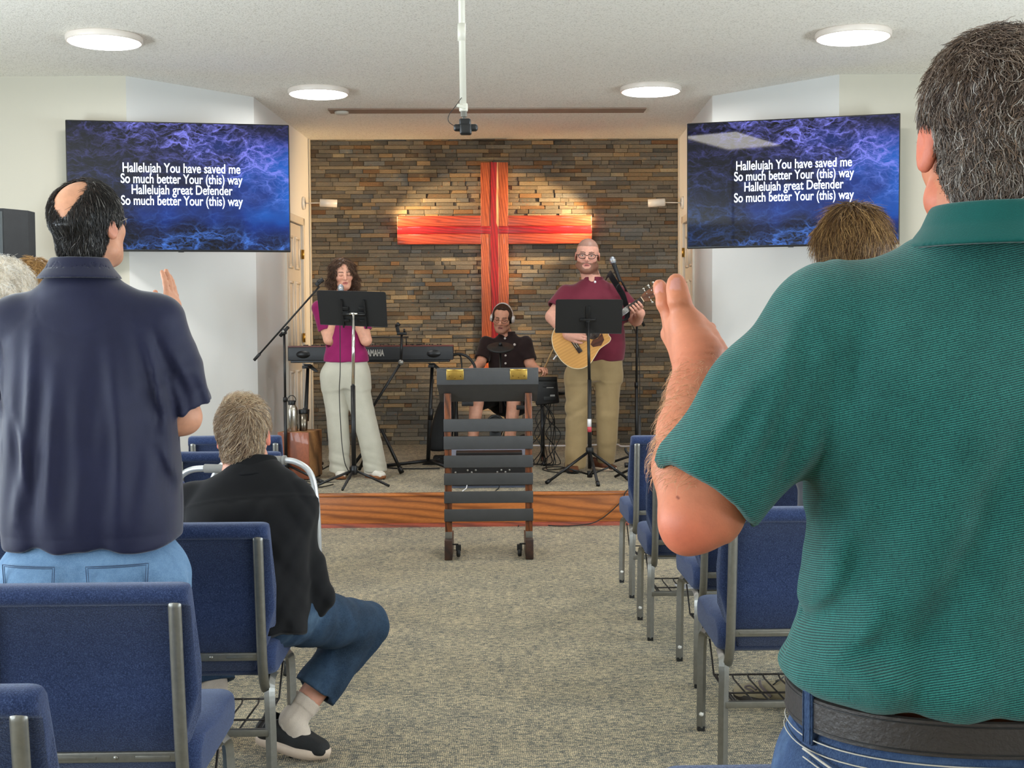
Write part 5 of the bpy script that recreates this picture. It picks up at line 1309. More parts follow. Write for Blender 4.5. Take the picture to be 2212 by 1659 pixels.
def hand_sdf(S, w, f, n, thumb=1, s=1.0, curl=(.25, .3, .3), spread=.05, k=.008, thumb_out=.8):
    """w wrist, f finger direction, n back-of-hand normal; thumb=+1: thumb on the f x n side"""
    w = A3(w); f = nrmz(f); n = A3(n); n = nrmz(n - f * (n @ f)); x = np.cross(f, n) * thumb
    T = lambda a, b, c: w + (x * a + f * b + n * c) * s
    kn = [(.029, .090, 0), (.009, .094, .003), (-.011, .090, .002), (-.028, .080, -.003)]; ln = [(.042, .025, .021), (.046, .028, .022), (.042, .026, .022), (.033, .020, .020)]; rr = [.0098, .0100, .0095, .0084]
    S.u(rc(T(.012, .0, 0), T(.014, .03, 0), .021 * s, .021 * s), .02); S.u(rc(T(-.012, .0, 0), T(-.012, .04, 0), .019 * s, .018 * s), .02)
    for (a, b, c), l, r, i in zip(kn, ln, rr, range(4)):
        p = T(a, b, c); S.u(rc(T(a * .55, .02, 0), p, .016 * s, .0125 * s), .014)
        ang = 0; side = a * spread * 14; d0 = nrmz(f + x * side)
        q = p
        for j in range(3):
            ang += curl[j] * (1 + .12 * i); d = d0 * cos(ang) - n * sin(ang); e = q + d * l[j] * s
            S.u(rc(q, e, r * (1 - .07 * j) * s, r * (.93 - .08 * j) * s), k * .5 if j == 0 else .004); q = e
    t0, t1 = T(.026, .016, -.008), T(.026 + .026 * thumb_out, .052, -.014 - .012 * (1 - thumb_out)); t2 = t1 + (f * .03 + x * .012 * thumb_out - n * .006) * s; t3 = t2 + (f * .024 - n * .006) * s
    S.u(rc(t0, t1, .0165 * s, .013 * s), .012); S.u(rc(t1, t2, .0125 * s, .0112 * s), .005); S.u(rc(t2, t3, .0112 * s, .0088 * s), .004)
    return S

def folds(segs, ymax=.0):
    """cloth ridges along given lines (a, b, half width, height), on the rear side"""
    S = [(A3(a)[[0, 2]], A3(b)[[0, 2]], w, h) for a, b, w, h in segs]
    def f(p):
        q = p[:, [0, 2]]; d = np.zeros(len(p)); m = p[:, 1] < ymax
        for a, b, w, h in S:
            ab = b - a; L = np.linalg.norm(ab); t = np.clip(((q - a) @ ab) / (L * L), 0, 1); e = q - a - t[:, None] * ab; s = e @ (np.array([ab[1], -ab[0]]) / L)
            s = s + .12 * L * np.sin(t * 3.1) * .25; r = np.hypot(s, np.linalg.norm(e - (e @ (np.array([ab[1], -ab[0]]) / L))[:, None] * (np.array([ab[1], -ab[0]]) / L), axis=1))
            d -= h * (np.exp(-(r / w) ** 2) - .45 * np.exp(-((s - w * 1.9) / w) ** 2 - (np.maximum(r - w * 4, 0) / w) ** 2)) * np.sqrt(np.maximum(np.sin(np.pi * np.clip(t, .04, .96)), 0))
        return d * m
    return f

def body_mesh(name, S, lo, hi, h, parent, skin, heads=(), extra=None, post=1):
    V, F = S.mesh(lo, hi, h); V = relax(V, F, post, .4); col = np.tile(np.array(srgb(skin)), (len(V), 1))
    for kw in heads: paint_head(col, V, skin=skin, **kw)
    if extra: extra(col, V)
    return np_mesh(name, V, F, SKIN, parent, col)

def cloth_mesh(name, S, lo, hi, h, m, parent, post=2):
    V, F = S.mesh(lo, hi, h); V = relax(V, F, post, .5); return np_mesh(name, V, F, m, parent)

def wrinkle(dirs, amps, warp=.6, seed=0, env=None):
    """folds: sines along the given wave vectors, bent by slower waves; env limits where they run"""
    r = np.random.RandomState(seed); ph = r.uniform(0, 6.28, (len(dirs), 4)); w = r.uniform(-1, 1, (len(dirs), 3)) * 9
    def f(p):
        d = np.zeros(len(p))
        for i, (k, a) in enumerate(zip(dirs, amps)):
            q = p @ A3(k) + ph[i, 0] + warp * 2.2 * np.sin(p @ w[i] + ph[i, 1]); m = .55 + .45 * np.sin(p @ (w[i][::-1] * .7) + ph[i, 2])
            v = np.sin(q); d += a * m * (v + .35 * np.sin(2 * q + 1)) * -1
        return d if env is None else d * env(p)
    return f

def strands(V, N, n, length, flow, lift=.25, seg=4, r=.0006, jit=.25, cols=((60, 45, 35),), weights=None, seed=1, mask=None, curl=0.0, lens=(.6, 1.2), grav=0.0, clump=0):
    """thin tapered three-sided hairs rooted on a surface; flow(P, N) gives the lie of the hair"""
    r_ = np.random.RandomState(seed); idx = np.arange(len(V)) if mask is None else np.nonzero(mask)[0]
    idx = r_.choice(idx, n); P0 = V[idx] + r_.normal(0, .0012, (n, 3)); Nn = N[idx]
    fl = flow(P0, Nn)
    if clump:
        fr = r_.uniform(-1, 1, (3, 3)) * clump; fl = fl + jit * np.stack([np.sin(P0 @ fr[i] + i * 2) for i in range(3)], 1)
    fl = fl + r_.normal(0, jit, (n, 3)); fl -= Nn * (fl * Nn).sum(1)[:, None]; fl /= np.linalg.norm(fl, axis=1)[:, None] + 1e-9
    L = length * r_.uniform(lens[0], lens[1], n); side = np.cross(fl, Nn); ph = r_.uniform(0, 6.28, n)
    rings = []
    for j in range(seg + 1):
        t = j / seg; up = lift * np.sin(t * 1.6) * (1 - .45 * t) * r_.uniform(.8, 1.2, n)
        c = P0 - Nn * .001 + (fl * t + Nn * up[:, None] + side * (curl * np.sin(t * 5 + ph))[:, None]) * L[:, None]; c[:, 2] -= grav * L * t * t
        rad = r * (1.0 - .75 * t) if j else r
        b2 = np.cross(fl, side)
        rings.append(np.stack([c + rad * (side * cos(a) + b2 * sin(a)) for a in (0, 2.094, 4.189)], 1))
    X = np.stack(rings, 1).reshape(-1, 3)
    b = (np.arange(n) * (seg + 1) * 3)[:, None, None, None]; j = (np.arange(seg) * 3)[None, :, None, None]; k = np.arange(3)[None, None, :, None]
    q = np.concatenate([k, (k + 1) % 3, (k + 1) % 3 + 3, k + 3], 3); F = (b + j + q).reshape(-1, 4)
    ci = r_.choice(len(cols), n, p=None if weights is None else np.array(weights) / sum(weights)); cc = np.array([srgb(c) for c in cols])[ci] * r_.uniform(.75, 1.25, n)[:, None]
    return X, F, np.repeat(cc, (seg + 1) * 3, 0)

def hair_object(name, parts, parent, m=None):
    """parts: (V, F, col) pieces put into one hair mesh"""
    Vs, Fs, Cs, b = [], [], [], 0
    for V, F, C in parts: Vs.append(V); Fs.append(F + b); Cs.append(C); b += len(V)
    return np_mesh(name, np.concatenate(Vs), np.concatenate(Fs), m or HAIRM, parent, np.concatenate(Cs))

def hair_cap(c, R, s, thick=.010, face=(0, .108, -.045), face_r=(.074, .075, .105), low=-.088, back_low=None, extra=None, h=.004, nape=.35, disp=None, ear=True):
    """close-fitting cap of hair in head space"""
    T = lambda p: A3(c) + R @ (A3(p) * s); E = lambda p, r: ell(T(p), A3(r) * s, R)
    S = Sdf(); t = thick
    S.u(E((0, -.018, .036), (.074 + t, .094 + t, .086 + t)), .02); S.u(E((0, .012, .03), (.069 + t, .078 + t, .078 + t)), .03); S.u(E((0, -.045, -.045), (.060 + t * .7, .055 + t * .7, .06)), .03)
    if extra: extra(S, T, E)
    S.sub(E(face, face_r), .012)
    if ear:
        for x in (-1, 1): S.sub(E((x * .085, .004, -.018), (.022, .022, .036)), .008); S.sub(E((x * .07, .035, -.06), (.03, .05, .045)), .01)
    n = R @ nrmz((0, nape, -1)); S.cut(half(T((0, -.06, low)), n), .006)
    if disp: S.disp(disp)
    cc = A3(c); V, F = S.mesh(cc - .22 * s - .1, cc + .22 * s + .05, h); return V, F, S

def glasses(parent, c, R, s, m, lens=None, w=.026, hh=.0175, r=.0014, name='glasses'):
    T = lambda p: tuple(A3(c) + R @ (A3(p) * s)); b = MB()
    for x in (-1, 1):
        pts = [T((x * .032 + w * cos(a) * (1 if abs(cos(a)) < .7 else .96), .099 - .010 * abs(cos(a) * x + .2) , .000 + hh * sin(a) * (1.0 if sin(a) < 0 else .92))) for a in [2 * pi * i / 20 for i in range(20)]]
        b.tube(pts, r * s, 6, closed=True); b.tube([T((x * .058, .092, .006)), T((x * .074, .05, .008)), T((x * .078, -.005, .004)), T((x * .077, -.02, -.010))], r * s * .9, 6)
    b.tube([T((-.007, .1, .003)), T((0, .103, .006)), T((.007, .1, .003))], r * s, 6)
    return b.build(name, m, parent)

def shoe(parent, heel, yaw, m_up, m_sole, L=.29, W=.098, pitch=0.0, high=.0, lace=None, name='shoe', z0=0.0, sole=.026, m_toe=None):
    """heel: back of the sole on the ground; the toe points along yaw (0 = +y)"""
    T = Matrix.Translation(Vector(heel)) @ Matrix.Rotation(yaw, 4, 'Z') @ Matrix.Rotation(pitch, 4, 'X'); w = W / 2
    S = Sdf(); S.limb([(0, .035, .05), (0, .10, .055), (0, L * .62, .040), (0, L - .045, .032)], [w * .70, w * .72, w * .86, w * .72], .03)
    S.u(rc((0, .06, .06), (0, .055, .095 + high), w * .62, w * .60), .03); S.cut(half((0, 0, .016), (0, 0, -1)), .006); S.cut(half((0, .05, .098 + high), (0, .25, 1)), .004); S.sub(rc((0, .055, .09 + high * .5), (0, .05, .2), w * .46, w * .48), .006)
    V, F = S.mesh((-.1, -.05, -.03), (.1, L + .05, .2 + high), .005); V = relax(V, F, 1); up = np_mesh(name, V, F, m_up, parent); up.matrix_local = T
    ol = []
    for i in range(28):
        a = 2 * pi * i / 28; y = L / 2 - cos(a) * L / 2; u = y / L; ww = w * (.80 + .22 * math.exp(-((u - .68) / .22) ** 2) - .05 * math.exp(-((u - .42) / .12) ** 2)); ol.append((sin(a) * ww * (1 if abs(sin(a)) > .3 else .9), y))
    b = MB(); n = len(ol)
    vs = [(x * .97, y + (y - L / 2) * -.012, 0 + max(0, (y / L - .8)) * .05) for x, y in ol] + [(x * 1.02, y, sole * .55 + max(0, (y / L - .8)) * .05) for x, y in ol] + [(x * .98, y, sole + max(0, (y / L - .8)) * .04) for x, y in ol]
    b.add(vs, [list(range(n))[::-1], [2 * n + i for i in range(n)]] + [[i, (i + 1) % n, n + (i + 1) % n, n + i] for i in range(n)] + [[n + i, n + (i + 1) % n, 2 * n + (i + 1) % n, 2 * n + i] for i in range(n)], True)
    b.build('sole', m_sole, up)
    if lace:
        b = MB()
        for i in range(5):
            y = L * .40 + i * .022; z = .088 - i * .0085; b.tube([(-.022, y, z - .008), (-.01, y + .006, z + .002), (.01, y + .002, z + .003), (.022, y + .008, z - .008)], .0028, 6)
        b.tube(smooth_pts([(0, L * .38, .094), (.03, L * .36, .10), (.035, L * .42, .08)], 5), .0025, 6); b.tube(smooth_pts([(0, L * .38, .094), (-.03, L * .37, .098), (-.03, L * .44, .08)], 5), .0025, 6)
        b.build('laces', lace, up)
    return up
# ------------------------------------------------------------------ cloth materials
def cloth(name, c, c2=None, scale=900, bump=.25, rough=.85, sheen=.25, vs=7, bd=.0012):
    t = NT(name); v = t.coord(); c2 = c2 or tuple(min(255, q * 1.18 + 4) for q in c)
    n = t.noise(v, scale, 2, .6); n2 = t.noise(v, vs, 3, .6)
    t.l(t.mix(t.ramp(n2, [(.3, (0, 0, 0)), (.8, (.5, .5, .5))]), t.ramp(n, [(.3, tuple(x * .8 for x in srgb(c))), (.7, srgb(c))]), srgb(c2)), t.b.inputs['Base Color'])
    t.b.inputs['Roughness'].default_value = rough; t.b.inputs['Specular IOR Level'].default_value = .2; t.b.inputs['Sheen Weight'].default_value = sheen; t.b.inputs['Sheen Roughness'].default_value = .4
    t.bump(n, bump, bd); MATS[name] = t.m; return t.m
def rib_cloth(name, lo, hi, scale, rot, bump=.5):
    """knit with fine light lines running across it"""
    t = NT(name); v = t.coord((1, 1, 1), rot); n = t.noise(v, 25, 3, .6)
    w = t.new('ShaderNodeTexWave', wave_type='BANDS', bands_direction='Z', i_Scale=scale, i_Distortion=1.6, i_Detail=2, i_Detail_Scale=9); t.l(v, w.inputs[0])
    br = t.noise(t.coord((1, 1, .25), rot), 520, 2, .6)
    f = t.math('MULTIPLY', w.outputs['Fac'], t.math('ADD', t.math('MULTIPLY', br, 1.3), .15))
    c = t.ramp(f, [(.25, srgb(lo)), (.62, srgb(hi))]); c = t.mix(t.ramp(n, [(.35, (0, 0, 0)), (.8, (.35, .35, .35))]), c, tuple(q * .75 for q in srgb(lo)))
    t.l(c, t.b.inputs['Base Color']); t.b.inputs['Roughness'].default_value = .8; t.b.inputs['Specular IOR Level'].default_value = .25; t.b.inputs['Sheen Weight'].default_value = .15
    t.bump(f, bump, .0015); MATS[name] = t.m; return t.m
def denim(name, lo, hi, worn):
    t = NT(name); v = t.coord(); n = t.noise(v, 5, 4, .6); f = t.noise(t.coord((1, 1, .35)), 700, 2, .7); m = t.noise(v, 60, 4, .7)
    c = t.ramp(n, [(.30, srgb(lo)), (.55, srgb(hi)), (.75, srgb(worn))]); c = t.mix(t.ramp(f, [(.35, (.0, .0, .0)), (.7, (.38, .38, .38))]), c, srgb(worn)); c = t.mix(t.ramp(m, [(.3, (.3, .3, .3)), (.6, (0, 0, 0))]), c, srgb(lo))
    t.l(c, t.b.inputs['Base Color']); t.b.inputs['Roughness'].default_value = .85; t.b.inputs['Specular IOR Level'].default_value = .2; t.bump(f, .3, .001); MATS[name] = t.m; return t.m
M_TEAL = rib_cloth('teal ribbed polo', (5, 56, 55), (44, 122, 114), 135, (.10, .22, 0))
M_TEALC = cloth('teal collar knit', (10, 76, 72), (16, 92, 88), 600, .35)
M_JEAN = denim('blue denim', (22, 34, 60), (42, 62, 98), (92, 116, 148)); M_JEANL = denim('light denim', (64, 94, 128), (98, 130, 164), (144, 170, 196)); M_JEAND = denim('dark denim', (24, 36, 52), (40, 60, 84), (84, 106, 128))
M_STITCH = mat('pale stitching', (176, 170, 160), .7); M_BELT = mat('dark leather', (40, 34, 32), .5, bump=.5, bs=140, bd=.002)
M_NAVY = cloth('navy polo', (26, 28, 52), (36, 39, 68), 500, .15, .6, .35); M_BLACKC = cloth('black shirt cotton', (19, 19, 21), (28, 28, 31), 700, .25, .9, .06)
M_SHOEW = mat('off white shoe', (222, 216, 204), .6, bump=.3, bs=200); M_SHOEB = mat('black shoe mesh', (20, 20, 21), .75, bump=.4, bs=500); M_SOLE = mat('pale sole', (206, 184, 164), .6, bump=.3, bs=120); M_GUM = mat('gum sole', (138, 84, 46), .6); M_BROWN = mat('brown leather', (92, 50, 30), .4, coat=.1); M_LACE = mat('lace', (228, 220, 206), .8)

def person(label, base):
    t = thing('person', label, 'person', base); o = np.array(base, dtype=float)
    return t, o, (lambda px, py, Y: np.array(P(px, py, Y)) - o)

def collar(S, c, rx, ry, z0, z1, flare=.030, th=.004, lean=0.0, o=(0, 0, 0), R=None):
    """stand-and-fall collar: a cone ring round the neck"""
    h = z1 - z0; S.u(loft([(z0, c[0], c[1] - lean, rx + flare, ry + flare), (z0 + h * .5, c[0], c[1] - lean * .4, rx + flare * .45, ry + flare * .45), (z1 - .004, c[0], c[1], rx + th, ry + th), (z1, c[0], c[1], rx + th * .6, ry + th * .6)], o, R, 2.1, .004, True), .003)
    S.sub(loft([(z0 - .03, c[0], c[1] - lean, rx + flare * 1.2 - th, ry + flare * 1.2 - th), (z0 + h * .5, c[0], c[1] - lean * .4, rx + flare * .45 - th, ry + flare * .45 - th), (z1 - .004, c[0], c[1], rx - th * .5, ry - th * .5), (z1 + .04, c[0], c[1], rx + .004, ry + .004)], o, R, 2.1, .004, True), .002); return S

def trousers(S, hips, w, d, zc, kneeL, ankL, kneeR, ankR, r=(.095, .075, .06), zt=None, tw=.92):
    """hips: centre at waist; builds pelvis and two legs"""
    x, y, z = hips; zt = zt or z
    S.u(loft([(zc - .06, x, y, w * .80, d * .92), (zc + .02, x, y, w * 1.0, d * 1.05), (zc + .12, x, y, w * 1.0, d * 1.02), (zt, x, y, w * tw, d * tw), (zt + .01, x, y, w * tw, d * tw)], (0, 0, 0), None, 2.5, .02), .02)
    for s, kn, an in ((-1, kneeL, ankL), (1, kneeR, ankR)):
        hp = A3((x + s * w * .47, y, zc + .02)); S.u(rc(hp, kn, r[0], r[1]), .035); S.u(rc(kn, an, r[1], r[2]), .03)
    return S

def down_flow(c, R, crown=(0, -.06, .115), s=1.0, w=.55, down=.6):
    cw = A3(c) + R @ (A3(crown) * s)
    def f(p, n):
        d = p - cw; d /= np.linalg.norm(d, axis=1)[:, None] + 1e-6; return d * w + A3((0, 0, -down))
    return f

# ------------------------------------------------------------------ man in the teal polo (right foreground)
def teal_man():
    t, o, l = person('tall grey haired man in teal polo and blue jeans, back turned, left hand raised', (P(2137, 400, 1.45).x, 1.45, 0))
    sk = (198, 124, 92); c = l(2146, 318, 1.47); c[2] = 1.652; R = frame(-.12, -.02); s = .97
    sho = l(1812, 742, 1.45); elb = l(1494, 1122, 1.40); wr = l(1509, 772, 1.575)
    S = Sdf(); head_sdf(S, c, R, s, jowl=1.12)
    S.u(rc(c + (0, -.020, -.075), (0, -.02, 1.50), .055, .058), .03)
    S.u(loft([(.92, 0, 0, .16, .11), (1.05, 0, 0, .165, .11), (1.2, 0, 0, .16, .11), (1.38, 0, 0, .165, .105), (1.46, 0, 0, .15, .085), (1.51, 0, -.01, .08, .07)]), .03)
    S.u(rc((-.10, 0, 1.45), sho, .065, .06), .03); S.limb([sho, sho * .45 + elb * .55, elb], [.056, .049, .034], .012)
    S.u(rc(l(1479, 1158, 1.395), l(1540, 1118, 1.40), .017, .032), .02)
    S.limb([elb, l(1487, 1010, 1.445), l(1491, 930, 1.485), l(1499, 850, 1.535), wr], [.034, .0395, .037, .0305, .0275], .012)
    # raised left hand seen from its back, palm turned inward
    y = lambda px, py, Y: l(px, py, Y)
    S.u(rc(wr, y(1484, 700, 1.60), .0265, .0175), .02); S.u(rc(y(1497, 775, 1.60), y(1462, 705, 1.625), .024, .016), .02)
    S.u(rc(y(1490, 770, 1.62), y(1450, 722, 1.655), .020, .014), .02); S.u(rc(y(1528, 772, 1.60), y(1503, 700, 1.615), .017, .013), .02)
    S.u(rc(y(1549, 793, 1.592), y(1541, 772, 1.60), .0145, .013), .012); S.u(rc(y(1543, 770, 1.60), y(1527, 727, 1.615), .0165, .0135), .016)
    S.u(rc(y(1527, 727, 1.62), y(1534, 708, 1.63), .0095, .0080), .006)
    S.limb([y(1481, 698, 1.60), y(1467, 648, 1.607), y(1462, 622, 1.610), y(1460.5, 608, 1.612)], [.0150, .0122, .0112, .0100], .012)
    S.limb([y(1456, 705, 1.628), y(1438, 652, 1.640), y(1429, 628, 1.645), y(1424.5, 617, 1.648)], [.0125, .0108, .0096, .0085], .004)
    S.limb([y(1452, 712, 1.652), y(1444, 658, 1.668), y(1443, 632, 1.672)], [.0110, .0092, .0078], .003)
    S.limb([y(1450, 722, 1.668), y(1440, 676, 1.690), y(1438, 655, 1.695)], [.0100, .0084, .0070], .003)
    S.u(ell(y(1466, 648, 1.60), (.0118, .010, .010)), .008); S.u(ell(y(1436, 655, 1.634), (.0105, .009, .009)), .008)
    # knuckle wrinkles, creases at the wrist
    kn = y(1466, 645, 1.598); wc = y(1509, 766, 1.553)
    def crease(p):
        d = np.zeros(len(p)); q = p - kn; m = np.exp(-((q / (.011, .02, .009)) ** 2).sum(1)); d += m * .0009 * np.sin(q[:, 2] * 1500)
        q = p - wc; m = np.exp(-((q / (.035, .03, .011)) ** 2).sum(1)); d += m * .0011 * np.sin(q[:, 2] * 900 + q[:, 0] * 110)
        q = p - y(1530, 740, 1.59); m = np.exp(-((q / (.02, .03, .02)) ** 2).sum(1)); d += m * .0010 * np.sin(q[:, 2] * 700 + q[:, 0] * 160); return d
    S.disp(crease)
    # other arm hangs out of the picture, legs
    S.limb([(.20, 0, 1.44), (.27, .02, 1.16), (.25, .12, .93)], [.058, .046, .03], .02); hand_sdf(S, (.25, .13, .91), (0, .35, -1), (1, .1, 0), -1, 1.05)
    for sx in (-1, 1): S.limb([(sx * .1, 0, .93), (sx * .11, .02, .5), (sx * .11, -.01, .08)], [.09, .06, .045], .03)
    nail = y(1459, 611, 1.5985); nail2 = y(1424, 619, 1.637)
    def extra(col, V):
        pink = np.array(srgb((226, 156, 142))); red = np.array(srgb((196, 92, 72))); edge = np.array(srgb((232, 196, 176)))
        q = V - nail; m = (np.abs(q[:, 0]) < .0066) & (np.abs(q[:, 2]) < .0088) & (q[:, 1] < .004); col[m] = pink * .75; m2 = m & (q[:, 2] > .0068); col[m2] = edge
        q = V - nail2; m = (np.abs(q[:, 0] + .001) < .005) & (np.abs(q[:, 2]) < .0065) & (q[:, 1] < .004); col[m] = pink * .85
        e = np.exp(-(((V - l(1480, 1165, 1.37)) / (.05, .06, .038)) ** 2).sum(1))[:, None]; col[:] = col * (1 - .55 * e) + red * .55 * e
        e = np.exp(-(((V - l(1520, 800, 1.56)) / (.05, .06, .045)) ** 2).sum(1))[:, None]; col[:] = col * (1 - .28 * e) + red * .28 * e
        for px, py, r in ((1469, 1081, .0015), (1548, 1152, .0014)):
            d = V - l(px, py, 1.36); m = (np.hypot(d[:, 0], d[:, 2]) < r) & (V[:, 1] < l(px, py, 1.42)[1]); col[m] = np.array(srgb((126, 62, 48)))
        m = np.abs(V[:, 0] - c[0]) > .071 * s; m &= (V[:, 2] > 1.56) & (V[:, 2] < 1.70); col[m] = col[m] * .6 + red * .4
    body_mesh('body', S, (-.48, -.30, 0), (.42, .42, 1.83), .0033, t, sk, [dict(c=c, R=R, s=s)], extra)
    # hair: thick short salt-and-pepper
    V, F, HS = hair_cap(c, R, s, .004, low=-.097, h=.0045, nape=.25, disp=wrinkle([(90, 20, 60), (-50, 90, 70)], [.0015, .0015], seed=3))
    N = vnormals(V, F); fl = down_flow(c, R, (.015, -.02, .125), s, .55, .55)
    cols = ((92, 74, 64), (116, 98, 86), (68, 55, 48), (160, 148, 138), (198, 190, 182), (136, 112, 94)); w = (5, 5, 3.5, 2.2, 1.3, 3)
    side = (c[0] - V[:, 0]) / .085
    nearear = ~((np.abs(np.abs((V - c) @ R)[:, 0] - .080) < .018) & (V[:, 2] - c[2] < .022) & (V[:, 2] - c[2] > -.05) & (((V - c) @ R)[:, 1] > -.032))
    X1 = strands(V, N, 16000, .019, fl, .24, 4, .00075, .42, cols, w, 4, mask=nearear, curl=.10, clump=60)
    lowm = (V[:, 2] < c[2] + .01)
    X2 = strands(V, N, 5000, .016, fl, .2, 3, .0007, .3, ((170, 162, 156), (132, 122, 115), (86, 74, 67), (202, 194, 186)), (2, 3, 3, .7), 5, mask=lowm & (side > .1) & nearear)
    topm = V[:, 2] > c[2] + .075
    X3 = strands(V, N, 3600, .028, down_flow(c, R, (.02, .09, .10), s, .9, .1), .22, 5, .0008, .45, ((118, 98, 84), (156, 138, 122), (78, 62, 52)), (3, 2, 3), 6, mask=topm, curl=.12, clump=45)
    base = np.tile(np.array(srgb((66, 54, 47))), (len(V), 1)); hair_object('hair', [(V, F, base), X1, X2, X3], t)
    # polo shirt
    arm_dir = nrmz(elb - sho); hem_c = l(1535, 1052, 1.405)
    T_ = Sdf()
    T_.u(loft([(1.032, 0, 0, .205, .150), (1.05, 0, 0, .228, .166), (1.075, 0, 0, .226, .166), (1.115, 0, 0, .207, .152), (1.165, 0, -.005, .200, .148), (1.27, 0, -.01, .203, .150), (1.37, 0, -.012, .214, .146), (1.44, 0, -.008, .205, .118), (1.49, 0, -.01, .150, .096), (1.53, 0, -.012, .098, .082), (1.545, 0, -.012, .088, .078)], (0, 0, 0), None, 2.35, .012), .03)
    sh2 = A3((.20, -.0, 1.435))
    T_.u(rc((-.11, -.005, 1.462), l(1790, 698, 1.445), .060, .064), .035); T_.u(rc((.11, -.005, 1.462), (.205, 0, 1.43), .060, .064), .035)
    hn = nrmz(l(1525, 1066, 1.405) - l(1600, 965, 1.415)); hp = l(1527, 1068, 1.40)
    T_.u(rc(l(1790, 712, 1.445), l(1668, 878, 1.425), .069, .073), .028); T_.u(sleeve(l(1668, 878, 1.425), hp, .073, .061, hn), .028)
    T_.u(sleeve((.205, 0, 1.43), (.275, .02, 1.20), .068, .066), .03)
    # front edge of the sleeve reaches out in a point over the forearm
    pt = rc(l(1560, 960, 1.42), l(1474, 990, 1.435), .042, .026); T_.u(lambda p: np.maximum(pt(p), (p - hp) @ hn), .03)
    T_.sub(rc(l(1575, 1000, 1.415), l(1440, 1190, 1.40), .053, .056), .004); T_.sub(rc(l(1510, 985, 1.45), l(1440, 1030, 1.45), .026, .026), .008)
    T_.sub(rc((.265, .02, 1.24), (.285, .02, 1.0), .055, .058), .004)
    T_.cut(half((0, 0, 1.040), (0, 0, -1)), .004)
    env_arm = lambda p: np.exp(-((np.linalg.norm(np.cross(p - sho, arm_dir), axis=1)) / .12) ** 4) * (p[:, 0] < -.17)
    T_.disp(wrinkle([tuple(nrmz(np.cross(arm_dir, (0, 1, 0))) * 105), tuple(nrmz(np.cross(arm_dir, (0, 1, .4))) * 70)], [.0042, .0035], .3, 12, env_arm))
    env_t = lambda p: np.clip((.08 - p[:, 0]) / .2, 0, 1) * np.clip((1.42 - p[:, 2]) / .12, 0, 1) * (p[:, 0] > -.26) * np.clip((p[:, 0] + .21) / .04, .25, 1)
    T_.disp(wrinkle([(52, 10, -14), (74, 10, -24), (40, 0, 34)], [.0052, .0032, .003], .35, 5, env_t))
    env_b = lambda p: np.exp(-((p[:, 2] - 1.085) / .035) ** 2) * np.clip((.06 - p[:, 0]) / .15, 0, 1)
    T_.disp(wrinkle([(22, 0, 85), (-26, 0, 62)], [.006, .0045], .4, 8, env_b))
    seam = lambda p: .0022 * np.exp(-((((p - (-.196, 0, 1.43)) @ nrmz((-1, 0, .10))) / .004) ** 2)) * (p[:, 0] < -.15) * (p[:, 0] > -.26)
    T_.disp(seam)
    T_.disp(folds([(l(1802, 650, 1.3), l(1775, 1060, 1.3), .012, .005), (l(1850, 700, 1.3), l(1800, 1240, 1.3), .013, .006), (l(1775, 1130, 1.3), l(1705, 1430, 1.3), .016, .005), (l(1870, 1170, 1.3), l(1765, 1440, 1.3), .016, .009), (l(1925, 1340, 1.3), l(1790, 1490, 1.3), .012, .009), (l(1960, 640, 1.3), l(1930, 1000, 1.3), .020, .004), (l(1990, 1505, 1.3), l(1800, 1455, 1.3), .014, .008), (l(2100, 900, 1.3), l(2010, 1350, 1.3), .03, .005)], .02))
    T_.disp(folds([(l(1740, 650, 1.4), l(1490, 985, 1.4), .012, .007), (l(1700, 740, 1.4), l(1560, 1030, 1.4), .010, .0075), (l(1735, 780, 1.4), l(1620, 1060, 1.4), .010, .0065), (l(1745, 900, 1.4), l(1690, 1050, 1.4), .011, .006)], .04))
    hemline = lambda p: .0014 * np.exp(-(((p - hp) @ hn + .026) / .0026) ** 2) * (np.linalg.norm(p - hp, axis=1) < .14) * (p[:, 0] < -.2)
    T_.disp(hemline)
    shirt = cloth_mesh('shirt', T_, (-.46, -.26, .98), (.42, .26, 1.60), .0042, M_TEAL, t, 2)
    C_ = Sdf(); collar(C_, (0, -.031), .067, .074, 1.530, 1.578, .034, .006, .004)
    cloth_mesh('collar', C_, (-.16, -.2, 1.5), (.16, .16, 1.62), .0032, M_TEALC, shirt, 1)
    # jeans, belt
    J = Sdf(); trousers(J, (0, 0, 1.03), .232, .165, .83, (-.115, .03, .5), (-.12, .0, .07), (.115, .03, .5), (.12, .0, .07), (.118, .088, .075), 1.0)
    J.disp(wrinkle([(20, 0, 50), (-24, 0, 44)], [.003, .003], .5, 3, lambda p: np.clip((.93 - p[:, 2]) / .1, 0, 1)))
    je = cloth_mesh('jeans', J, (-.3, -.25, 0), (.3, .25, 1.06), .005, M_JEAN, t, 2)
    rad = lambda a, q=0: ((abs(cos(a)) ** 2.35 + abs(sin(a)) ** 2.35) ** (-1 / 2.35))
    ring = lambda z, k: [(cos(a) * rad(a) * (.2145 + k), sin(a) * rad(a) * (.152 + k), z) for a in [2 * pi * i / 72 for i in range(72)]]
    b = MB(); loops = [ring(1.002, .004), ring(1.0035, .0075), ring(1.040, .0075), ring(1.0415, .004)]
    for i in range(3): b.add(loops[i] + loops[i + 1], [[k, (k + 1) % 72, 72 + (k + 1) % 72, 72 + k] for k in range(72)], True)
    be = b.build('belt', M_BELT, t); b = MB(); b.tube(ring(1.0075, .0078), .0008, 4, closed=True); b.tube(ring(1.036, .0078), .0008, 4, closed=True); b.build('belt_stitching', M_BEZEL, be)
    b = MB()
    for i in range(2): b.tube(ring(.994 - i * .012, .0075 + .001 * i), .0009, 4, closed=True)
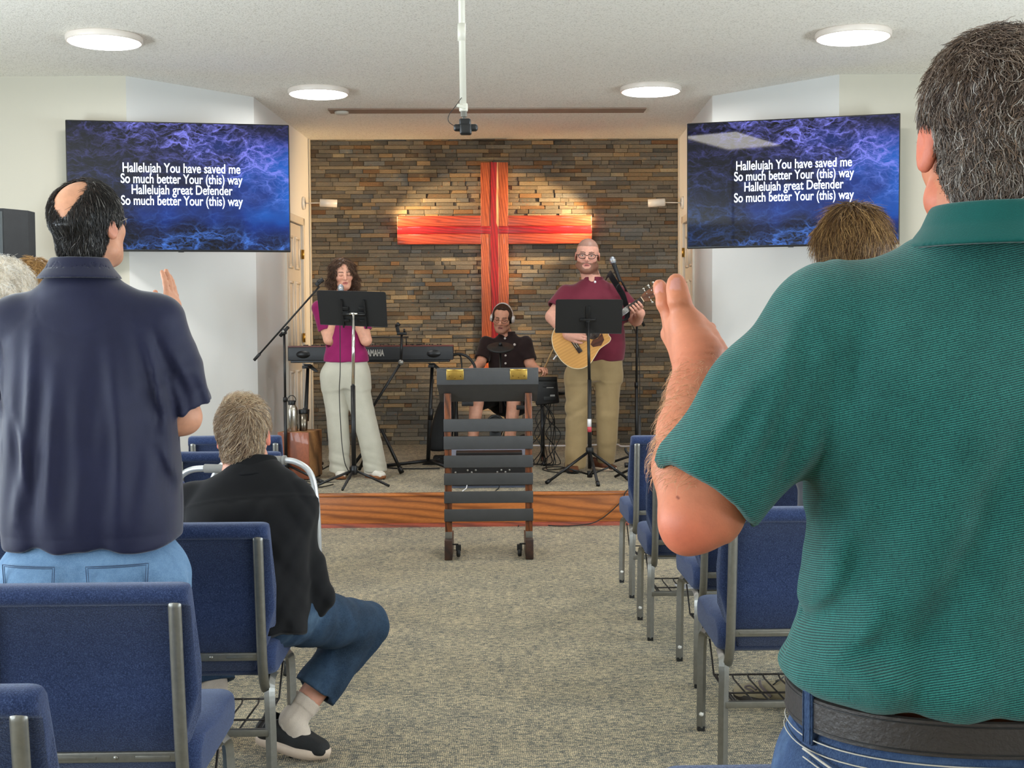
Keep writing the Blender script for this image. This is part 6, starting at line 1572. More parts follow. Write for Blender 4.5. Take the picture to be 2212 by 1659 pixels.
    # curved yoke seam and pocket line
    b.tube(smooth_pts([(-.222, -.06, .985), (-.18, -.128, .968), (-.10, -.163, .945), (0, -.175, .925)], 6), .0016, 4); b.tube(smooth_pts([(-.222, -.06, .976), (-.18, -.128, .959), (-.10, -.164, .936), (0, -.176, .916)], 6), .0010, 4)
    b.build('stitching', M_STITCH, je)
    for a in (-2.80, -1.57, -.35, 2.5):
        d = Vector((cos(a) * rad(a), sin(a) * rad(a), 0)); p = Vector((d.x * .2225, d.y * .161, 1.018)); Rz = Matrix.Rotation(math.atan2(d.y / .16, d.x / .22) + pi / 2, 3, 'Z')
        b = MB(); b.box(p, (.008, .0026, .030), Rz, .002); b.tube([p + Rz @ Vector((.0055, -.003, -.028)), p + Rz @ Vector((.0055, -.003, .028))], .0008, 4); b.tube([p + Rz @ Vector((-.0055, -.003, -.028)), p + Rz @ Vector((-.0055, -.003, .028))], .0008, 4); b.build('belt_loop', M_JEAN, je)
    for sx in (-1, 1): shoe(t, (sx * .12, -.10, 0), -sx * .1, M_BROWN, M_SHOEB, .30, .105)
    # fair hair on the forearm
    FV, FF = Sdf().limb([elb, l(1487, 1010, 1.445), l(1491, 930, 1.485), l(1499, 850, 1.535), l(1507, 800, 1.56)], [.0415, .042, .0365, .030, .027], .02).mesh(A3((-.45, -.15, 1.2)), A3((-.2, .2, 1.48)), .006)
    fn = vnormals(FV, FF); m = (FV[:, 2] > 1.275) & ~((FV[:, 0] > l(1535, 900, 1.5)[0]) & (FV[:, 2] < 1.33))
    hair_object('forearm_hair', [strands(FV, fn, 1700, .015, lambda p, n: np.tile(A3((-.5, -.1, -.75)), (len(p), 1)), .45, 4, .00022, .4, ((240, 204, 166), (222, 176, 134), (198, 148, 108)), (2, 2, 1), 7, mask=m)], t)
teal_man()

# ------------------------------------------------------------------ man in the navy polo (left foreground)
def navy_man():
    t, o, l = person('balding man in navy polo and light jeans seen from behind, right hand raised', (P(192, 700, 3.55).x, 3.55, 0))
    sk = (198, 142, 114); c = l(192, 472, 3.55); R = frame(-.36, .24, .02); s = 1.0; c[2] = l(192, 490, 3.55)[2]
    shz = l(190, 655, 3.55)[2]
    S = Sdf(); head_sdf(S, c, R, s, jowl=1.15); S.u(rc(c + R @ A3((.0, -.018, -.075)), (-.0, -.026, shz + .04), .056, .060), .03)
    S.u(loft([(.80, 0, 0, .19, .14), (1.0, 0, 0, .19, .14), (1.3, 0, 0, .19, .12), (shz, 0, 0, .15, .09)]), .03)
    sR, eR, wR = l(338, 735, 3.56), l(392, 898, 3.60), l(376, 702, 3.84)
    S.limb([sR, eR], [.058, .05], .02); S.u(rc(l(380, 912, 3.585), l(402, 905, 3.60), .034, .036), .03); S.limb([eR, eR * .5 + wR * .5, wR], [.044, .042, .028], .02)
    hand_sdf(S, wR, l(371, 600, 3.90) - wR, (.90, -.42, .0), -1, .95, (.08, .10, .10), .05, .006, .5)
    sL = A3((-sR[0], sR[1], sR[2])); S.limb([sL, (-.34, .05, eR[2]), (-.26, .27, eR[2] + .06)], [.058, .05, .03], .02); hand_sdf(S, (-.25, .28, eR[2] + .065), (.5, .7, .3), (-.5, -.2, .8), 1, 1.02, (.3, .3, .3))
    for sx in (-1, 1): S.limb([(sx * .11, 0, .80), (sx * .12, .0, .45), (sx * .12, -.02, .08)], [.10, .065, .05], .03)
    def extra(col, V):
        q = V - A3(c); m = (q @ R)[:, 2] > .05 * s; red = np.array(srgb((208, 150, 118))); col[m] = red
    body_mesh('body', S, (-.52, -.30, 0), (.52, .55, 1.87), .005, t, sk, [dict(c=c, R=R, s=s)], extra)
    # hair with a bald crown
    bald = lambda S_, T, E: S_.sub(E((0, -.012, .155), (.046, .072, .060)), .012)
    V, F, _ = hair_cap(c, R, s, .007, low=-.090, h=.005, nape=.15); q = (V - A3(c)) @ R / s
    rx, ry = (q[:, 0] - .004) / .041, (q[:, 1] + .062) / .056; bare = ((rx ** 2 + ry ** 2) < 1) & (q[:, 2] > .03)
    # lift the cap away from the bald patch
    N = vnormals(V, F); V = V - N * np.clip(1.25 - np.sqrt(rx ** 2 + ry ** 2), 0, 1)[:, None] * .022 * (q[:, 2] > .03)[:, None]
    fl = down_flow(c, R, (0, -.03, .13), s, .6, .6); cols = ((26, 22, 20), (42, 36, 33), (18, 16, 15), (98, 94, 90), (140, 136, 132)); w = (5, 4, 3, 1.2, .6)
    base = np.tile(np.array(srgb((28, 24, 22))), (len(V), 1)); ok = ~bare
    fr = ok & (((rx ** 2 + ry ** 2) < 2.2) & (q[:, 2] > .05))
    keep = ok[F].all(1)
    hair_object('hair', [(V, F[keep], base), strands(V, N, 9000, .024, fl, .18, 4, .0010, .25, cols, w, 2, mask=ok, clump=50), strands(V, N, 900, .024, fl, .25, 4, .0008, .5, ((60, 48, 42), (36, 30, 27)), None, 9, mask=fr)], t)
    glasses(t, c, R, s, M_SILVER, r=.0017)
    # shirt
    zc = l(190, 600, 3.55)[2]; hz = l(190, 1172, 3.50)[2]; ap = l(190, 790, 3.5)[2]
    T_ = Sdf(); T_.u(loft([(hz - .01, .004, 0, .232, .185), (hz + .06, .004, 0, .237, .19), (hz + .2, .0, .01, .236, .195), (hz + .35, 0, .005, .234, .185), (ap, 0, -.005, .228, .158), (shz - .07, 0, -.015, .215, .128), (shz, 0, -.02, .150, .105), (zc - .02, -.006, -.028, .108, .098), (zc + .004, -.008, -.028, .092, .088)], (0, 0, 0), None, 2.35, .015), .03)
    for sx, e in ((1, l(398, 868, 3.595)), (-1, A3((-.33, .04, l(398, 868, 3.6)[2])))):
        a = A3((sx * .185, -.01, shz - .055)); T_.u(rc((sx * .10, -.02, shz - .02), a, .065, .072), .03); n = nrmz(e - a + A3((0, 0, -.06)))
        T_.u(rc(a, a * .5 + e * .5, .076, .076), .03); T_.u(sleeve(a * .5 + e * .5, e + n * .012, .076, .070, n), .03)
        T_.sub(rc(e - n * .04, e + n * .12, .058, .062), .004)
    # side vent and hem
    T_.cut(half((0, 0, hz), (0, .05, -1)), .004)
    env = lambda p: np.clip((shz - .10 - p[:, 2]) / .22, 0, 1) * (np.abs(p[:, 0]) < .26)
    T_.disp(wrinkle([(34, 0, 2.0), (52, 0, -4), (23, 0, 3)], [.0075, .0045, .006], .25, 21, env))
    T_.disp(wrinkle([(60, 0, 40), (50, 0, -60)], [.0035, .003], .3, 4, lambda p: (np.abs(p[:, 0]) > .2) * np.exp(-((p[:, 2] - ap + .05) / .15) ** 2)))
    T_.disp(lambda p: .0016 * np.exp(-((p[:, 2] - (hz + .03)) / .003) ** 2)); yk = l(160, 655, 3.4)
    def yoke(p):
        r_ = np.sqrt(((p[:, 0] - yk[0]) / .115) ** 2 + ((p[:, 2] - yk[2]) / .085) ** 2); return .0022 * np.exp(-((r_ - 1) / .022) ** 2) * (p[:, 1] < -.03) * (p[:, 2] < yk[2])
    T_.disp(yoke)
    F_ = lambda x0, y0, x1, y1, w, h: (l(x0, y0, 3.38), l(x1, y1, 3.38), w, h)
    T_.disp(folds([F_(60, 720, 30, 1130, .016, .010), F_(112, 800, 92, 1160, .018, .009), F_(175, 850, 165, 1160, .022, .008), F_(235, 760, 262, 1130, .018, .009), F_(300, 720, 352, 1020, .014, .011), F_(350, 800, 378, 1060, .012, .010), F_(330, 960, 372, 1120, .012, .008), F_(30, 900, 60, 1080, .012, .009), F_(355, 770, 395, 880, .014, .009), F_(395, 800, 420, 890, .010, .007)], .03))
    sh = cloth_mesh('shirt', T_, (-.50, -.30, hz - .06), (.50, .30, zc + .04), .0055, M_NAVY, t, 2)
    C_ = Sdf(); collar(C_, (-.010, -.036), .068, .076, zc - .004, l(185, 556, 3.5)[2], .042, .007, .004); cloth_mesh('collar', C_, (-.2, -.2, zc - .08), (.2, .2, zc + .12), .0045, M_NAVY, sh, 1)
    J = Sdf(); trousers(J, (0, 0, .95), .25, .19, .68, (-.12, .02, .45), (-.125, -.01, .06), (.12, .02, .45), (.125, -.01, .06), (.13, .092, .08), .90, .78)
    J.sub(rc((0, -.21, .78), (0, -.21, .62), .012, .02), .05)
    J.disp(wrinkle([(18, 0, 60), (-26, 0, 52)], [.006, .005], .5, 6, lambda p: np.exp(-((p[:, 2] - .70) / .09) ** 2)))
    je = cloth_mesh('jeans', J, (-.35, -.30, 0), (.35, .30, 1.0), .006, M_JEANL, t, 2)
    for sx in (-1, 1):
        x = sx * .115; z1, z0 = .83, .715
        fy = lambda X: -.196 * math.sqrt(max(.05, 1 - (abs(X) / .27) ** 2.5)) - .008
        out = [(x - .075, z1), (x + .075, z1), (x + .070, z0 + .03), (x, z0), (x - .070, z0 + .03)]
        b = MB(); pts = [Vector((X, fy(X), Z)) for X, Z in out]; pts = [pts[i].lerp(pts[(i + 1) % 5], k / 6) for i in range(5) for k in range(6)]; pts = [Vector((p.x, fy(p.x), p.z)) for p in pts]
        for k, r in ((1.0, .0014), (.93, .0011)):
            b.tube([Vector((x, fy(x), .77)) + (p - Vector((x, fy(x), .77))) * k for p in pts], r, 4, closed=True)
        b.build('pocket_stitching', mat('dark stitch', (54, 74, 104), .8), je)
    for sx in (-1, 1): shoe(t, (sx * .125, -.10, 0), -sx * .12, M_BROWN, M_SHOEB, .30, .11)
navy_man()

# ------------------------------------------------------------------ seated man in the black shirt
def seated_man():
    t, o, l = person('fair haired man in black shirt and jeans sitting on a blue chair, seen from behind', (P(520, 1200, 4.05).x, 4.05, 0))
    sk = (208, 150, 126); hc = l(526, 936, 4.24); R = frame(.03, -.10, -.06); s = 1.0; c = hc; c[2] = l(526, 944, 4.24)[2]
    hip = A3((.02, .02, .575)); nb = l(524, 1015, 4.20); sp = nrmz(nb - hip); xa = A3((1, 0, 0)); ya = np.cross(sp, xa); RT = np.stack([xa, ya, sp], 1); LT = np.linalg.norm(nb - hip)
    S = Sdf(); head_sdf(S, c, R, s, jowl=1.05); S.u(rc(c + (0, -.02, -.07), nb + A3((0, 0, .0)), .056, .066), .03)
    S.u(loft([(-.10, 0, 0, .12, .09), (.1, 0, 0, .15, .11), (LT - .08, 0, 0, .16, .1), (LT, 0, 0, .06, .06)], hip, RT), .03)
    sR, eR = l(628, 1128, 4.17), l(676, 1292, 4.15); hR = A3((eR[0] - .16, eR[1] + .24, .585))
    S.limb([sR, eR, hR], [.055, .045, .03], .02); hand_sdf(S, hR, (-.6, .7, -.05), (0, .1, 1), -1, 1, (.3, .4, .3))
    sL = l(418, 1090, 4.19); eL = A3((sL[0] - .08, sL[1] + .03, eR[2])); hL = A3((eL[0] + .16, eL[1] + .24, .59)); S.limb([sL, eL, hL], [.055, .045, .03], .02); hand_sdf(S, hL, (.6, .7, -.05), (0, .1, 1), 1, 1, (.3, .4, .3))
    kR = l(785, 1352, 4.47); aR = l(632, 1556, 4.31); kL = A3((-.24, .50, .46)); aL = l(468, 1530, 4.42); aL[2] = .13
    S.limb([(.10, .04, .545), kR, aR], [.08, .055, .04], .03); S.limb([(-.09, .04, .545), kL, aL], [.08, .055, .04], .03)
    hR_ = aR + A3((-.02, -.02, -.06)); tR = l(700, 1640, 4.27); tR[2] = .03
    S.limb([aR, hR_ * .5 + tR * .5, tR - (tR - hR_) * .25], [.034, .026, .020], .03); S.limb([aL, aL + A3((-.02, .12, -.09))], [.036, .03], .03)
    def extra(col, V):
        m = (np.abs((V - c) @ R)[:, 0] > .072) & (np.abs(V[:, 2] - c[2]) < .045); col[m] = col[m] * .55 + np.array(srgb((224, 112, 96))) * .45
    body_mesh('body', S, (-.55, -.35, 0), (.60, .70, 1.25), .0048, t, sk, [dict(c=c, R=R, s=s)], extra)
    V, F, _ = hair_cap(c, R, s, .008, low=-.088, h=.0045, nape=.2); N = vnormals(V, F); q = (V - c) @ R / s
    cw = A3((.022, -.075, .085)); fl0 = down_flow(c, R, cw, s, .75, .35)
    def fl(p, n):
        d = fl0(p, n); k = p - (c + R @ cw); return d + np.cross(k, n) * 5
    cols = ((176, 148, 118), (206, 180, 148), (142, 116, 92), (224, 204, 174), (112, 92, 76), (190, 178, 164)); w = (5, 4, 4, 2, 2.5, 1.5)
    base = np.tile(np.array(srgb((138, 114, 92))), (len(V), 1)); low = q[:, 2] < -.02; base[low] = np.array(srgb((118, 96, 80))); ear = (np.abs(np.abs(q[:, 0]) - .08) < .02) & (q[:, 2] < .03) & (q[:, 1] > -.035)
    hair_object('hair', [(V, F, base), strands(V, N, 9500, .026, fl, .34, 4, .00085, .3, cols, w, 3, mask=(q[:, 2] > -.075) & ~ear, clump=55), strands(V, N, 900, .036, lambda p, n: n + A3((.3, 0, .5)), .6, 4, .0008, .4, ((214, 192, 160), (180, 150, 118)), None, 8, mask=q[:, 2] > .098), strands(V, N, 1500, .012, lambda p, n: np.tile(A3((0, 0, -1)), (len(p), 1)), .3, 3, .0007, .3, ((130, 104, 86), (90, 72, 60)), None, 5, mask=low)], t)
    # shirt
    T_ = Sdf(); T_.u(loft([(-.14, 0, .01, .185, .150), (-.02, 0, 0, .190, .158), (.14, 0, -.015, .192, .150), (.28, 0, -.025, .205, .140), (LT - .115, 0, -.02, .208, .118), (LT - .045, .0, -.015, .150, .092), (LT + .01, 0, -.005, .085, .072), (LT + .022, 0, 0, .078, .066)], hip, RT, 2.35, .015), .03)
    for sx, a, e, h in ((1, sR, eR, hR), (-1, sL, eL, hL)):
        T_.u(rc(hip + RT @ A3((sx * .08, 0, LT - .085)), a, .06, .066), .035); T_.limb([a, a * .45 + e * .55, e + A3((.004 * sx, 0, .01))], [.070, .068, .060], .03); T_.u(rc(e, e * .3 + h * .7, .060, .048), .03)
        T_.u(ell(e + A3((-.02 * sx, .02, -.01)), (.062, .07, .055)), .03); n = nrmz(h - e); T_.cut(half(e * .3 + h * .7, n), .004) if False else None
    T_.cut(half(hip + RT @ A3((0, 0, -.115)), -sp), .005)
    T_.disp(wrinkle([(48, 0, -30), (70, 10, -36), (40, 0, 30)], [.0045, .003, .003], .35, 14, lambda p: np.clip(((p - hip) @ sp < LT - .13) * 1.0, 0, 1) * np.clip((p[:, 0] + .1) / .2, .25, 1)))
    T_.disp(wrinkle([(80, 20, 50), (60, -20, -50)], [.004, .003], .3, 9, lambda p: np.clip((p[:, 0] - .12) / .06, 0, 1)))
    T_.disp(lambda p: -.0022 * np.exp(-((((p - hip) @ sp) - (LT - .118) + .25 * (p[:, 0] * .6) ** 2) / .004) ** 2) * (p[:, 1] < .25))
    sh = cloth_mesh('shirt', T_, (-.50, -.32, .38), (.50, .55, 1.16), .0052, M_BLACKC, t, 2)
    zt = l(520, 1002, 4.20)[2]
    C_ = Sdf(); collar(C_, (0, -.008), .066, .062, LT - .042, LT + .032, .034, .0065, .006, hip, RT); cloth_mesh('collar', C_, nb - .2, nb + .2, .004, M_BLACKC, sh, 1)
    # jeans
    J = Sdf(); J.u(ell(hip + A3((0, .02, .0)), (.182, .16, .135)), .03); cfR = kR + (aR - kR) * .70; cfL = kL + (aL - kL) * .74
    J.u(rc((.095, .03, .545), kR, .105, .082), .04); J.u(sleeve(kR, cfR, .080, .079), .03); J.u(rc((-.09, .03, .545), kL, .105, .082), .04); J.u(sleeve(kL, cfL, .080, .078), .03)
    for k_, c_, kn in ((kR, cfR, aR), (kL, cfL, aL)):
        n = nrmz(kn - k_); J.sub(rc(c_ - n * .03, c_ + n * .12, .056, .060), .004)
    th = nrmz(kR - A3((.095, .03, .545)))
    J.disp(wrinkle([tuple(th * 60), tuple(th * 40 + A3((0, 0, 40))), (40, 30, 60)], [.005, .004, .003], .5, 17)); J.cut(half((0, 0, .455), (0, 0, -1)) if False else (lambda p: -np.ones(len(p))), .001)
    je = cloth_mesh('jeans', J, (-.50, -.25, .10), (.55, .66, .74), .005, M_JEAND, t, 2)
    b = MB(); b.tube(smooth_pts([l(588, 1364, 4.08), l(622, 1358, 4.04), l(660, 1360, 4.12), l(690, 1372, 4.2)], 5), .0016, 4); b.tube(smooth_pts([l(700, 1368, 4.22), l(745, 1362, 4.32), l(790, 1352, 4.38)], 5), .0014, 4); b.build('stitching', M_STITCH, je)
    # socks and shoes
    M_SOCK = cloth('oatmeal sock', (206, 190, 174), (222, 208, 194), 400, .5)
    for k_, a_, nm in ((kR, aR, 1), (kL, aL, 0)):
        n = nrmz(a_ - k_); q = Sdf(); st = k_ + (a_ - k_) * (.78 if nm else .7); q.limb([st, a_, (hR_ * .5 + tR * .5) if nm else a_ + A3((-.01, .08, -.07))], [.050, .045, .034], .02); q.cut(half(st, -n), .003); q.disp(wrinkle([(0, 0, 0), tuple(np.cross(n, (0, 1, 0)) * 300)], [0, .0008], .1, 1)); q.disp(lambda p: -.0025 * (np.abs((p - st) @ n - .02) < .018))
        cloth_mesh('sock', q, a_ - .22, a_ + .25, .004, M_SOCK, t, 1)
    hp = l(551, 1606, 4.345); tp = l(712, 1640, 4.262); hp[2] = .045; tp[2] = .0; d = tp - hp; yaw = math.atan2(-d[0], d[1]); L = np.linalg.norm(d)
    shoe(t, tuple(hp), yaw, M_SHOEB, M_SOLE, L, .105, -math.asin(.042 / L), .012, M_LACE, sole=.032)
    shoe(t, (aL[0], aL[1] - .07, .0), .2, M_SHOEW, M_SOLE, .28, .10)
seated_man()

# ------------------------------------------------------------------ standing figure helper for the partly hidden people
def standing(label, base, yaw, H, skin, top, legs, head_s=1.0, wid=1.0, slv=.85, arms=None, h=.007, hair=None, eyes='open'):
    t, o, l = person(label, base); k = H / 1.75; R = frame(yaw); c = A3((0, 0, H - .118 * head_s)); RZ = frame(yaw); W = lambda x, y, z: RZ @ A3((x * k * wid, y * k, z * k))
    S = Sdf(); head_sdf(S, c, R, head_s); S.u(rc(c + R @ A3((0, -.02, -.07)), W(0, -.01, 1.43), .050, .058), .03)
    S.u(loft([(.85 * k, 0, 0, .15 * k, .11 * k), (1.05 * k, 0, 0, .14 * k * wid, .10 * k), (1.3 * k, 0, 0, .16 * k * wid, .10 * k), (1.43 * k, 0, 0, .08, .06)], (0, 0, 0), RZ), .03)
    pts = []
    for s in (-1, 1):
        a, e, w_ = arms[s] if arms else (W(s * .18, 0, 1.37), W(s * .215, .0, 1.10), W(s * .09, .24, 1.06)); pts.append((a, e, w_)); S.limb([a, e, w_], [.048 * k, .040 * k, .026 * k], .02); hand_sdf(S, w_, (w_ - e) + A3((0, 0, -.02)), RZ @ A3((s * .3, .9, .3)), 1 if s < 0 else -1, k * .98, (.2, .25, .25))
        S.limb([W(s * .09, 0, .88), W(s * .095, .01, .48), W(s * .095, -.02, .08)], [.08 * k, .055 * k, .042 * k], .03)
    body_mesh('body', S, (-.45, -.45, 0), (.45, .45, H + .03), h, t, skin, [dict(c=c, R=R, s=head_s, eyes=eyes)])
    T_ = Sdf(); T_.u(loft([(.88 * k, 0, 0, .178 * k * wid, .125 * k), (1.05 * k, 0, 0, .168 * k * wid, .12 * k), (1.28 * k, 0, 0, .185 * k * wid, .125 * k), (1.38 * k, 0, 0, .165 * k * wid, .095 * k), (1.44 * k, 0, 0, .075 * k, .068 * k)], (0, 0, 0), RZ), .03)
    for a, e, w_ in pts: q = a + (e - a) * (slv * 2 if slv < .5 else 1); T_.limb([a, q], [.058 * k, .056 * k], .03); T_.limb([q, w_], [.052 * k, .04 * k], .02) if slv >= .5 else None
    T_.disp(wrinkle([(30, 10, 10), (40, 0, -20)], [.003, .003], .4, 3)); cloth_mesh('shirt', T_, (-.45, -.4, .8 * k), (.45, .4, 1.5 * k), h, top, t, 2)
    J = Sdf(); J.u(loft([(.78 * k, 0, 0, .155 * k * wid, .115 * k), (.88 * k, 0, 0, .172 * k * wid, .125 * k), (1.0 * k, 0, 0, .155 * k * wid, .11 * k)], (0, 0, 0), RZ), .03)
    for s in (-1, 1): J.limb([W(s * .085, 0, .86), W(s * .095, .015, .48), W(s * .095, -.015, .06)], [.095 * k, .072 * k, .062 * k], .03)
    J.disp(wrinkle([(20, 0, 40), (-24, 0, 50)], [.003, .003], .5, 5)); cloth_mesh('trousers', J, (-.4, -.4, 0), (.4, .4, 1.05 * k), h, legs, t, 2)
    return t, c, R, W
M_GREYT = cloth('grey slacks', (70, 72, 78)); M_TOPD = cloth('dark blue blouse', (40, 44, 60)); M_TOPC = cloth('cream cardigan', (206, 198, 184))
def blond_right():
    b = P(1838, 700, 4.62); t, c, R, W = standing('person with shoulder length blond hair seen behind the teal polo shoulder, facing the stage', (b.x, 4.62, 0), 0, 1.845, (208, 152, 124), M_TOPD, M_GREYT, 1.05)
    s = 1.05
    def ex(S, T, E):
        S.u(E((0, -.03, .03), (.108, .112, .105)), .03); S.u(loft([(-.24, 0, -.01, .108, .085), (-.12, 0, -.015, .118, .092), (-.02, 0, -.02, .115, .105), (.06, 0, -.02, .10, .11), (.10, 0, -.02, .06, .08)], c, R), .03)
    V, F, _ = hair_cap(c, R, s, .016, (0, .135, -.09), (.082, .10, .16), -.235, extra=ex, h=.006, nape=0, ear=False, disp=wrinkle([(85, 20, 4), (60, -30, 6)], [.005, .004], .25, 3)); N = vnormals(V, F)
    cols = ((122, 90, 54), (152, 116, 70), (92, 64, 40), (190, 152, 100), (72, 50, 32)); w = (5, 4, 4, 1.8, 3)
    q = (V - c) @ R; base = np.tile(np.array(srgb((104, 76, 46))), (len(V), 1))
    hair_object('hair', [(V, F, base), strands(V, N, 9000, .085, down_flow(c, R, (0, .03, .14), s, .35, .9), .10, 6, .0011, .14, cols, w, 3, curl=.05, clump=40), strands(V, N, 250, .06, lambda p, n: n * .6 + A3((0, 0, -.6)), .35, 5, .0006, .5, ((190, 156, 104),), None, 6)], t)
    M_HIK = mat('tan hiking shoe', (150, 138, 112), .75, bump=.5, bs=60, bd=.004); M_DKS = mat('dark tread', (44, 38, 32), .8)
    bs = np.array((b.x, 4.62, 0)); h1 = np.array(P(1735, 1545, 4.66)) - bs
    sh = shoe(t, (h1[0] + .055, .17, 0), 1.05, M_HIK, M_DKS, .30, .112, 0, .01, M_BLK)
    q = MB(); q.tube(smooth_pts([(-.052, .20, .05), (-.05, .235, .062), (-.046, .215, .07), (-.05, .19, .058)], 5), .004, 6); q.tube(smooth_pts([(-.055, .13, .04), (-.052, .17, .075), (-.040, .18, .092)], 5), .006, 6); q.build('side_panel', mat('grey panel', (104, 92, 92), .7), sh)
    shoe(t, (.10, -.10, 0), -.15, M_HIK, M_DKS, .30, .112)
blond_right()
def people_left():
    b = P(4, 600, 4.65); t, c, R, W = standing('white haired person at the left margin behind the navy shoulder', (b.x, 4.65, 0), .0, 1.665, (220, 170, 150), M_TOPC, M_GREYT)
    V, F, _ = hair_cap(c, R, 1.0, .024, low=-.10, h=.006, ear=False, disp=wrinkle([(70, 50, 60), (-60, 70, 50), (50, -40, 80)], [.006, .005, .005], .6, 2)); N = vnormals(V, F); base = np.tile(np.array(srgb((226, 214, 196))), (len(V), 1))
    hair_object('hair', [(V, F, base), strands(V, N, 4500, .030, down_flow(c, R, (0, 0, .12), 1, .5, .3), .5, 5, .0009, .7, ((240, 232, 218), (220, 206, 186), (248, 244, 238)), None, 3, curl=.3, clump=50)], t)
    for sx in (-1, 1): shoe(t, (sx * .1, -.10, 0), -sx * .1, M_SHOEB, M_SHOEB, .27, .095)
    b = P(72, 600, 5.5); t, c, R, W = standing('blond person at left between the white hair and the navy collar', (b.x, 5.5, 0), .0, 1.718, (214, 162, 138), M_TOPD, M_GREYT)
    V, F, _ = hair_cap(c, R, 1.0, .017, low=-.10, h=.006, ear=False); N = vnormals(V, F); base = np.tile(np.array(srgb((150, 112, 66))), (len(V), 1))
    hair_object('hair', [(V, F, base), strands(V, N, 4500, .035, down_flow(c, R, (0, 0, .12), 1, .8, .3), .35, 4, .0010, .3, ((176, 134, 80), (204, 164, 106), (132, 96, 56)), None, 3, clump=50)], t)
    for sx in (-1, 1): shoe(t, (sx * .1, -.10, 0), -sx * .1, M_SHOEB, M_SHOEB, .27, .095)
people_left()
# ------------------------------------------------------------------ woman singer
def singer():
    b = P(772, 1030, 10.3); t, o, l = person('woman in magenta top and pale wide trousers singing behind the left music stand', (b.x, 10.3, STAGE))
    sk = (222, 164, 138); Y = 10.3; c = l(741, 593, Y); R = frame(pi + .28, -.12, .06); s = .98
    nb = l(735, 642, Y + .02)
    S = Sdf(); head_sdf(S, c, R, s, mouth=.005, jowl=.92); S.u(rc(c + R @ A3((0, -.02, -.07)), nb, .042, .048), .025)
    S.u(loft([(.95, l(740, 0, Y)[0], .02, .13, .10), (1.15, l(738, 0, Y)[0], .02, .12, .095), (1.32, l(733, 0, Y)[0], .02, .145, .095), (1.42, l(733, 0, Y)[0], .02, .08, .06)]), .03)
    sA, eA, wA = l(690, 668, Y), l(711, 733, Y - .03), l(733, 650, Y - .14); sB, eB, wB = l(778, 668, Y), l(791, 735, Y - .05), l(748, 655, Y - .15)
    S.limb([sA, eA], [.050, .043], .02); S.limb([eA, wA], [.041, .026], .02); S.limb([sB, eB], [.050, .043], .02); S.limb([eB, wB], [.041, .026], .02)
    ball = l(736, 621, Y - .135); dn = nrmz(A3((.05, -.10, -1)))
    hp = ball + dn * .10
    # fingers wrap round the microphone handle
    for k in range(4):
        z = ball + dn * (.065 + .020 * k); cx = []
        for a in (2.4, 1.5, .6, -.3, -1.2): cx.append(z + A3((cos(a + pi / 2) * .027, -sin(a + pi / 2) * .027 * -1 * -1, 0)))
        S.limb(cx, [.0095, .0092, .009, .0085, .0075], .004)
    S.u(rc(wA, hp + A3((-.032, .01, .0)), .027, .030), .02); S.u(rc(hp + A3((-.030, .008, .03)), hp + A3((-.022, -.02, .055)), .013, .010), .008)
    hand_sdf(S, wB, hp - wB + A3((0, 0, .01)), (.6, -.75, .2), 1, .88, (.7, .9, .6), .03)
    for p in (l(722, 780, Y), l(768, 780, Y)): pass
    S.limb([l(722, 800, Y), l(732, 900, Y), l(734, 1010, Y + .02)], [.08, .055, .042], .03); S.limb([l(768, 800, Y), l(790, 900, Y - .0), l(816, 1008, Y + .02)], [.08, .055, .042], .03)
    body_mesh('body', S, (-.45, -.40, 0), (.45, .35, 1.78), .0042, t, sk, [dict(c=c, R=R, s=s, eyes='closed', lip=(176, 84, 84), brow=(64, 42, 32))])
    # hair
    def ex(S_, T, E):
        for x in (-1, 1): S_.u(rc(T((x * .062, -.03, .05)), T((x * .088, -.012, -.06)), .032 * s, .034), .03); S_.u(rc(T((x * .088, -.012, -.06)), T((x * .084, -.01, -.15)), .034 * s, .024), .03)
        S_.u(rc(T((0, -.07, .02)), T((0, -.06, -.13)), .07, .055), .03)
    V, F, _ = hair_cap(c, R, s, .010, (.008, .116, -.018), (.066, .096, .112), -.155, extra=ex, h=.0055, nape=0, ear=False, disp=wrinkle([(60, 40, 50), (-50, 60, 70), (30, 20, 90)], [.005, .005, .004], .5, 3)); N = vnormals(V, F); base = np.tile(np.array(srgb((70, 48, 36))), (len(V), 1))
    hair_object('hair', [(V, F, base), strands(V, N, 6000, .06, lambda p, n: np.tile(A3((0, .25, -1)), (len(p), 1)) * 1.0 + (p - c) * A3((2.5, 0, 0)), .06, 6, .0013, .14, ((78, 54, 40), (108, 78, 58), (138, 106, 80), (58, 40, 31)), (4, 4, 2, 3), 3, curl=.22, clump=35)], t)
    M_MAG = cloth('magenta knit', (138, 30, 88), (156, 40, 100), 350, .3)
    X = lambda px: l(px, 0, Y)[0]
    T_ = Sdf(); Z = lambda py: l(740, py, Y)[2]
    T_.u(loft([(Z(782), X(738), .02, .180, .130), (Z(768), X(738), .02, .173, .124), (Z(745), X(737), .02, .152, .108), (Z(722), X(735), .015, .142, .105), (Z(690), X(733), .005, .160, .118), (Z(664), X(733), .01, .172, .105), (Z(648), X(734), .02, .125, .08), (Z(641), X(735), .02, .075, .06)], (0, 0, 0), None, 2.3, .012), .03)
    for a, e in ((sA, eA), (sB, eB)):
        q = a + (e - a) * .68; T_.u(sleeve(a + A3((0, 0, .01)), q, .062, .060), .03); n = nrmz(e - a); T_.sub(rc(q - n * .03, q + n * .1, .048, .05), .003)
    T_.disp(wrinkle([(30, 0, 30), (36, 0, -36)], [.0025, .0025], .4, 5)); T_.sub(rc(nb + A3((0, -.06, .03)), nb + A3((0, -.1, .0)), .05, .04), .01)
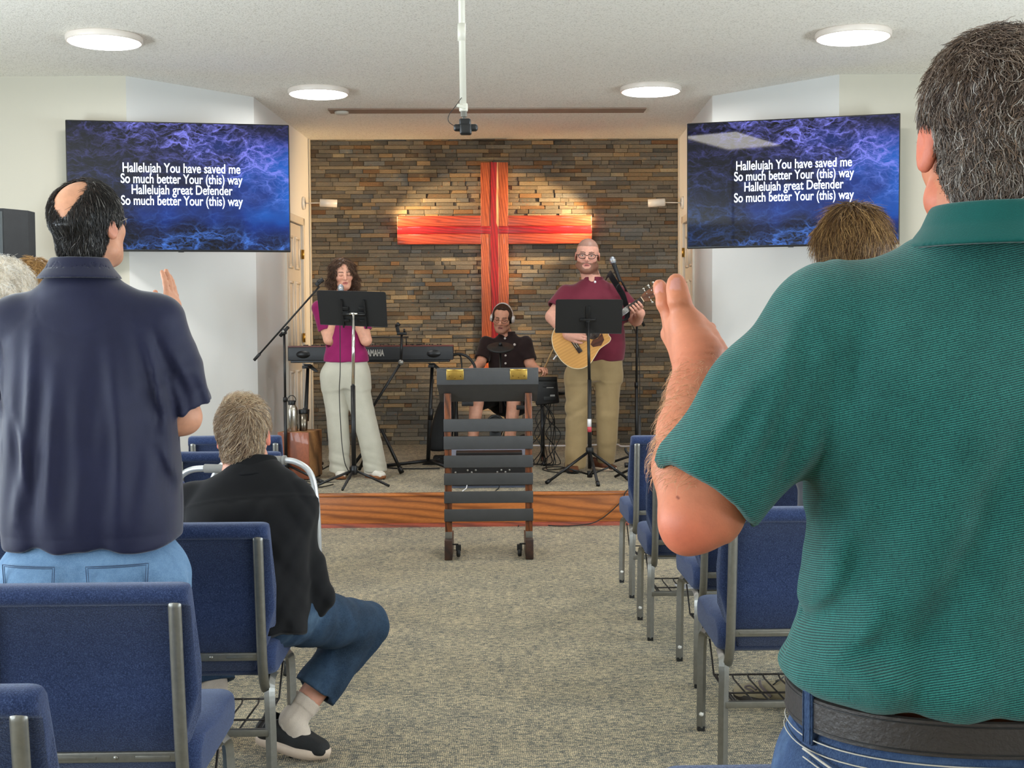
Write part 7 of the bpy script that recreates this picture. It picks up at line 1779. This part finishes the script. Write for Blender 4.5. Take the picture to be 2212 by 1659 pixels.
    cloth_mesh('top', T_, (-.4, -.35, .80), (.4, .35, 1.5), .005, M_MAG, t, 2)
    M_PALE = cloth('pale stone twill', (186, 182, 166), (200, 196, 182), 500, .2)
    J = Sdf(); J.u(loft([(Z(838), X(742), .004, .170, .088), (Z(820), X(742), .01, .178, .108), (Z(803), X(741), .018, .178, .122), (Z(785), X(739), .02, .164, .114), (Z(770), X(738), .02, .150, .106)], (0, 0, 0), None, 2.4, .01), .03)
    J.limb([l(718, 812, Y), l(728, 890, Y), l(733, 960, Y + .01), l(734, 1019, Y + .01)], [.096, .083, .082, .086], .045); J.limb([l(766, 812, Y), l(784, 890, Y), l(801, 960, Y), l(813, 1019, Y)], [.098, .090, .086, .092], .04)
    J.cut(half((0, 0, .052), (0, 0, -1)), .004); J.disp(wrinkle([(36, 0, 6), (24, 0, -8)], [.004, .004], .3, 7)); J.disp(wrinkle([(10, 0, 70), (20, 0, 60)], [.005, .004], .5, 8, lambda p: np.exp(-((p[:, 2] - .12) / .10) ** 2)))
    cloth_mesh('trousers', J, (-.45, -.25, .02), (.45, .3, 1.05), .0055, M_PALE, t, 2)
    for px, py, yw in ((738, 1031, pi + .25), (828, 1030, pi + .75)):
        q = l(px, py, Y - .12); d = A3((-sin(yw), cos(yw), 0)); hp_ = q - d * .23; shoe(t, (hp_[0], hp_[1], 0), yw, M_SHOEW, M_GUM, .255, .092, 0, 0, M_LACE)
    mc = ball + o; m = microphone('silver headed microphone held by the woman singer', tuple(mc), tuple(dn))
    p0 = mc + dn * .2
    pts = [p0, p0 + A3((-.015, 0, -.05)), A3(P(735, 800, Y - .21)), A3(P(733, 850, Y - .18)), A3(P(738, 950, Y - .16)), A3(P(745, 1000, Y - .2)), A3(G(756, 1035)), A3(G(700, 1042)), A3(G(650, 1038))]
    cable('thin black microphone cable hanging down the woman singer\'s trousers', pts, .0035)
singer()

# ------------------------------------------------------------------ drummer
def drummer():
    Y = 11.75; b = P(1092, 950, Y); t, o, l = person('man with silver headphones and dark brown shirt seated at the drum pads, head bowed', (b.x, Y, STAGE))
    sk = (216, 158, 132); c = l(1085, 688, Y - .05); R = frame(pi - .18, -.24, -.10); s = 1.05
    nb = l(1092, 722, Y + .02); Z = lambda py: l(1092, py, Y)[2]; X = lambda px: l(px, 0, Y)[0]
    S = Sdf(); head_sdf(S, c, R, s); S.u(rc(c + R @ A3((0, -.03, -.06)), nb, .052, .060), .03)
    S.u(loft([(.48, X(1096), .04, .17, .13), (.8, X(1095), .02, .17, .12), (Z(760), X(1094), .02, .18, .12), (Z(724), X(1092), .02, .08, .07)]), .03)
    sA, eA, wA = l(1052, 742, Y), l(1038, 785, Y - .12), l(1010, 806, Y - .38); sB, eB, wB = l(1134, 742, Y), l(1146, 788, Y - .08), l(1164, 800, Y - .28)
    S.limb([sA, eA, wA], [.055, .046, .029], .02); S.limb([sB, eB, wB], [.055, .046, .029], .02)
    hand_sdf(S, wA, nrmz(wA - eA), (0, .2, 1), -1, 1, (.9, 1.1, .8), .03); hand_sdf(S, wB, nrmz(A3((.4, -.6, .1))), (0, .3, 1), 1, 1, (.9, 1.1, .8), .03)
    kA, aA = l(1030, 868, Y - .42), l(1018, 945, Y - .48); kB, aB = l(1110, 868, Y - .42), l(1098, 945, Y - .50); aA[2] = aB[2] = .10
    for k_, a_, hx in ((kA, aA, 1070), (kB, aB, 1112)): S.limb([l(hx, 850, Y), k_, a_], [.09, .062, .042], .03); S.limb([a_, a_ + A3((0, -.10, -.05))], [.04, .034], .02)
    body_mesh('body', S, (-.52, -.85, 0), (.55, .35, 1.4), .005, t, sk, [dict(c=c, R=R, s=s, eyes='closed', stubble=(112, 84, 70), brow=(60, 40, 32))])
    V, F, _ = hair_cap(c, R, s, .006, (0, .112, -.008), (.076, .088, .116), -.075, extra=lambda S_, T, E: (S_.sub(E((.052, .078, .070), (.030, .034, .040)), .01), S_.sub(E((-.052, .078, .070), (.030, .034, .040)), .01), S_.u(rc(T((0, .055, .096)), T((0, .086, .066)), .018, .011), .012)), h=.005); N = vnormals(V, F); base = np.tile(np.array(srgb((58, 36, 26))), (len(V), 1))
    hair_object('hair', [(V, F, base), strands(V, N, 3000, .014, down_flow(c, R, (0, .05, .12), s, .7, .2), .15, 4, .001, .25, ((62, 38, 27), (84, 54, 38), (42, 26, 20)), None, 3)], t)
    M_DB = cloth('dark brown shirt cotton', (40, 28, 28), (50, 36, 36), 500, .2)
    T_ = Sdf(); T_.u(loft([(.46, X(1098), .04, .190, .15), (.62, X(1097), .03, .192, .15), (Z(790), X(1096), .02, .190, .14), (Z(758), X(1094), .02, .198, .125), (Z(737), X(1093), .02, .165, .095), (Z(724), X(1092), .02, .085, .07), (Z(720), X(1092), .02, .075, .064)], (0, 0, 0), None, 2.35, .015), .03)
    for a, e in ((sA, eA), (sB, eB)):
        q = a + (e - a) * .80; T_.u(sleeve(a, q, .070, .068), .03); n = nrmz(e - a); T_.sub(rc(q - n * .03, q + n * .1, .054, .056), .003)
    T_.sub(rc(nb + A3((0, -.07, .03)), nb + A3((0, -.11, -.02)), .042, .014), .008); T_.disp(wrinkle([(30, 0, 36), (40, 0, -30)], [.004, .0035], .4, 6))
    sh = cloth_mesh('shirt', T_, (-.45, -.4, .42), (.45, .35, 1.25), .0055, M_DB, t, 2)
    C_ = Sdf(); collar(C_, (X(1092), .015), .064, .060, Z(733), Z(716), .024, .0065, .0); C_.sub(rc(nb + A3((0, -.08, .05)), nb + A3((0, -.09, -.08)), .030, .012), .004); cloth_mesh('collar', C_, nb - .2, nb + .2, .0045, M_DB, sh, 1)
    M_BTN = mat('pearl shirt button', (210, 202, 196), .35)
    for i, py in enumerate((731, 768, 785, 800)):
        p = l(1091 + (i > 0) * 1, py, Y - .12); p[1] = -.13 if i else -.085; bb = MB(); bb.lathe([(0, .003), (.009, .002), (.010, 0)], p, 12, Matrix.Rotation(pi / 2, 3, 'X')); bb.build('button', M_BTN, sh)
    bb = MB(); p = l(1111, 744, Y); bb.lathe([(0, .003), (.011, .002), (.012, 0)], (p[0], -.112, p[2]), 12, Matrix.Rotation(pi / 2, 3, 'X')); bb.build('chest_emblem', M_BTN, sh)
    J = Sdf(); J.u(ell((X(1096), .03, .48), (.19, .17, .11)), .03)
    for k_, hx in ((kA, 1070), (kB, 1112)): h0 = l(hx, 850, Y); J.u(rc(h0, h0 + (k_ - h0) * .85, .105, .09), .03)
    cloth_mesh('shorts', J, (-.45, -.6, .25), (.45, .3, .66), .007, M_BLACKC, t, 2)
    for a_ in (aA, aB): shoe(t, (a_[0], a_[1] + .07, 0), pi, M_SHOEW, M_SOLE, .29, .10)
    glasses(t, c, R, s, M_BLK, r=.0015)
    # headphones
    hb = thing('headphones', 'silver over-ear headphones on the bowed drummer', 'headphones', tuple(A3(c) + o)); T = lambda p: Vector(R @ (A3(p) * s))
    bb = MB(); arcp = [T((.090 * cos(a), -.01 + .0 * a, .012 + .122 * sin(a))) for a in [pi * i / 16 for i in range(17)]]; bb.tube(arcp, .009, 8, flat=(.45, 1.3)); bb.build('headband', mat('pale grey plastic', (196, 186, 182), .4), hb)
    for x in (-1, 1):
        Rx = Matrix(tuple(map(tuple, R))) @ Matrix.Rotation(x * pi / 2, 3, 'Y'); bb = MB(); bb.lathe([(0, .026), (.026, .025), (.034, .018), (.037, .004), (.036, -.004)], T((x * .082, -.01, -.004)), 20, Rx); bb.build('ear_cup', mat('silver plastic', (212, 206, 204), .3, .2), hb)
        bb = MB(); bb.lathe([(.036, .004), (.040, -.004), (.034, -.012), (.02, -.010)], T((x * .082, -.01, -.004)), 20, Rx); bb.build('ear_pad', M_RUBBER, hb)
    # sticks
    g1 = wB + nrmz(A3((.4, -.6, .1))) * .075 + o; e1 = A3(P(1196, 752, Y - .5))
    bb = MB(); d = nrmz(e1 - g1); bb.tube([g1 - d * .12, g1 + d * .2, e1, e1 + d * .012], [.0072, .0072, .004, .0015], 8); s1 = bb.build('drumstick', mat('hickory', (206, 170, 120), .5)); tag(s1, 'wooden drumstick in the drummer\'s hand by the guitarist', 'drumstick', 'drumsticks')
    g2 = wA + nrmz(wA - eA) * .075 + o; bb = MB(); d = nrmz(A3((.75, -.45, .12))); bb.tube([g2 - d * .1, g2 + d * .16, g2 + d * .28, g2 + d * .295], [.0072, .0072, .004, .0015], 8); s2 = bb.build('drumstick', mat('hickory', (0, 0, 0))); tag(s2, 'wooden drumstick in the drummer\'s hand on the keyboard side', 'drumstick', 'drumsticks')
drummer()

# ------------------------------------------------------------------ guitarist
def guitarist():
    Y = 10.62; b = P(1279, 1018, Y); t, o, l = person('bearded man with glasses in maroon polo and khaki trousers playing the guitar', (b.x, Y, STAGE))
    sk = (214, 158, 138); c = l(1269, 553, Y - .02); R = frame(pi - .12, -.06, -.05); s = 1.17
    nb = l(1278, 604, Y + .02); Z = lambda py: l(1279, py, Y)[2]; X = lambda px: l(px, 0, Y)[0]
    S = Sdf(); head_sdf(S, c, R, s, jowl=1.16, mouth=.004); S.u(rc(c + R @ A3((0, -.03, -.08)), nb, .070, .078), .03)
    S.u(loft([(.98, X(1284), .02, .20, .17), (1.2, X(1284), .0, .22, .19), (Z(660), X(1281), .02, .21, .15), (Z(625), X(1280), .02, .17, .1), (Z(604), X(1279), .02, .08, .07)]), .03)
    sA, eA = l(1212, 640, Y), l(1194, 684, Y - .06); wA = l(1226, 724, Y - .34); sB, eB = l(1344, 640, Y), l(1374, 690, Y - .12)
    gax = np.array(GTR.matrix_world.to_3x3()); g0 = np.array(GTR.matrix_world.translation) - o; GP = lambda x, y_, z: g0 + gax @ A3((x, y_, z))
    S.limb([sA * .8 + nb * .2 - A3((0, 0, .02)), eA, eA * .45 + wA * .55, wA], [.058, .060, .050, .034], .02)
    hand_sdf(S, wA, GP(.28, .01, .02) - wA, (-.1, -.9, .35), 1, 1.08, (.35, .6, .5), .04, .007, .6)
    wB = GP(.735, -.085, -.045); S.limb([sB * .8 + nb * .2 - A3((0, 0, .02)), eB, wB + A3((0, .02, -.01))], [.058, .054, .034], .02)
    S.u(rc(wB, GP(.72, -.052, -.035), .034, .026), .02)
    for i in range(4):
        x = .690 + i * .026; S.limb([GP(.70 + i * .012, -.055, -.035), GP(x, -.050, -.006), GP(x, -.034, .024), GP(x - .002, -.012, .026), GP(x - .004, .002, .018)], [.0125, .0108, .0102, .0095, .0085], .004)
    S.limb([GP(.70, -.045, -.035), GP(.70, -.01, -.036), GP(.70, .022, -.028)], [.013, .012, .0105], .008)
    S.limb([l(1250, 800, Y), l(1246, 905, Y), l(1244, 1000, Y)], [.10, .07, .055], .03); S.limb([l(1310, 800, Y), l(1310, 905, Y), l(1308, 990, Y + .1)], [.10, .07, .055], .03)
    body_mesh('body', S, (-.55, -.55, 0), (.60, .35, 1.95), .0046, t, sk, [dict(c=c, R=R, s=s, beard=(104, 66, 46), scalp=(132, 104, 92), brow=(92, 62, 46), lip=(190, 112, 104), eyes='narrow')])
    glasses(t, c, R, s, M_BLK, w=.028, hh=.018, r=.0024)
    M_MAR = cloth('maroon pique', (104, 36, 52), (120, 46, 62), 420, .3); M_KHA = cloth('khaki twill', (150, 128, 92), (168, 146, 108), 500, .2)
    T_ = Sdf(); T_.u(loft([(Z(779), X(1288), .0, .218, .175), (Z(760), X(1287), -.01, .228, .19), (Z(725), X(1286), -.015, .232, .195), (Z(690), X(1284), -.01, .228, .185), (Z(655), X(1281), .0, .236, .160), (Z(628), X(1280), .012, .205, .12), (Z(612), X(1279), .02, .135, .095), (Z(603), X(1279), .02, .09, .08)], (0, 0, 0), None, 2.35, .015), .03)
    for a, e, k in ((sA, eA, .62), (sB, eB, .75)):
        q = a + (e - a) * k; T_.u(sleeve(a * .8 + nb * .2 + A3((0, 0, -.015)), q, .085, .084), .06); n = nrmz(e - a); T_.sub(rc(q - n * .03, q + n * .1, .068, .072), .003)
    T_.sub(rc(nb + A3((-.005, -.085, .035)), nb + A3((-.005, -.125, -.03)), .050, .012), .008); T_.disp(wrinkle([(24, 0, 26), (34, 0, -26), (16, 0, 40)], [.004, .0035, .003], .4, 6))
    sh = cloth_mesh('shirt', T_, (-.45, -.35, .80), (.45, .35, 1.65), .0055, M_MAR, t, 2)
    C_ = Sdf(); collar(C_, (X(1279), .012), .078, .074, Z(624), Z(598), .030, .007, .0); C_.sub(rc(nb + A3((-.01, -.10, .06)), nb + A3((-.01, -.11, -.10)), .040, .016), .004); cloth_mesh('collar', C_, nb - .22, nb + .2, .0045, M_MAR, sh, 1)
    bb = MB()
    for px, py in ((1283, 610),): p = l(px, py, Y); bb.lathe([(0, .003), (.009, .002), (.010, 0)], (p[0], -.115, p[2]), 12, Matrix.Rotation(pi / 2, 3, 'X'))
    bb.build('button', M_PAPER, sh)
    J = Sdf(); J.u(loft([(Z(822), X(1282), .0, .200, .106), (Z(808), X(1283), .0, .212, .142), (Z(792), X(1284), .0, .217, .170), (Z(772), X(1286), .0, .208, .17)], (0, 0, 0), None, 2.5, .012), .03)
    J.limb([l(1249, 815, Y), l(1247, 895, Y), l(1245, 950, Y), l(1243, 1006, Y - .02)], [.112, .096, .090, .088], .06); J.limb([l(1314, 815, Y), l(1312, 895, Y), l(1311, 950, Y + .04), l(1309, 998, Y + .10)], [.110, .090, .084, .078], .05)
    J.cut(half((0, 0, .045), (0, .2, -1)), .004); J.disp(wrinkle([(14, 0, 50), (22, 0, -44)], [.007, .006], .5, 18, lambda p: np.exp(-((p[:, 2] - .50) / .12) ** 2) + np.exp(-((p[:, 2] - .13) / .09) ** 2))); J.disp(wrinkle([(40, 0, 8)], [.003], .3, 2))
    cloth_mesh('trousers', J, (-.35, -.25, .0), (.35, .35, 1.12), .0055, M_KHA, t, 2)
    for px, py, yw, dy in ((1240, 1024, pi + .12, -.05), (1322, 1012, pi + .75, .10)):
        q = l(px, py, Y - .10 + dy); d = A3((-sin(yw), cos(yw), 0)); hp = q - d * .25; shoe(t, (hp[0], hp[1], 0), yw, M_BROWN, M_SOLE if yw > pi + .5 else M_SHOEB, .30, .108, 0, .0, M_BEZEL)
    # strap over the shoulder, part of the guitar
    pts = [l(1313, 600, Y + .10), l(1316, 592, Y + .0), l(1322, 600, Y - .10), l(1336, 622, Y - .17), l(1349, 648, Y - .22), l(1352, 690, Y - .26)]
    pts = [l(1300, 640, Y + .17), l(1308, 606, Y + .12)] + pts[1:]
    bb = MB(); W2 = GTR.matrix_world.inverted(); w_ = [W2 @ Vector(A3(p) + o) for p in pts]; w_.append(Vector((.45, .06, -.06)))
    bb.tube(smooth_pts(w_, 6), .030, 10, flat=(.12, 1) if False else (1, .12)); bb.build('strap', M_BLACKC, GTR)
guitarist()
